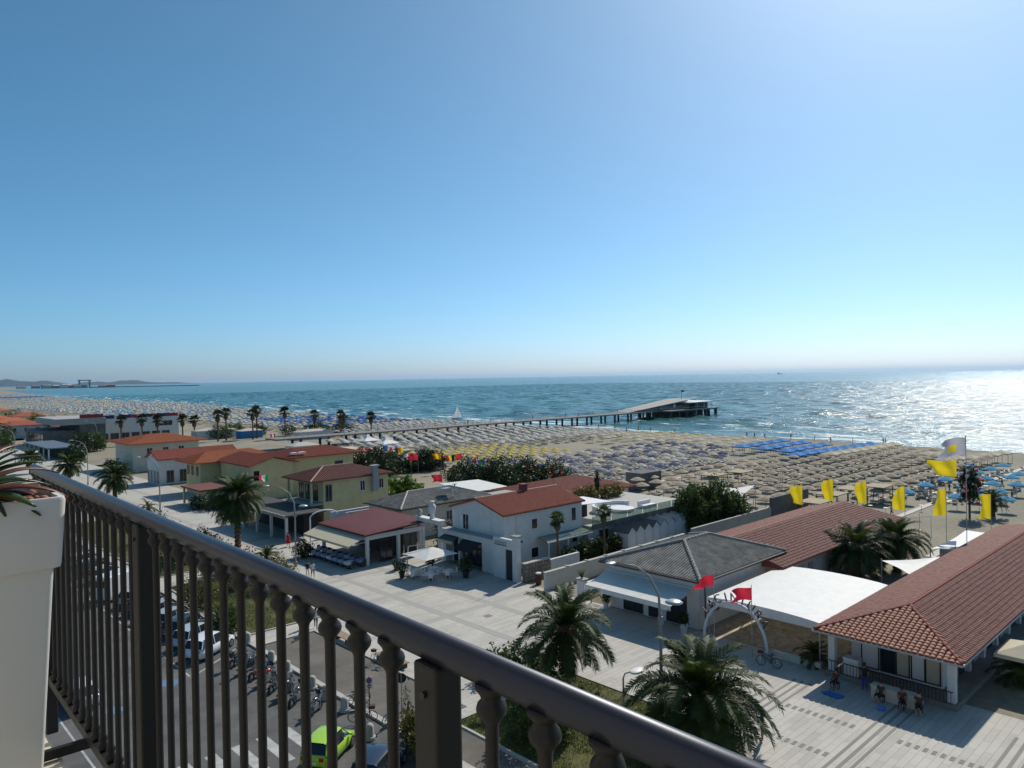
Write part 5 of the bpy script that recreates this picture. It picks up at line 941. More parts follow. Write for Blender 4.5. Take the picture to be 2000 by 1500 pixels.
g=MB(); g.add([(1.28,-.8,2.2),(1.28,.8,2.2),(1.86,.84,1.32),(1.86,-.84,1.32)],[(0,1,2,3),(3,2,1,0)]); o=g.build('windscreen',GLASS,t,local=True); o.location=(.03,0,.03); g=MB(); g.box(-2.53,-2.5,-.7,.7,1.45,2.05); g.build('rear_window',GLASS,t,local=True)

def torus(mb, c, R_, r, axis='y', n=20, k=6, m=0):
    v=[]
    for i in range(n):
        a=2*math.pi*i/n
        for j in range(k):
            b=2*math.pi*j/k; rr=R_+r*math.cos(b); v.append((c[0]+rr*math.cos(a), c[1]+r*math.sin(b), c[2]+rr*math.sin(a)))
    mb.add(v,[(i*k+j,((i+1)%n)*k+j,((i+1)%n)*k+(j+1)%k,i*k+(j+1)%k) for i in range(n) for j in range(k)],m); return mb
def motorcycle(loc, rz, c, label, scooter=False, box=False, group='motorcycles parked in a row by the bollards'):
    t = thing('motorcycle', label, 'motorcycle', loc, rz, None); pm = paintm('moto_%s'%label[:14], c)
    for x in (-.68,.68): w_=MB(); torus(w_,(x,0,.31),.25,.075); o=w_.build('wheel',RUBBER,t,smooth=True,local=True); h=MB(); h.cyl((x,-.06,.31),(x,.06,.31),.12,n=10); [h.cyl((x,0,.31),(x+.24*math.cos(a),0,.31+.24*math.sin(a)),.012,n=4) for a in np.linspace(0,5.2,6)]; h.build('hub',STEEL,o,local=True)
    b=MB(); b.sphere((.18,0,.82),.26,10,6,(1.25,.62,.62)); b.sphere((-.55,0,.80),.2,8,5,(1.5,.6,.5)); b.build('body',pm,t,smooth=True,local=True); e=MB(); e.box(-.25,.3,-.16,.16,.30,.62); e.cyl((-.2,.17,.35),(-.95,.2,.42),.05,n=8); e.build('engine',STEEL if not scooter else BLACKM,t,local=True)
    s=MB(); s.sphere((-.32,0,.86),.2,10,5,(1.9,.75,.35)); s.build('seat',RUBBER,t,smooth=True,local=True); f=MB(); f.tube([(.68,.09,.31),(.5,.1,.85),(.42,.1,1.0)],.03,6); f.tube([(.68,-.09,.31),(.5,-.1,.85),(.42,-.1,1.0)],.03,6); f.tube([(.3,-.38,1.02),(.42,-.2,1.05),(.42,.2,1.05),(.3,.38,1.02)],.02,6); f.tube([(.4,.3,1.04),(.48,.42,1.2)],.01,4); f.tube([(.4,-.3,1.04),(.48,-.42,1.2)],.01,4); f.build('fork',CHROME,t,local=True)
    m=MB(); m.sphere((.5,.44,1.22),.07,8,4,(.4,1,.7)); m.sphere((.5,-.44,1.22),.07,8,4,(.4,1,.7)); m.build('mirror',BLACKM,t,local=True); l=MB(); l.sphere((.62,0,.92),.11,8,5); l.build('headlight',CHROME,t,local=True)
    ws=MB(); ws.add([(.6,-.18,1.0),(.6,.18,1.0),(.46,.16,1.35),(.46,-.16,1.35)],[(0,1,2,3),(3,2,1,0)]); ws.build('windscreen',GLASSG if scooter else GLASS,t,local=True); k_=MB(); k_.tube([(-.1,.15,.3),(-.15,.35,.01)],.015,4); k_.build('stand',BLACKM,t,local=True)
    if box: q_=MB(); q_.box(-1.05,-.62,-.22,.22,.92,1.25); bevel(q_.build('top_box',pm if box==1 else BLACKM,t,local=True),.05)
    return t
mot=[(51.6,(0.10,0.012,0.015),'maroon scooter with black top box next to the white family car',True,2),(49.9,(0.04,0.10,0.16),'blue grey scooter with shiny round top box beside the maroon scooter',True,1),(48.4,(0.02,0.03,0.05),'dark blue motorcycle beside the blue grey scooter',False,0),(47.0,(0.40,0.02,0.02),'motorcycle with bright red seat cowl',False,1),(45.6,(0.015,0.015,0.015),'black motorcycle just past the red cowled one',False,0),(44.2,(0.02,0.02,0.022),'black touring motorcycle with pale fairing',True,0),(42.8,(0.05,0.05,0.055),'dark grey motorcycle with chrome engine',False,0),(40.6,(0.06,0.06,0.065),'silver black motorcycle standing alone at the end of the row',False,0)]
for y,c,lab,sc,bx in mot: motorcycle((21.4,y,-0.116), RZ+rng.uniform(-.12,.12), c, lab, sc, bx)
def bicycle(loc, rz, c, label, tilt=0.06):
    t = thing('bicycle', label, 'bicycle', loc, rz); pm = mat('bike_%s'%label[:16], c, 0.45)
    for x in (-.53,.53): w_=MB(); torus(w_,(x,0,.34),.315,.022,n=24,k=5); o=w_.build('wheel',RUBBER,t,local=True); s=MB(); [s.cyl((x,0,.34),(x+.31*math.cos(a),0,.34+.31*math.sin(a)),.004,n=3) for a in np.linspace(0,2*math.pi,15)[:-1]]; s.cyl((x,-.04,.34),(x,.04,.34),.025,n=8); s.build('spokes',CHROME,o,local=True)
    f=MB()
    for a,b in (((-.53,0,.34),(-.12,0,.32)),((-.12,0,.32),(-.22,0,.80)),((-.53,0,.34),(-.20,0,.72)),((-.12,0,.32),(.36,0,.74)),((-.20,0,.72),(.35,0,.82)),((.33,0,.88),(.53,0,.34))): f.cyl(a,b,.018,n=6)
    f.build('frame',pm,t,local=True); h=MB(); h.tube([(.33,0,.88),(.32,0,1.0)],.014,5); h.tube([(.2,-.27,1.0),(.33,-.1,1.02),(.33,.1,1.02),(.2,.27,1.0)],.013,5); h.build('handlebar',BLACKM,t,local=True); s=MB(); s.sphere((-.24,0,.86),.12,8,4,(1.1,.6,.3)); s.build('saddle',BLACKM,t,local=True)
    p=MB(); torus(p,(-.12,0,.32),.09,.012,n=14,k=4); p.tube([(-.12,-.06,.32),(-.02,-.08,.18)],.01,4); p.tube([(-.12,.06,.32),(-.22,.08,.46)],.01,4); p.build('crank',BLACKM,t,local=True); b=MB(); b.box(.42,.72,-.14,.14,.82,1.0); b.build('basket',WOODD,t,local=True); m=MB(); torus(m,(-.53,0,.34),.37,.012,n=16,k=4); m.box(-.75,-.25,-.06,.06,.72,.74); m.build('carrier',STEEL,t,local=True)
    t.rotation_euler=(tilt,0,rz); return t
q=gz(709,1410,.02); bicycle((q.x,q.y,0.021), math.atan2(-.75,.91), (0.25,0.04,0.03), 'red city bicycle with basket leaning by the sign post'); q=gz(697,1376,.02); bicycle((q.x,q.y,0.021), math.atan2(-.6,.9)+.3, (0.02,0.09,0.09), 'dark teal bicycle behind the red one')
q=gz(733,1283,0); bicycle((28.2,44.0,0.021), math.pi/2+.15, (0.02,0.02,0.02), 'black bicycle leaning on the slatted bench'); q=gz(762,1412,0); bicycle((q.x,q.y,0.004), .4, (0.1,0.1,0.1), 'grey bicycle parked in front of the zebra strip'); bicycle((46.7,24.6,0.002), math.pi/2+.2, (0.03,0.03,0.03), 'black bicycle at the right foot of the letter arch'); q=gz(580,1245); bicycle((27.2,53.2,0.021), .7, (0.05,0.10,0.15), 'blue bicycle parked at the end of the side drive')

# ================================================================ PEOPLE
SKIN = [mat('skin_a',(0.48,0.27,0.18),0.6), mat('skin_b',(0.28,0.14,0.09),0.6)]; HAIRD = mat('hair_dark',(0.025,0.016,0.012),0.6)
def skin_body(pose):
    J = dict(pel=(0,0,.95),abd=(0,.0,1.12),che=(0,.0,1.33),nec=(0,0,1.48),hea=(0.02,0,1.60),top=(0.01,0,1.72),shL=(0,.18,1.40),elL=(-.02,.24,1.13),haL=(.06,.24,.90),fiL=(.10,.24,.80),shR=(0,-.18,1.40),elR=(-.02,-.24,1.13),haR=(.06,-.24,.90),fiR=(.10,-.24,.80),
             hiL=(0,.09,.90),knL=(.02,.10,.50),anL=(0,.10,.09),toL=(.17,.11,.035),hiR=(0,-.09,.90),knR=(.02,-.10,.50),anR=(0,-.10,.09),toR=(.17,-.11,.035))
    J.update(pose); names = list(J); E = [('pel','abd'),('abd','che'),('che','nec'),('nec','hea'),('hea','top'),('che','shL'),('shL','elL'),('elL','haL'),('haL','fiL'),('che','shR'),('shR','elR'),('elR','haR'),('haR','fiR'),('pel','hiL'),('hiL','knL'),('knL','anL'),('anL','toL'),('pel','hiR'),('hiR','knR'),('knR','anR'),('anR','toR')]
    rad = dict(pel=(.15,.12),abd=(.14,.105),che=(.165,.115),nec=(.058,.058),hea=(.085,.10),top=(.07,.085),shL=(.062,.062),shR=(.062,.062),elL=(.043,.043),elR=(.043,.043),haL=(.032,.032),haR=(.032,.032),fiL=(.03,.018),fiR=(.03,.018),hiL=(.095,.095),hiR=(.095,.095),knL=(.06,.06),knR=(.06,.06),anL=(.042,.042),anR=(.042,.042),toL=(.038,.03),toR=(.038,.03))
    me = bpy.data.meshes.new('body'); me.from_pydata([J[n] for n in names], [(names.index(a),names.index(b)) for a,b in E], []); o = bpy.data.objects.new('tmp', me); col.objects.link(o); sm = o.modifiers.new('s','SKIN'); sm.use_smooth_shade = True
    for i,n in enumerate(names): d=me.skin_vertices[0].data[i]; d.radius=rad[n]; d.use_root=(n=='pel')
    o.modifiers.new('d','SUBSURF').levels = 1; dg = bpy.context.evaluated_depsgraph_get(); dg.update(); r = bpy.data.meshes.new_from_object(o.evaluated_get(dg)); bpy.data.objects.remove(o); return r, J
POSES = {'stand': {}, 'walk': dict(knL=(.22,.10,.53),anL=(.20,.10,.13),toL=(.36,.10,.09),knR=(-.08,-.10,.50),anR=(-.30,-.10,.14),toR=(-.18,-.10,.04),elL=(-.12,.24,1.15),haL=(-.05,.25,.93),fiL=(0,.25,.85),elR=(.10,-.24,1.15),haR=(.25,-.23,1.0),fiR=(.32,-.23,.95)),
 'arms': dict(elR=(.10,-.30,1.30),haR=(.32,-.30,1.38),fiR=(.42,-.30,1.40),elL=(-.02,.25,1.14),haL=(.2,.2,1.1),fiL=(.28,.18,1.1)),
 'sit': dict(pel=(0,0,.50),abd=(0,0,.68),che=(.02,0,.89),nec=(.04,0,1.04),hea=(.06,0,1.16),top=(.05,0,1.28),shL=(.02,.18,.96),shR=(.02,-.18,.96),elL=(.05,.24,.70),elR=(.05,-.24,.70),haL=(.25,.16,.60),haR=(.25,-.16,.60),fiL=(.33,.14,.58),fiR=(.33,-.14,.58),hiL=(.04,.1,.48),hiR=(.04,-.1,.48),knL=(.44,.12,.48),knR=(.44,-.12,.48),anL=(.42,.12,.09),anR=(.42,-.12,.09),toL=(.58,.12,.035),toR=(.58,-.12,.035))}
BODY = {k: skin_body(v) for k, v in POSES.items()}
def person(loc, rz, pose, top, bottom, label, sk=0, dress=False, hair=HAIRD, sc=1.0, group=None, hem=.5, sleeve=True, bag=False):
    t = thing('person', label, 'person', loc, rz, group); me0, J = BODY[pose]; me = me0.copy(); me.materials.clear()
    for m in (SKIN[sk], top, bottom, RUBBER): me.materials.append(m)
    zs = J['pel'][2]-.03; zn = J['nec'][2]-.04
    for p in me.polygons:
        c = p.center; out = abs(c.y) > .2 and c.z < J['shL'][2]-.15
        if c.z > zn: i = 0
        elif pose == 'sit': i = 1 if c.z > zs+.05 and not out else (0 if out and c.z > .56 else (2 if c.z > .40 else 0))
        elif out and c.z > .55 and abs(c.y) > .185: i = 0
        elif c.z > zs: i = 1
        elif c.z > hem and not dress: i = 2
        elif c.z < .09: i = 3
        else: i = 0
        p.material_index = i
    link('body', me, t, True); hx, hz = J['hea'][0], J['hea'][2]; h = MB(); h.sphere((hx-.025,0,hz+.055),.118,10,6,(.95,.85,1.0)); h.build('hair', hair, t, smooth=True, local=True)
    if dress: d = MB(); d.lathe([(.30,.45),(.25,.7),(.17,1.0),(.15,1.12),(.19,1.3),(.12,1.42)], (0,0,0), 14); d.build('dress', bottom, t, smooth=True, local=True)
    if bag: d = MB(); d.box(.02,.3,.27,.37,.5,.85); bevel(d.build('bag', WOODL, t, local=True), .03)
    t.scale = (sc,sc,sc); return t
W_=mat('cotton_white',(0.7,0.7,0.7),.9); REDD=mat('cotton_red',(0.45,0.02,0.025),.9); DULL=mat('cotton_dull_red',(0.09,0.035,0.03),.9); DBR=mat('cotton_brown',(0.07,0.05,0.04),.9); NAVY=mat('cotton_navy',(0.03,0.04,0.09),.9); BLK=mat('cotton_black',(0.02,0.02,0.022),.9); LIME=mat('cotton_lime',(0.18,0.55,0.08),.9); VIO=mat('cotton_violet',(0.25,0.2,0.42),.9); BLU=mat('cotton_blue',(0.03,0.06,0.30),.9); BEI=mat('cotton_beige',(0.4,0.33,0.25),.9); PNK=mat('cotton_pink',(0.6,0.2,0.22),.9)
q=gz(563,1068); person((q.x,q.y,0.002), 1.2, 'walk', REDD, REDD, 'person in a long red dress walking by the tall lamp', dress=True)
q=gz(611,1129); person((q.x,q.y,0.002), -1.9, 'walk', W_, NAVY, 'person in white shirt and dark shorts walking beside a companion', hem=.45, sc=.97); q=gz(601,1127); person((q.x,q.y,0.002), -1.9, 'walk', BLK, W_, 'person in dark top walking beside the white shirted companion', sc=.93)
q=gz(600,1226); person((q.x,q.y,0.002), 1.0, 'walk', W_, BEI, 'person in white top and light trousers walking at the drive end', hem=.1); q=gz(617,1228); person((q.x,q.y,0.002), 1.0, 'walk', W_, BLK, 'person in white shirt and black trousers walking at the drive end', hem=.1, sc=.97)
q=gz(1489,1447); person((q.x,q.y,0.002), 2.2, 'arms', VIO, LIME, 'person in violet top and lime shorts standing beside the dense date palm', hem=.62, sk=1)
q=gz(1697,1345); person((47.35,18.55,0.002), .2, 'stand', BLK, BLU, 'person in dark top and long blue skirt at the bath house porch', hem=.12, sk=1)
for i,(y,x,c,lab) in enumerate(((17.2,46.4,DBR,'person in brown sitting on a stool at the porch, on the chest side'),(16.0,46.3,DULL,'person in dull red sitting on a stool before the cream chest'),(15.1,46.35,DBR,'person in brown sitting on a stool by the porch corner'),(19.9,46.4,DULL,'person in dark red sitting beside the blue cloth'))):
    person((x,y,0.002), math.pi+rng.uniform(-.5,.5), 'sit', c, BLK, lab, sk=i%2); st_=MB(); st_.box(x-.17,x+.17,y-.17,y+.17,.36,.40); [st_.box(x+a*.14-.02,x+a*.14+.02,y+b*.14-.02,y+b*.14+.02,.002,.36) for a in (1,-1) for b in (1,-1)]; tag(st_.build('stool', WOODD), 'low dark stool under a sitting person at the bath house porch', 'stool', 'porch stools')
cl=MB(); cl.slab([(44.9,19.2,.05),(45.5,19.0,.09),(45.7,20.1,.05),(45.1,20.3,.10)],.04); tag(cl.build('blue_cloth', mat('cloth_blue',(0.03,0.16,0.45),.8)), 'crumpled bright blue cloth lying on the paving', 'cloth'); cl=MB(); cl.box(45.1,45.45,16.6,17.0,.002,.22); bevel(tag(cl.build('cool_box', mat('box_blue',(0.12,0.2,0.6),.5)), 'small blue and white cool box on the paving', 'box'), .03)
q=gz(1741,1010); person((q.x,q.y,0), -1.2, 'walk', BEI, BLK, 'bare chested bather walking on the sand by the yellow banners', sk=1, hem=.55)

# ================================================================ CAFE AND RESTAURANT FURNITURE
def table(x, y, label, cl_m, r=.45, h=.74, group=None, sq=True):
    t = thing('cafe_table', label, 'table', (x,y,0.002), rng.uniform(-.1,.1), group); p=MB(); p.cyl((0,0,0),(0,0,h),.035,n=6); p.box(-.22,.22,-.22,.22,0,.03); p.build('leg', FRAMED, t, local=True); p=MB(); p.box(-r,r,-r,r,h,h+.03); p.build('top', WOODL, t, local=True); 
    if cl_m: c=MB(); z=h+.032; c.add([(-r-.02,-r-.02,z),(r+.02,-r-.02,z),(r+.02,r+.02,z),(-r-.02,r+.02,z),(-r-.06,-r-.06,z-.3),(r+.06,-r-.05,z-.28),(r+.05,r+.07,z-.31),(-r-.06,r+.05,z-.29)],[(0,1,2,3),(0,4,5,1),(1,5,6,2),(2,6,7,3),(3,7,4,0)]); c.build('tablecloth', cl_m, t, local=True)
    return t
chp = None
def chair(x, y, rz, m, label, group):
    t = thing('cafe_chair', label, 'chair', (x,y,0.002), rz, group); p=MB(); p.box(-.21,.21,-.21,.21,.43,.47); p.build('seat', m, t, local=True); p=MB(); p.box(-.23,-.19,-.2,.2,.47,.88); p.build('backrest', m, t, local=True)
    for a in (1,-1):
        for b in (1,-1): p=MB(); p.cyl((a*.18,b*.18,0),(a*.17,b*.17,.43),.018,n=5); p.build('leg', m, t, local=True)
    return t
TCB = mat('cloth_lightblue',(0.30,0.36,0.55),.85); TCW = mat('cloth_white',(0.66,0.67,0.7),.85)
first=None
for i in range(8):
    for j in range(2):
        x, y = 40.7+j*1.45, 68.9+i*1.2; table(x, y, 'restaurant table with pale cloth under the cream awning', TCB if (i+j)%3 else TCW, .4, group='restaurant tables under the awning')
        for s in (1,-1): 
            if first is None: first = chair(x, y+s*.55, -s*math.pi/2, WOODD, 'dark chair at the restaurant tables under the awning', 'restaurant chairs')
            else: dup(first, (x+rng.uniform(-.1,.1), y+s*.55, 0.002), -s*math.pi/2+rng.uniform(-.2,.2))
first=None
for (x,y) in ((43.6,60.9),(45.4,60.2),(43.9,58.9),(45.8,58.4)):
    table(x, y, 'small white cafe table under the white parasol', TCW, .36, group='tables under the white parasol')
    for k in range(3):
        a = k*2.1+x
        if first is None: first = chair(x+.7*math.cos(a), y+.7*math.sin(a), a+math.pi, FRAMEW, 'white chair around the tables under the white parasol', 'chairs under the white parasol')
        else: dup(first, (x+.7*math.cos(a), y+.7*math.sin(a), .002), a+math.pi)
t = thing('cantilever_parasol', 'large square white parasol on a tilted mast before the shop', 'parasol', (43.2,61.9,0.002)); p=MB(); p.cyl((0,0,0),(0.15,-.1,3.0),.05,n=8); p.tube([(.15,-.1,3.0),(1.2,-1.2,3.25),(1.6,-1.9,3.0)],.035,6); p.box(-.4,.4,-.4,.4,0,.1); p.build('mast', STEEL, t, local=True)
c=MB(); cx,cy,cz,r=1.55,-1.95,2.95,2.05; co=[(cx+a*r,cy+b*r,2.3) for a,b in ((-1,-1),(1,-1),(1,1),(-1,1))]
for i in range(4): c.add([co[i],((co[i][0]+co[(i+1)%4][0])/2,(co[i][1]+co[(i+1)%4][1])/2,2.36),co[(i+1)%4],(cx,cy,cz)],[(0,1,3),(1,2,3)])
c.build('canopy', AWNW, t, local=True); c=MB(); [c.tube([(cx,cy,cz-.05),(k[0],k[1],k[2]-.02)],.015,4) for k in co]; c.build('rib', STEEL, t, local=True)
def pot_plant(x, y, label, s=1.0, leaf=LEAFD, potm=WHITE, z=.002, n=420, r=.4):
    t = thing('potted_plant', label, 'plant', (x,y,z)); p=MB(); p.lathe([(.20*s,0),(.28*s,.5*s),(.31*s,.52*s),(.31*s,.58*s),(.26*s,.58*s),(.25*s,.52*s)],(0,0,0),12); p.build('pot', potm, t, local=True); link('crown', foliage(n, [(0,0,.58*s+r*.8,r,r,r)], .09*s, leaf, int(x*10+y)), t, True)
q=gz(1341,1247); pot_plant(48.6,32.6,'plant in a tall white pot at the corner of the snack bar',1.2); pot_plant(49.0,40.7,'plant in a white pot by the trellis of the snack bar',1.0); pot_plant(46.9,57.0,'bushy plant in a dark pot at the edge of the white parasol tables',1.3,potm=FRAMED,r=.7); pot_plant(42.4,61.6,'bushy dark plant by the mast of the white parasol',1.1,potm=FRAMED,r=.55); pot_plant(43.6,64.4,'small plant in a dark pot alone on the square',.8,potm=FRAMED); pot_plant(46.4,62.2,'dark plant by the shop front under the parasol edge',1.1,potm=FRAMED,r=.5)
t=thing('planter_pillar','white pillar with a spiky agave on top by the awning','planter',(49.6,43.9,0)); wallbox(t,49.3,49.8,43.5,44.3,.002,1.7,WHITE,'pillar'); wallbox(t,49.8,51.8,43.6,43.9,.002,1.45,CREAM,'low_wall'); wallbox(t,49.2,49.95,43.4,44.4,1.702,1.85,GREYP,'tray')
a_=MB(); [a_.add([(49.57+.05*math.cos(b),43.9+.05*math.sin(b),1.85),(49.57-.05*math.cos(b),43.9-.05*math.sin(b),1.85),(49.57+rng.uniform(-.5,.5),43.9+rng.uniform(-.5,.5),1.85+rng.uniform(.5,1.0))],[(0,1,2)]) for b in np.linspace(0,6.2,34)]; tag(a_.build('agave',LEAFM),'spiky agave growing on top of the white planter pillar','plant')
tl=thing('trellis','pale lattice trellis panel at the end of the snack bar','trellis',(49.2,41.8,0)); l=MB()
for i in range(9): l.tube([(49.3,41.2+i*.15,.1),(49.3,41.2+min(1.35,i*.15+1.2),.1+min(1.2,1.35-i*.15+.0))],.015,4); l.tube([(49.32,41.2+i*.15,.1),(49.32,41.2+max(0,i*.15-1.2),.1+min(1.2,i*.15))],.015,4)
l.build('lattice',WOODL,tl); l=MB(); [l.box(49.25,49.37,y-.04,y+.04,.002,1.45) for y in (41.15,42.6)]; l.box(49.25,49.37,41.15,42.6,1.45,1.52); l.build('frame',WOODL,tl)
for i,(x,y) in enumerate(((56,25),(58,24),(57.2,27.5),(59,26))):
    table(x,y,'cafe table beneath the white marquee',TCW,.4,group='tables beneath the marquee')
    for k in range(2): dup(first,(x+.7*(-1)**k,y,.002),math.pi*k+math.pi,'white chair beneath the white marquee','chairs beneath the marquee')
# cream parasol at the bath house corner, sails, statue, play frames
t=thing('parasol','cream square parasol at the corner of the bath house','parasol',(54.6,11.2,0)); p=MB(); p.cyl((0,0,0),(0,0,2.9),.05,n=8); p.build('mast',STEEL,t,local=True); c=MB(); co=[(a*1.7,b*1.7,2.35) for a,b in ((-1,-1),(1,-1),(1,1),(-1,1))]
for i in range(4): c.add([co[i],co[(i+1)%4],(0,0,3.0)],[(0,1,2)]); c.add([co[i],co[(i+1)%4],(co[(i+1)%4][0],co[(i+1)%4][1],2.1),(co[i][0],co[i][1],2.1)],[(0,1,2,3)])
c.build('canopy',AWNC,t,local=True)
def sail(pts, label, posts=True, m=TENT):
    t=thing('shade_sail',label,'shade sail',(pts[0][0],pts[0][1],0)); n=8; k=len(pts); c=Vector((sum(p[0] for p in pts)/k,sum(p[1] for p in pts)/k,sum(p[2] for p in pts)/k-.15)); mb=MB(); ring=[]
    for i in range(k):
        a,b=Vector(pts[i]),Vector(pts[(i+1)%k])
        for j in range(n): u=j/n; p=a.lerp(b,u); p=p.lerp(c,.16*math.sin(math.pi*u)); ring.append(p)
    mb.v=[tuple(c)]+[tuple(p) for p in ring]; mb.f=[(0,1+i,1+(i+1)%len(ring)) for i in range(len(ring))]; mb.m=[0]*len(ring); mb.build('membrane',m,t,smooth=True)
    if posts:
        for p in pts: q_=MB(); q_.cyl((p[0],p[1],0),(p[0],p[1],p[2]+.15),.05,n=6); q_.build('post',POLEG,t)
sail([(102,55.5,3.2),(96,58.6,3.0),(84.8,49.3,2.9)],'cream triangular shade sail behind the dense bush',m=AWNW); sail([(76,23.6,3.1),(87,23.6,3.2),(89,19.5,3.2),(78.5,22.2,3.0)],'white shade sail near the foot of the tallest flag pole'); sail([(69.5,25.6,2.9),(74.5,22.3,2.9),(67.8,22.2,2.2)],'small white triangular sail in the courtyard behind the marquee')
t=thing('bath_kiosk','white kiosk with dark blue base on the beach terrace','kiosk',(82,22.6,0)); wallbox(t,79.5,85.5,22.2,24.0,.002,1.2,NAVY,'base'); wallbox(t,79.6,85.4,22.3,23.9,1.202,2.5,WHITE,'upper')
t=thing('horse_statue','white rocking horse statue on the terrace by the sand','statue',(83.5,29.4,0)); h=MB(); h.tube([(82.3,29.9,1.5),(82.9,29.6,1.65),(83.9,29.2,1.62),(84.5,28.9,1.5)],[.25,.42,.45,.25],10); h.tube([(82.5,29.8,1.6),(82.0,30.1,2.1),(81.7,30.2,2.15),(81.4,30.35,1.9)],[.3,.2,.2,.1],8); h.build('body',WHITE,t,smooth=True); [ (lambda l: (l.tube([(x,y,1.4),(x,y,.9)],[.14,.09],6), l.build('leg',WHITE,t)))(MB()) for x,y in ((82.6,29.5),(82.7,29.9),(84.1,28.9),(84.3,29.3)) ]; l=MB(); l.box(81.9,84.8,28.6,30.2,.002,.9); l.build('pedestal',WOODD,t)
for i,(u,v) in enumerate(((1795,1035),(1700,985),(1755,975),(1730,990),(1800,985))):
    q=gz(u,v+14); t=thing('beach_shower','small white topped table post on the open sand','post',(q.x,q.y,0),0,'table posts on the open sand'); p=MB(); p.cyl((0,0,0),(0,0,.85),.03,n=6); p.build('post',STEEL,t,local=True); p=MB(); p.cyl((0,0,.85),(0,0,.9),.3,n=12); p.build('disc',FRAMEW,t,local=True)
t=thing('swing_frame','thin white swing frame on the sand beyond the cabins','frame',(93.5,31.5,0)); p=MB(); p.tube([(91,33.4,0),(91,33.4,2.4),(97,30,2.4),(97,30,0)],.05,6); p.tube([(91,33.4,2.4),(92,35,2.4)],.04,6); p.tube([(97,30,2.4),(98,31.6,2.4),(98,31.6,0)],.04,6); p.tube([(92,35,2.4),(92,35,0)],.04,6); p.build('tube',FRAMEW,t)
# ================================================================ BEACH UMBRELLAS AND LOUNGERS
THATCH = mat('straw_thatch', (0.38,0.30,0.21), 0.95, c2=(0.52,0.43,0.32), var=0.2, scale=5, bump=0.6, bscale=20, stretch=(1,1,3))
LTB = cloth('light_blue_canvas', (0.10,0.42,0.66), 0.3); BLUEC = cloth('bright_blue_canvas', (0.05,0.28,0.68), 0.25); ECRU = cloth('ecru_canvas', (0.66,0.58,0.44), 0.25); WHC = cloth('white_canvas', (0.62,0.59,0.54), 0.25); YEC = cloth('pale_yellow_canvas', (0.68,0.55,0.18), 0.3); NAC = cloth('navy_canvas', (0.085,0.105,0.20), 0.25); GBC = cloth('grey_blue_canvas', (0.27,0.28,0.33), 0.25); REC = cloth('coral_canvas', (0.6,0.12,0.08), 0.3)
def cone(n=10, r=1.3, z0=2.0, z1=2.55, flap=.0, jag=0.0, seed=0):
    rr=random.Random(seed); mb=MB(); v=[(0,0,z1)]+[(r*(1+jag*rr.uniform(-1,1))*math.cos(2*math.pi*i/n), r*(1+jag*rr.uniform(-1,1))*math.sin(2*math.pi*i/n), z0+jag*rr.uniform(-.4,.4)) for i in range(n)]
    mid=[(.5*x,.5*y,z1-(z1-z0)*.42) for x,y,z in v[1:]]; mb.v=[v[0]]+mid+v[1:]
    mb.f=[(0,1+i,1+(i+1)%n) for i in range(n)]+[(1+i,1+n+i,1+n+(i+1)%n,1+(i+1)%n) for i in range(n)]
    if flap: 
        k=len(mb.v); mb.v+=[(x,y,z-flap*(0.8+.4*(i%2))) for i,(x,y,z) in enumerate(v[1:])]; mb.f+=[(1+n+i,k+i,k+(i+1)%n,1+n+(i+1)%n) for i in range(n)]
    mb.m=[0]*len(mb.f); return mb
def polemb(h=2.5, r=.03): m=MB(); m.cyl((0,0,-.1),(0,0,h),r,n=6); return m
def umb(name, label, group, canopy, m, pole_m=STEEL, parts=True):
    t=thing(name, label, 'beach umbrella', (0,0,0), 0, group); canopy.build('canopy', m, t, local=True); polemb(2.5,.035).build('pole', pole_m, t, local=True); return t
used=set()
def put(proto, x, y, rz=None, z=-.03, sc=None):
    rz = rng.uniform(0,6.28) if rz is None else rz
    if proto.name not in used: used.add(proto.name); proto.location=(x,y,z); proto.rotation_euler=(0,0,rz); return proto
    return dup(proto, (x,y,z), rz)
# loungers
def lounger_mb(back=.5):
    m=MB(); m.box(-.95,.35,-.3,.3,.30,.35); m.add([(.35,-.3,.33),(.35,.3,.33),(.95,.3,.33+back*.7),(.95,-.3,.33+back*.7),(.37,-.3,.29),(.37,.3,.29),(.97,.3,.29+back*.7),(.97,-.3,.29+back*.7)],[(0,1,2,3),(7,6,5,4),(0,4,5,1),(1,5,6,2),(2,6,7,3),(3,7,4,0)])
    for x in (-.85,.3): 
        for y in (-.27,.27): m.box(x-.025,x+.025,y-.025,y+.025,0,.30)
    return m
LGREY=mat('lounger_grey',(0.30,0.31,0.33),.7); LBLUE=mat('lounger_blue',(0.12,0.22,0.42),.7); LWH=mat('lounger_white',(0.62,0.62,0.62),.6); LNAV=mat('lounger_navy',(0.06,0.07,0.16),.7)
def lproto(label, group, m, back=.5):
    o=lounger_mb(back).build('sun_lounger', m); return tag(o, label, 'sun lounger', group)
lg=lproto('grey sun lounger under the thatched umbrellas','grey sun loungers among the thatched umbrellas',LGREY,.4); lb=lproto('pale sun lounger set out on the sand among the light blue umbrellas','sun loungers among the light blue umbrellas',LWH,.6)
thatch=[umb('thatched_umbrella','straw thatched beach umbrella in the tan rows','thatched beach umbrellas',cone(12,1.28,1.98,2.5,.12,.06,s),THATCH,WOODL) for s in range(3)]
th_me=[t.children[0].data for t in thatch]
nT=0; nL=0
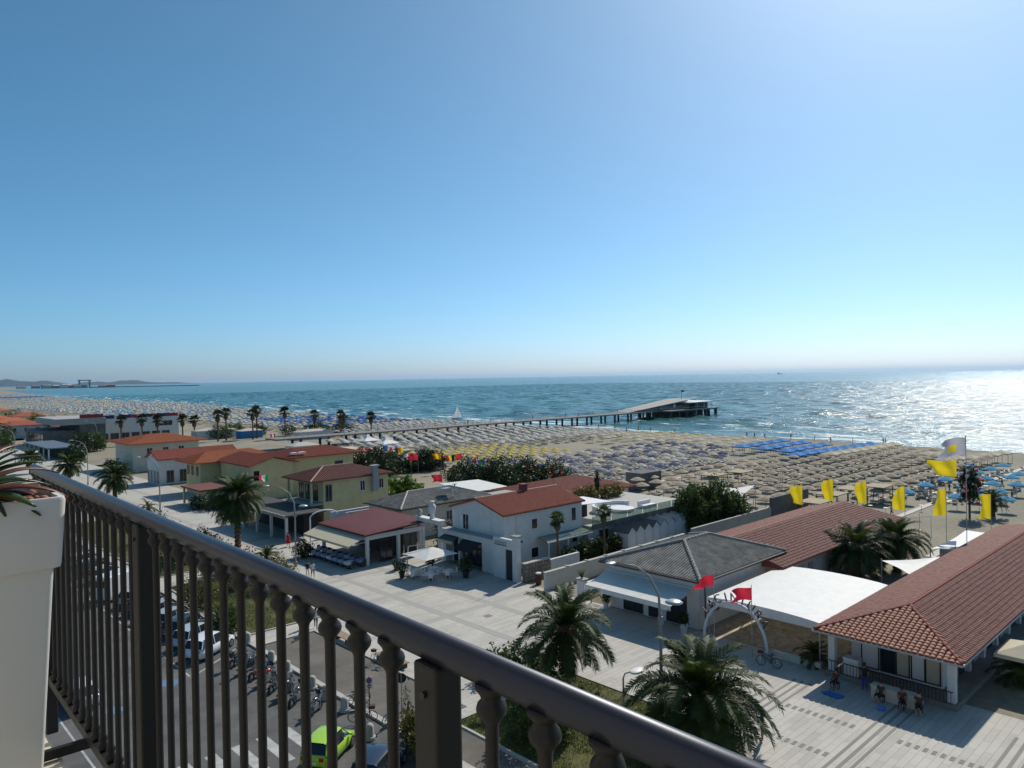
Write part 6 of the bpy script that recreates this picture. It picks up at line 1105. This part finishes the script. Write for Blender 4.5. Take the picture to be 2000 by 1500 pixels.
for i in range(20):
    for j in range(9):
        x=98+i*4.45+rng.uniform(-.15,.15); y=43.0+j*4.35+rng.uniform(-.15,.15)
        if abs(y-57.5)<1.2: y+=1.3*(1 if y>57.5 else -1)
        if x>178 and y<52 or (x>155 and y>69): continue
        if y<47 and x<112: continue
        put(thatch[(i+j)%3],x,y); nT+=1
        for s in (-1,1):
            if nL<250 and rng.random()<.85: put(lg,x+rng.uniform(-.3,.3),y+s*.85,math.pi+rng.uniform(-.25,.25)); nL+=1
# rectangular thatch pavilions
PAV=mat('straw_mat',(0.40,0.34,0.24),.95,var=.12,scale=3)
def pavil(x,y,lab,w=4.2,d=3.2):
    t=thing('straw_pavilion',lab,'pavilion',(x,y,0),0,'flat straw roofed pavilions'); m=MB(); m.box(x-w/2,x+w/2,y-d/2,y+d/2,2.5,2.62); m.build('roof',PAV,t)
    for a in (-1,1):
        for b in (-1,1): p=MB(); p.cyl((x+a*(w/2-.2),y+b*(d/2-.2),0),(x+a*(w/2-.2),y+b*(d/2-.2),2.5),.06,n=6); p.build('post',WOODD,t)
    for k in range(2): lo=put(lg,x+rng.uniform(-1,1),y+rng.uniform(-.8,.8),rng.uniform(0,6))
for (u,v) in ((1395,926),(1445,920),(1592,978),(1625,963),(1665,953),(1715,948)): q=gz(u,v,2.6); pavil(q.x,q.y,'flat straw roofed pavilion on posts at the land end of the thatched rows')
# walkways of pale slabs
SLAB=mat('walk_slab',(0.56,0.53,0.47),.85,var=.08,scale=1.5)
def walkway(x0,x1,y,lab,wd=.9):
    t=thing('walkway',lab,'walkway',(x0,y,0)); me=MB(); me.box(0,.95,-wd/2,wd/2,0,.04); mm=me.mesh('slab',SLAB); x=x0
    while x<x1: o=link('slab',mm,t,True); o.location=(x-x0,rng.uniform(-.02,.02),.012); x+=1.0
walkway(100,186,37.2,'pale slab walkway across the open sand to the sea'); walkway(128,182,57.5,'pale slab walkway through the thatched rows'); walkway(104,160,81.6,'pale slab walkway between thatched and navy rows'); walkway(86,99,26.8,'pale slab walkway along the beach terrace')
# light blue umbrellas, loungers and bathers at the right
lbu=umb('beach_umbrella','light blue beach umbrella on the open sand','light blue beach umbrellas',cone(8,1.25,1.85,2.4,.14),LTB,FRAMEW)
for (u,v) in ((1770,956),(1809,943),(1846,932),(1869,965),(1885,945),(1905,952),(1912,966),(1940,940),(1952,955),(1985,942),(1960,905),(1935,912),(1908,918),(1880,922),(1990,922),(1975,928),(1965,970),(1925,930),(1890,905)): q=gz(u,v,2.2); put(lbu,q.x,q.y)
co=umb('beach_umbrella','coral red beach umbrella among the light blue ones','coral umbrella',cone(8,1.1,1.8,2.3,.1),REC,FRAMEW); q=gz(1910,933,2.1); put(co,q.x,q.y)
for i in range(70):
    q=gz(rng.uniform(1790,2000),rng.uniform(915,985)); put(lb,q.x,q.y,math.pi+rng.uniform(-.5,.5))
bath=[('bather standing on the sand among the light blue umbrellas','stand',PNK),('bather walking on the sand among the light blue umbrellas','walk',BLK),('bather in red walking on the sand among the light blue umbrellas','walk',REDD)]
for i in range(16): q=gz(rng.uniform(1815,1995),rng.uniform(925,985)); lab,po,c=bath[i%3]; person((q.x,q.y,-.02), rng.uniform(0,6), po, c if i%2 else SKIN[1], c, lab, sk=i%2, hem=.7, group='bathers among the light blue umbrellas %d'%(i%3))
for i in range(16):
    y=rng.uniform(45,190); person((shore(y)-rng.uniform(1,9),y,-.2), rng.uniform(0,6), ('stand','walk')[i%2], SKIN[i%2], (BLK,REDD,NAVY)[i%3], 'small bather at the waterline', sk=i%2, hem=.7, group='bathers at the waterline')
# square canopies on four legs
def canopy(name,label,group,m,s=1.75,z0=2.1,z1=2.75):
    t=thing(name,label,'canopy',(0,0,0),0,group); c=MB(); k=[(a*s,b*s,z0) for a,b in ((-1,-1),(1,-1),(1,1),(-1,1))]; c.v=[(0,0,z1)]+k+[(x*.98,y*.98,z0-.22) for x,y,z in k]; c.f=[(0,1+i,1+(i+1)%4) for i in range(4)]+[(1+i,5+i,5+(i+1)%4,1+(i+1)%4) for i in range(4)]; c.m=[0]*8; c.build('canopy',m,t,local=True)
    for a in (-1,1):
        for b in (-1,1): p=MB(); p.cyl((a*(s-.1),b*(s-.1),-.2),(a*(s-.1),b*(s-.1),z0),.04,n=5); p.build('leg',WOODD,t,local=True)
    return t
bc=canopy('beach_canopy','bright blue square beach canopy near the waterline','bright blue beach canopies',BLUEC); cc=canopy('beach_canopy','cream square beach canopy next to the blue canopies','cream canopies beside the blue ones',ECRU); c3=canopy('beach_canopy','cream square beach canopy seaward of the light blue umbrellas','cream canopies seaward of the light blue umbrellas',ECRU)
for i in range(9): put(bc,155.5+i*4.1,74.8-i*.4,0,-.1)
for y in (80.0,86.5,93.0):
    for i in range(5): put(bc,161+i*5.0+rng.uniform(-.4,.4)+(y-80)*.3,y,0,-.1)
for i in range(8): put(cc,161+i*4.2,69.6-i*.35,0,-.1)
for i,(u,v) in enumerate(((1848,892),(1868,890),(1893,889),(1915,886),(1935,883),(1955,880),(1830,884),(1812,882))): q=gz(u,v,2.5); put(c3,q.x,q.y,0,-.1)
# single-mesh umbrellas of the other bathing stations
def simple(name,label,group,m,r=1.15,seed=0,z0=1.95,z1=2.45):
    c=cone(8,r,z0,z1,.1); k=len(c.f); p=polemb(2.4,.03); c.add(p.v,p.f,1); o=c.build(name,[m,STEEL]); return tag(o,label,'beach umbrella',group)
nv=simple('beach_umbrella','navy blue beach umbrella in the dense dark rows','navy beach umbrellas',NAC); gb=simple('beach_umbrella','grey blue beach umbrella in the dense dark rows','grey blue beach umbrellas',GBC); ye=simple('beach_umbrella','pale yellow beach umbrella in the yellow rows','yellow beach umbrellas',YEC); ec=simple('beach_umbrella','ecru beach umbrella at the sea end of the navy rows','ecru beach umbrellas',ECRU,1.45); wh=simple('beach_umbrella','white beach umbrella in the rows before the pier','white beach umbrellas',WHC,1.2)
ecn=simple('beach_umbrella','beige beach umbrella mixed into the dark rows','beige umbrellas among the navy ones',ECRU); whn=simple('beach_umbrella','pale beach umbrella mixed into the dark rows','pale umbrellas among the navy ones',WHC)
stuffU={'n':[], 'w':[], 'b':[], 'l':[], 'y':[]}
for i in range(16):
    for j in range(9):
        x=105+i*3.9+rng.uniform(-.7,.7)+(j%2)*1.9; y=85.5+j*3.9+rng.uniform(-.7,.7)
        if i>11 and y<97: continue
        put(rng.choice((nv,nv,gb,gb,gb,ecn,ecn,whn)),x,y,rng.uniform(0,.7)); stuffU['l'].append((x,y+.8)); stuffU['l'].append((x,y-.8))
for i in range(5):
    for j in range(8): put(ec,166+i*5.2+rng.uniform(-1,1)+(j%2)*2,99+j*6.4+rng.uniform(-1,1),rng.uniform(0,.7))
for i in range(9):
    for j in range(8): 
        x=101+i*3.9; y=121.5+j*3.7; put(ye,x+rng.uniform(-.2,.2),y+rng.uniform(-.2,.2),.39); stuffU['l'].append((x,y+.8))
for (u,v) in ((1268,843),(1290,842),(1312,843),(1340,845),(1362,846)): q=gz(u,v,2.3); put(ye,q.x,q.y)
n=0
for j in range(14):
    for i in range(22):
        x=(110 if j>2 else 138)+i*3.9+rng.uniform(-.8,.8)+(j%2)*1.95; y=150.8+j*3.75+rng.uniform(-.8,.8)
        if x>shore(y)-22: continue
        if n<75: put(wh,x+rng.uniform(-.3,.3),y+rng.uniform(-.3,.3),.39)
        else: stuffU['w'].append((x,y))
        n+=1; stuffU['l'].append((x,y+.8))
for y in np.arange(214,760,4.4):
    far_=y>380
    for x in np.arange(134 if y<400 else 120, shore(y)-20, 4.3 if not far_ else 5.2):
        if 246<y<262 and x<146: continue
        stuffU['b' if (262<y<352 and x>150 and rng.random()<.6) else 'w'].append((x+rng.uniform(-1.2,1.2),y+rng.uniform(-1.2,1.2)))
        if rng.random()<.5: stuffU['l'].append((x,y+.9))
for y in np.arange(760,2000,9):
    for x in np.arange(150, shore(y)-22, 7): stuffU['wb'[int(y/130)%7==3]].append((x,y))
def scatter(proto_mb, pts, mats, name, label, cat):
    pv=np.array(proto_mb.v); quads=[f if len(f)==4 else (*f,f[-1]) for f in proto_mb.f if len(f) in (3,4)]; tris=[]; 
    for f in proto_mb.f:
        for k in range(1,len(f)-1): tris.append((f[0],f[k],f[k+1]))
    T=np.array(tris); P=np.array([(x,y,0) for x,y in pts]); V=(pv[None]+P[:,None]).reshape(-1,3); V[:,2]-=.03; F=(T[None]+(np.arange(len(P))*len(pv))[:,None,None]).reshape(-1,3)
    return tag(link(name,npmesh(name,V,F,mats)),label,cat,kind='stuff')
w3=[[],[],[],[]]
for k_,p_ in enumerate(stuffU['w']): w3[(0 if p_[1]<260 else rng.choice((0,0,0,1,2,3)))].append(p_)
for k_,(m_,lb_) in enumerate(((WHC,'white umbrella fields of the far bathing stations'),(ECRU,'beige umbrellas scattered through the far bathing stations'),(GBC,'grey umbrellas scattered through the far bathing stations'),(LTB,'turquoise umbrellas scattered through the far bathing stations'))): scatter(cone(7,1.25,1.95,2.45,.1),w3[k_],m_,'distant_umbrellas',lb_,'umbrellas'); scatter(cone(7,1.25,1.95,2.45,.1),stuffU['b'],BLUEC,'distant_blue_umbrellas','blue umbrella field beyond the pier','umbrellas')
scatter(lounger_mb(.4),stuffU['l'],LBLUE if False else LGREY,'distant_loungers','rows of loungers under the farther umbrellas','loungers')
# kiosks and huts on the far beach
for (x,y,w_,d,h,m,lab) in ((103,265,14,6,3,WHITE,'long white beach hut roof behind the fan palms'),(112,256,8,4,2.6,mat('kiosk_blue',(0.03,0.22,0.45),.7),'bright blue kiosk among the fan palms'),(124,232,12,5,2.6,WHITE,'white beach hut by the fan palm row'),(94,160,9,5,2.8,CREAM,'cream tent roofed hut near the nation flags'),(92,178,7,5,3.2,WHITE,'white pagoda hut at the foot of the pier'),(98,150,16,3,2.6,GREYP,'long grey hut behind the big yellow house'),(84,140,12,6,3,CREAM,'cream terrace hall behind the big yellow house')):
    t=thing('beach_hut',lab,'hut',(x,y,0)); wallbox(t,x-w_/2,x+w_/2,y-d/2,y+d/2,-.02,h,m,'wall'); r=MB(); a=.3; r.add([(x-w_/2-a,y-d/2-a,h+.002),(x+w_/2+a,y-d/2-a,h+.002),(x+w_/2+a,y+d/2+a,h+.002),(x-w_/2-a,y+d/2+a,h+.002),(x-w_*.2,y,h+.8),(x+w_*.2,y,h+.8)],[(0,1,5,4),(1,2,5),(2,3,4,5),(3,0,4),(3,2,1,0)]); r.build('roof',WHC if m is not CREAM else AWNC,t)
for (u,v,lab) in ((718,858,'white pointed pagoda tent beside the pier foot'),(754,863,'white pointed pagoda tent a little seaward of its twin')):
    q=gz(u,v,2.6); t=thing('pagoda_tent',lab,'tent',(q.x,q.y,0)); c=MB(); s=2.6; k=[(a*s,b*s,2.3) for a,b in ((-1,-1),(1,-1),(1,1),(-1,1))]; m_=[(x*.35,y*.35,3.1) for x,y,z in k]; c.v=k+m_+[(0,0,4.2)]; c.f=[(i,(i+1)%4,4+(i+1)%4,4+i) for i in range(4)]+[(4+i,4+(i+1)%4,8) for i in range(4)]; c.m=[0]*8; c.build('roof',TENT,t,local=True)
    for a,b,_ in k: p=MB(); p.cyl((a*.95,b*.95,0),(a*.95,b*.95,2.4),.06,n=6); p.build('post',FRAMEW,t,local=True)

# ================================================================ PIER
PIERC=mat('pier_concrete',(0.20,0.19,0.18),.85,var=.15,scale=.3); PIERD=mat('pier_dark',(0.05,0.05,0.05),.8,var=.2,scale=.5)
t=thing('pier','long concrete pier on dark piles with ramped roof pavilion at its end','pier',(200,205,0))
m=MB(); m.box(96,320,201,208.5,2.75,3.2); m.box(284,326,196.5,216,2.6,3.19); m.build('deck',PIERC,t)
r=MB(); 
for y in (201.1,208.4): r.tube([(96,y,4.25),(290,y,4.25)],.05,5); 
for i in range(98):
    for y in (201.1,208.4): r.box(96+i*2,96.07+i*2,y-.03,y+.03,3.2,4.25)
for (a,b) in (((284,196.6),(326,196.6)),((326,196.6),(326,215.9)),((326,215.9),(284,215.9))): r.tube([(*a,4.25),(*b,4.25)],.05,5)
r.build('railing',STEEL,t)
for i in range(20):
    x=104+i*9.2
    for y in (202,207.4): p=MB(); p.cyl((x,y,-3),(x,y,2.76),.42,n=8); p.build('pile',PIERD,t)
for i in range(7):
    for y in (197.2,203,209,215): p=MB(); x=286+i*6.4; p.box(x-.55,x+.55,y-.55,y+.55,-3,2.62); p.build('pile',PIERD,t)
w_=MB(); w_.add([(262,203,3.3),(262,212,3.3),(305,200.5,7.6),(305,214,7.6),(312,200.5,7.9),(312,214,7.9),(312,200.5,7.4),(312,214,7.4),(305,200.5,7.0),(305,214,7.0)],[(0,2,3,1),(2,4,5,3),(4,6,7,5),(0,1,9,8),(0,8,2),(1,3,9)]); w_.build('ramp_roof',mat('pier_ramp',(0.36,0.34,0.30),.8,var=.1),t)
w_=MB(); w_.box(284,309,202,212.5,3.2,5.2); w_.add([(270,202.5,3.21),(284,202.5,3.21),(284,202.5,5.0)],[(0,1,2),(2,1,0)]); w_.build('pavilion_wall',mat('pier_pavilion',(0.22,0.20,0.17),.8,var=.1,scale=.4),t); w_=MB(); w_.cyl((296,201.9,5.0),(296,202.0,5.0),.9,n=14); w_.build('porthole',FRAMEW,t)
w_=MB(); w_.slab([(302,198,6.3),(324,198,6.6),(324,214,6.6),(302,214,6.3)],.25); w_.build('canopy_roof',FRAMEW,t)
w_=MB(); w_.box(309.5,321,199.5,213,3.2,6.05); w_.build('glass_room',GLASS,t)
for x in (310,316,323): p=MB(); p.cyl((x,198.4,3.2),(x,198.4,6.3),.12,n=6); p.build('canopy_post',FRAMEW,t)
p=MB(); p.cyl((308,206,7.6),(308,206,12),.12,n=6); p.box(308,310,205.9,206.1,11.2,12.2); p.build('mast',FRAMED,t)
for i,x in enumerate((170,182,205,222,231,258)): person((x,204+i%3,3.2), i, ('stand','walk')[i%2], (BLK,W_,NAVY)[i%3], BLK, 'small visitor walking on the pier', group='visitors on the pier')
# sailing dinghy
q=gz(892,819,SEA_Z); t=thing('sailing_dinghy','sailing dinghy with white sails off the beach behind the pier','boat',(q.x,q.y,SEA_Z)); h=MB()
h.add([(-2.4,-.7,.1),(-2.4,.7,.1),(2.6,0,.5),(-2.4,-.8,.7),(-2.4,.8,.7),(2.9,0,.9),(0,-1,.7),(0,1,.7),(0,-.85,.05),(0,.85,.05)],[(0,8,2),(8,9,1,0),(9,2,8),(3,6,8,0),(6,5,2,8),(7,9,2,5),(4,1,9,7),(3,0,1,4),(3,4,7,5,6)]); o=h.build('hull',FRAMEW,t,local=True)
s=MB(); s.add([(.7,.05,1.2),(-2.0,.6,1.3),(.6,.05,7.4),(-.7,.6,4)],[(0,1,3,2),(2,3,1,0)]); s.build('mainsail',WHF,t,local=True); s=MB(); s.add([(.9,0,1.0),(2.7,.1,1.0),(.75,.05,5.6)],[(0,1,2),(2,1,0)]); s.build('jib',WHF,t,local=True); s=MB(); s.cyl((.7,0,.5),(.62,0,7.6),.05,n=6); s.cyl((.7,0,1.2),(-2.1,.6,1.25),.04,n=6); s.build('mast',STEEL,t,local=True); t.rotation_euler=(0,0,-1.0)
# far harbour: mole, sheds, crane, hills
FARM=mat('harbour_stone',(0.10,0.10,0.10),.9,var=.2,scale=.01)
m=MB(); a=Vector((1250,5200,0)); b=Vector((1850,5000,0)); 
for i in range(14): u=i/14; p=a.lerp(b,u); p2=a.lerp(b,(i+1)/14); m.slab([(p.x,p.y-9,4+rng.uniform(0,1.5)),(p2.x,p2.y-9,4.4),(p2.x,p2.y+9,4.4),(p.x,p.y+9,4.8)],6)
tag(m.build('harbour_mole',FARM),'long dark stone harbour mole on the horizon','breakwater')
SHED=[mat('shed_white',(0.5,0.5,0.5),.8),mat('shed_blue',(0.12,0.17,0.24),.8),mat('shed_brown',(0.2,0.16,0.13),.8)]
for i in range(26):
    x=900+rng.uniform(0,340)+i*4; y=5300+rng.uniform(-100,900)-i*12; w_=rng.uniform(25,70); hh=rng.uniform(9,22); t=thing('harbour_shed','distant harbour shed by the crane','shed',(x,y,0),0,'distant harbour sheds'); wallbox(t,x,x+w_,y,y+40,-1,hh,SHED[i%3],'wall'); r=MB(); r.add([(x-1,y-1,hh+.01),(x+w_+1,y-1,hh+.01),(x+w_+1,y+41,hh+.01),(x-1,y+41,hh+.01),(x-1,y+20,hh+4),(x+w_+1,y+20,hh+4)],[(0,1,5,4),(2,3,4,5),(0,4,3),(1,2,5)]); r.build('roof',SHED[(i+1)%3],t)
t=thing('harbour_crane','blue steel gantry crane over the distant harbour','crane',(1240,5250,0)); m=MB()
for x in (1205,1262): m.box(x-2,x+2,5248,5252,0,44); m.box(x-2,x+2,5270,5274,0,44)
m.build('leg',SHED[1],t); m=MB(); m.box(1198,1270,5247,5275,44,50); m.build('girder',SHED[1],t)
def hills(name,pts,m,dep):
    mb=MB(); n=len(pts); mb.v=[(x,y,-5) for x,y,z in pts]+[(x,y,z) for x,y,z in pts]+[(x+dep*.5,y+dep,-5) for x,y,z in pts]; mb.f=[(i,i+1,n+i+1,n+i) for i in range(n-1)]+[(n+i,n+i+1,2*n+i+1,2*n+i) for i in range(n-1)]; mb.m=[0]*len(mb.f); o=mb.build(name,m,smooth=True); o['kind']='structure'; return o
HILL=mat('hill_scrub',(0.05,0.07,0.04),.95,var=.2,scale=.001)
pts=[]
for i in range(60):
    u=-250+i*11; D=27000; r=ray(u,745); s=D/math.hypot(r.x,r.y); hgt=max(4,(235*(0.55+.25*math.sin(i*.31)+.16*math.sin(i*.83+1)+.07*math.sin(i*1.9)))*max(0,min(1,(395-u)/330))**.55); pts.append((r.x*s,r.y*s,hgt))
hills('hills',pts,HILL,3000)
for k,(u,v,lab) in enumerate(((1523,727.5,'dark cargo ship on the horizon line'),)):
    q=gz(u,v,0); r=ray(u,v); s=9000/math.hypot(r.x,r.y); x,y=r.x*s,r.y*s; t=thing('cargo_ship',lab,'ship',(x,y,SEA_Z)); m=MB(); m.add([(-40,-7,0),(40,-7,0),(48,0,0),(40,7,0),(-40,7,0),(-42,-8,7),(44,-8,7),(54,0,9),(44,8,7),(-42,8,7)],[(0,1,6,5),(1,2,7,6),(2,3,8,7),(3,4,9,8),(4,0,5,9),(5,6,7,8,9)]); m.build('hull',FARM,t,local=True); m=MB(); m.box(-38,-26,-6,6,7,18); m.build('bridge',SHED[0],t,local=True)

# ================================================================ BALCONY: slab, railing, planter
RAILM=mat('rail_aluminium',(0.035,0.039,0.055),.38,metal=.45,var=.06,scale=30,bump=.03,bscale=400,stretch=(60,1,60)); BALM=mat('baluster_paint',(0.011,0.010,0.010),.5,spec=.35); FLOORT=mat('balcony_tile',(0.50,0.44,0.33),.7,c2=(0.60,0.55,0.43),var=.08,scale=8)
RX=.72; RZr=19.571; FZ=18.5
t=thing('hotel_building','hotel wall carrying the balcony','building',(-6,10,0)); wallbox(t,-14,-1.4,-12,26,-.15,24,mat('hotel_plaster',(0.40,0.39,0.38),.9,var=.1),'wall'); wallbox(t,-1.4,.69,-3,6.4,FZ-.22,FZ-.012,CREAM,'balcony_slab')
me=MB(); me.box(0,.296,0,.296,0,.012); mm=me.mesh('floor_tile',FLOORT)
for i in range(7):
    for j in range(31): o=link('floor_tile',mm,t,False); o.matrix_basis=Matrix.Translation((-1.4+i*.2985,-2.9+j*.3,FZ-.0115))
rl=thing('balcony_railing','dark metal balcony railing with round handrail and turned balusters','railing',(RX,1.0,FZ))
pr=[(.0215*math.cos(a),.0212*math.sin(a)) for a in np.linspace(-.75,math.pi+.75,19)]+[(-.0155,-.0232),(.0155,-.0232)]
m=MB(); n=len(pr)
for y in (-1.2,4.5): m.v+=[(RX+a,y,RZr+b) for a,b in pr]
m.f=[(i,(i+1)%n,n+(i+1)%n,n+i) for i in range(n)]+[tuple(range(n-1,-1,-1)),tuple(range(n,2*n))]; m.m=[0]*len(m.f); o=m.build('handrail',RAILM,rl,smooth=True)
zt=RZr-.0232
b=MB(); hb=zt-(FZ+.09); b.lathe([(.010,0),(.019,.006),(.021,.018),(.012,.032),(.017,.045),(.0105,.06),(.0100,hb*.5),(.0105,hb-.062),(.0125,hb-.055),(.022,hb-.043),(.0235,hb-.036),(.021,hb-.028),(.015,hb-.021),(.018,hb-.014),(.0245,hb-.006),(.0245,hb)],(0,0,0),14)
bme=b.mesh('baluster',BALM,True)
posts=[.95-1.62,.95,.95+1.62,.95+3.24]
for py in posts: m=MB(); m.box(RX-.026,RX+.026,py-.032,py+.032,FZ-.2,zt-.002); bevel(m.build('post',BALM,rl),.006); m=MB(); m.cyl((RX-.027,py,zt-.05),(RX-.031,py,zt-.05),.006,n=8); m.build('bolt',BLACKM,rl)
for py in posts:
    for k in range(13):
        y=py+.135+k*.1125
        if y<4.5: o=link('baluster',bme,rl); o.matrix_basis=Matrix.Translation((RX,y,FZ+.09))
m=MB(); m.box(RX-.016,RX+.016,-1.2,4.5,FZ+.052,FZ+.089); m.build('bottom_rail',BALM,rl)
for k in range(9): y=-.6+k*.5; m=MB(); m.box(RX-.42,RX+.012,y-.012,y+.012,FZ+.012,FZ+.05); m.build('foot_bracket',BALM,rl)
rl.rotation_euler = (0,0,R(-1.5))
# planter: tapered two stage white pot
POTM=mat('planter_plastic',(0.66,0.64,0.60),.45,spec=.4)
t=thing('planter_pot','tall white tapered plastic planter standing on the balcony','planter',(.44,3.46,FZ))
def rrect(cx,cy,hx,hy,r,z,n=5):
    out=[]
    for (sx,sy,a0) in ((1,1,0),(-1,1,90),(-1,-1,180),(1,-1,270)):
        for i in range(n): a=R(a0+90*i/(n-1)); out.append((cx+sx*(hx-r)+r*math.cos(a),cy+sy*(hy-r)+r*math.sin(a),z))
    return out
m=MB(); cx,cy=.44,3.46; zt_=19.575; rings=[rrect(cx,cy,.165,.165,.02,FZ+.002),rrect(cx,cy,.208,.208,.022,zt_-.275),rrect(cx,cy,.228,.228,.024,zt_-.268),rrect(cx,cy,.231,.231,.024,zt_-.25),rrect(cx,cy,.246,.246,.026,zt_-.012),rrect(cx,cy,.242,.242,.024,zt_),rrect(cx,cy,.225,.225,.02,zt_),rrect(cx,cy,.222,.222,.02,zt_-.05)]
n=len(rings[0])
for r_ in rings: m.v+=r_
for i in range(len(rings)-1):
    for j in range(n): m.f.append((i*n+j,i*n+(j+1)%n,(i+1)*n+(j+1)%n,(i+1)*n+j)); m.m.append(0)
m.f.append(tuple(range(n-1,-1,-1))); m.m.append(0); o=m.build('shell',POTM,t,smooth=True); es=o.modifiers.new('es','EDGE_SPLIT'); es.split_angle=R(38)
m=MB(); m.poly(rrect(cx,cy,.221,.221,.02,zt_-.03)); m.build('soil',mat('potting_soil',(0.05,0.03,0.02),.95,var=.3,scale=30,bump=.5,bscale=80),t)
CLAY=mat('clay_pebble',(0.36,0.15,0.08),.85,var=.2,scale=20)
for i in range(46): m=MB(); r_=rng.uniform(.011,.021); x=cx+rng.uniform(-.19,.19); y=cy+rng.uniform(-.2,.12); m.sphere((x,y,zt_-.02+r_*.4),r_,8,5,(1,rng.uniform(.7,1.2),.75)); m.build('clay_pebble',CLAY,t,smooth=True)
# the plant: arching leaves
t=thing('succulent_plant','green arching plant with reddish leaf edges growing in the white planter','plant',(.36,3.46,zt_-.03)); AG=leafmat('succulent_green',(0.02,0.04,0.008),(0.055,0.085,0.02),.35,.15); AR=leafmat('succulent_red',(0.10,0.025,0.015),(0.20,0.06,0.035),.4,.2)
def strap(az,el,L_,wd,droop,mm,seed):
    mb=MB(); k=12; p=Vector((0,0,0)); a=el; rr=random.Random(seed)
    for i in range(k+1):
        u=i/k; d=Vector((math.cos(az)*math.cos(a),math.sin(az)*math.cos(a),math.sin(a))); s=Vector((-math.sin(az),math.cos(az),0)); nn=s.cross(d); ww=wd*(1-.9*u**2.2)*(.75+.25*min(1,u*5)); mb.v+=[tuple(p-s*ww+nn*ww*.35),tuple(p-nn*.0),tuple(p+s*ww+nn*ww*.35)]; a-=droop/k; p=p+d*L_/k
    for i in range(k):
        for j in (0,1): mb.f.append((i*3+j,i*3+j+1,(i+1)*3+j+1,(i+1)*3+j)); mb.m.append(0)
    o=mb.build('leaf',mm,t,smooth=True,local=True); sd=o.modifiers.new('s','SOLIDIFY'); sd.thickness=.004; return o
for i in range(26):
    strap(i*2.4+.3,R(rng.uniform(25,80)),rng.uniform(.30,.46),rng.uniform(.03,.045),R(rng.uniform(50,110)),AR if i%4==0 else AG,i)
for az,el,L_,dr,mm,wd in ((-1.0,30,.40,60,AR,.045),(-.2,38,.42,85,AR,.045),(.15,30,.38,80,AR,.04),(-.6,14,.36,45,AG,.05),(-.9,50,.36,70,AG,.055),(-1.3,60,.34,60,AG,.06),(-.4,62,.36,75,AG,.055),(-1.6,40,.36,70,AG,.06),(0.0,10,.40,25,AR,.035)): strap(az,R(el),L_,wd,R(dr),mm,int(el))
# ================================================================ HAZE
hz = MB(); hz.box(-65000, 95000, -65000, 95000, -8, 262); hm = bpy.data.materials.new('sea_air'); hm.use_nodes = True; hn = hm.node_tree; hn.nodes.remove(hn.nodes['Principled BSDF'])
pv_ = hn.nodes.new('ShaderNodeVolumePrincipled'); pv_.inputs['Color'].default_value = (0.60,0.80,1.0,1); pv_.inputs['Density'].default_value = 2.2e-5; pv_.inputs['Anisotropy'].default_value = 0.35
hn.links.new(pv_.outputs[0], hn.nodes['Material Output'].inputs['Volume']); o = hz.build('haze', hm); tag(o, 'thin pale sea haze over the whole bay', 'haze', kind='stuff')
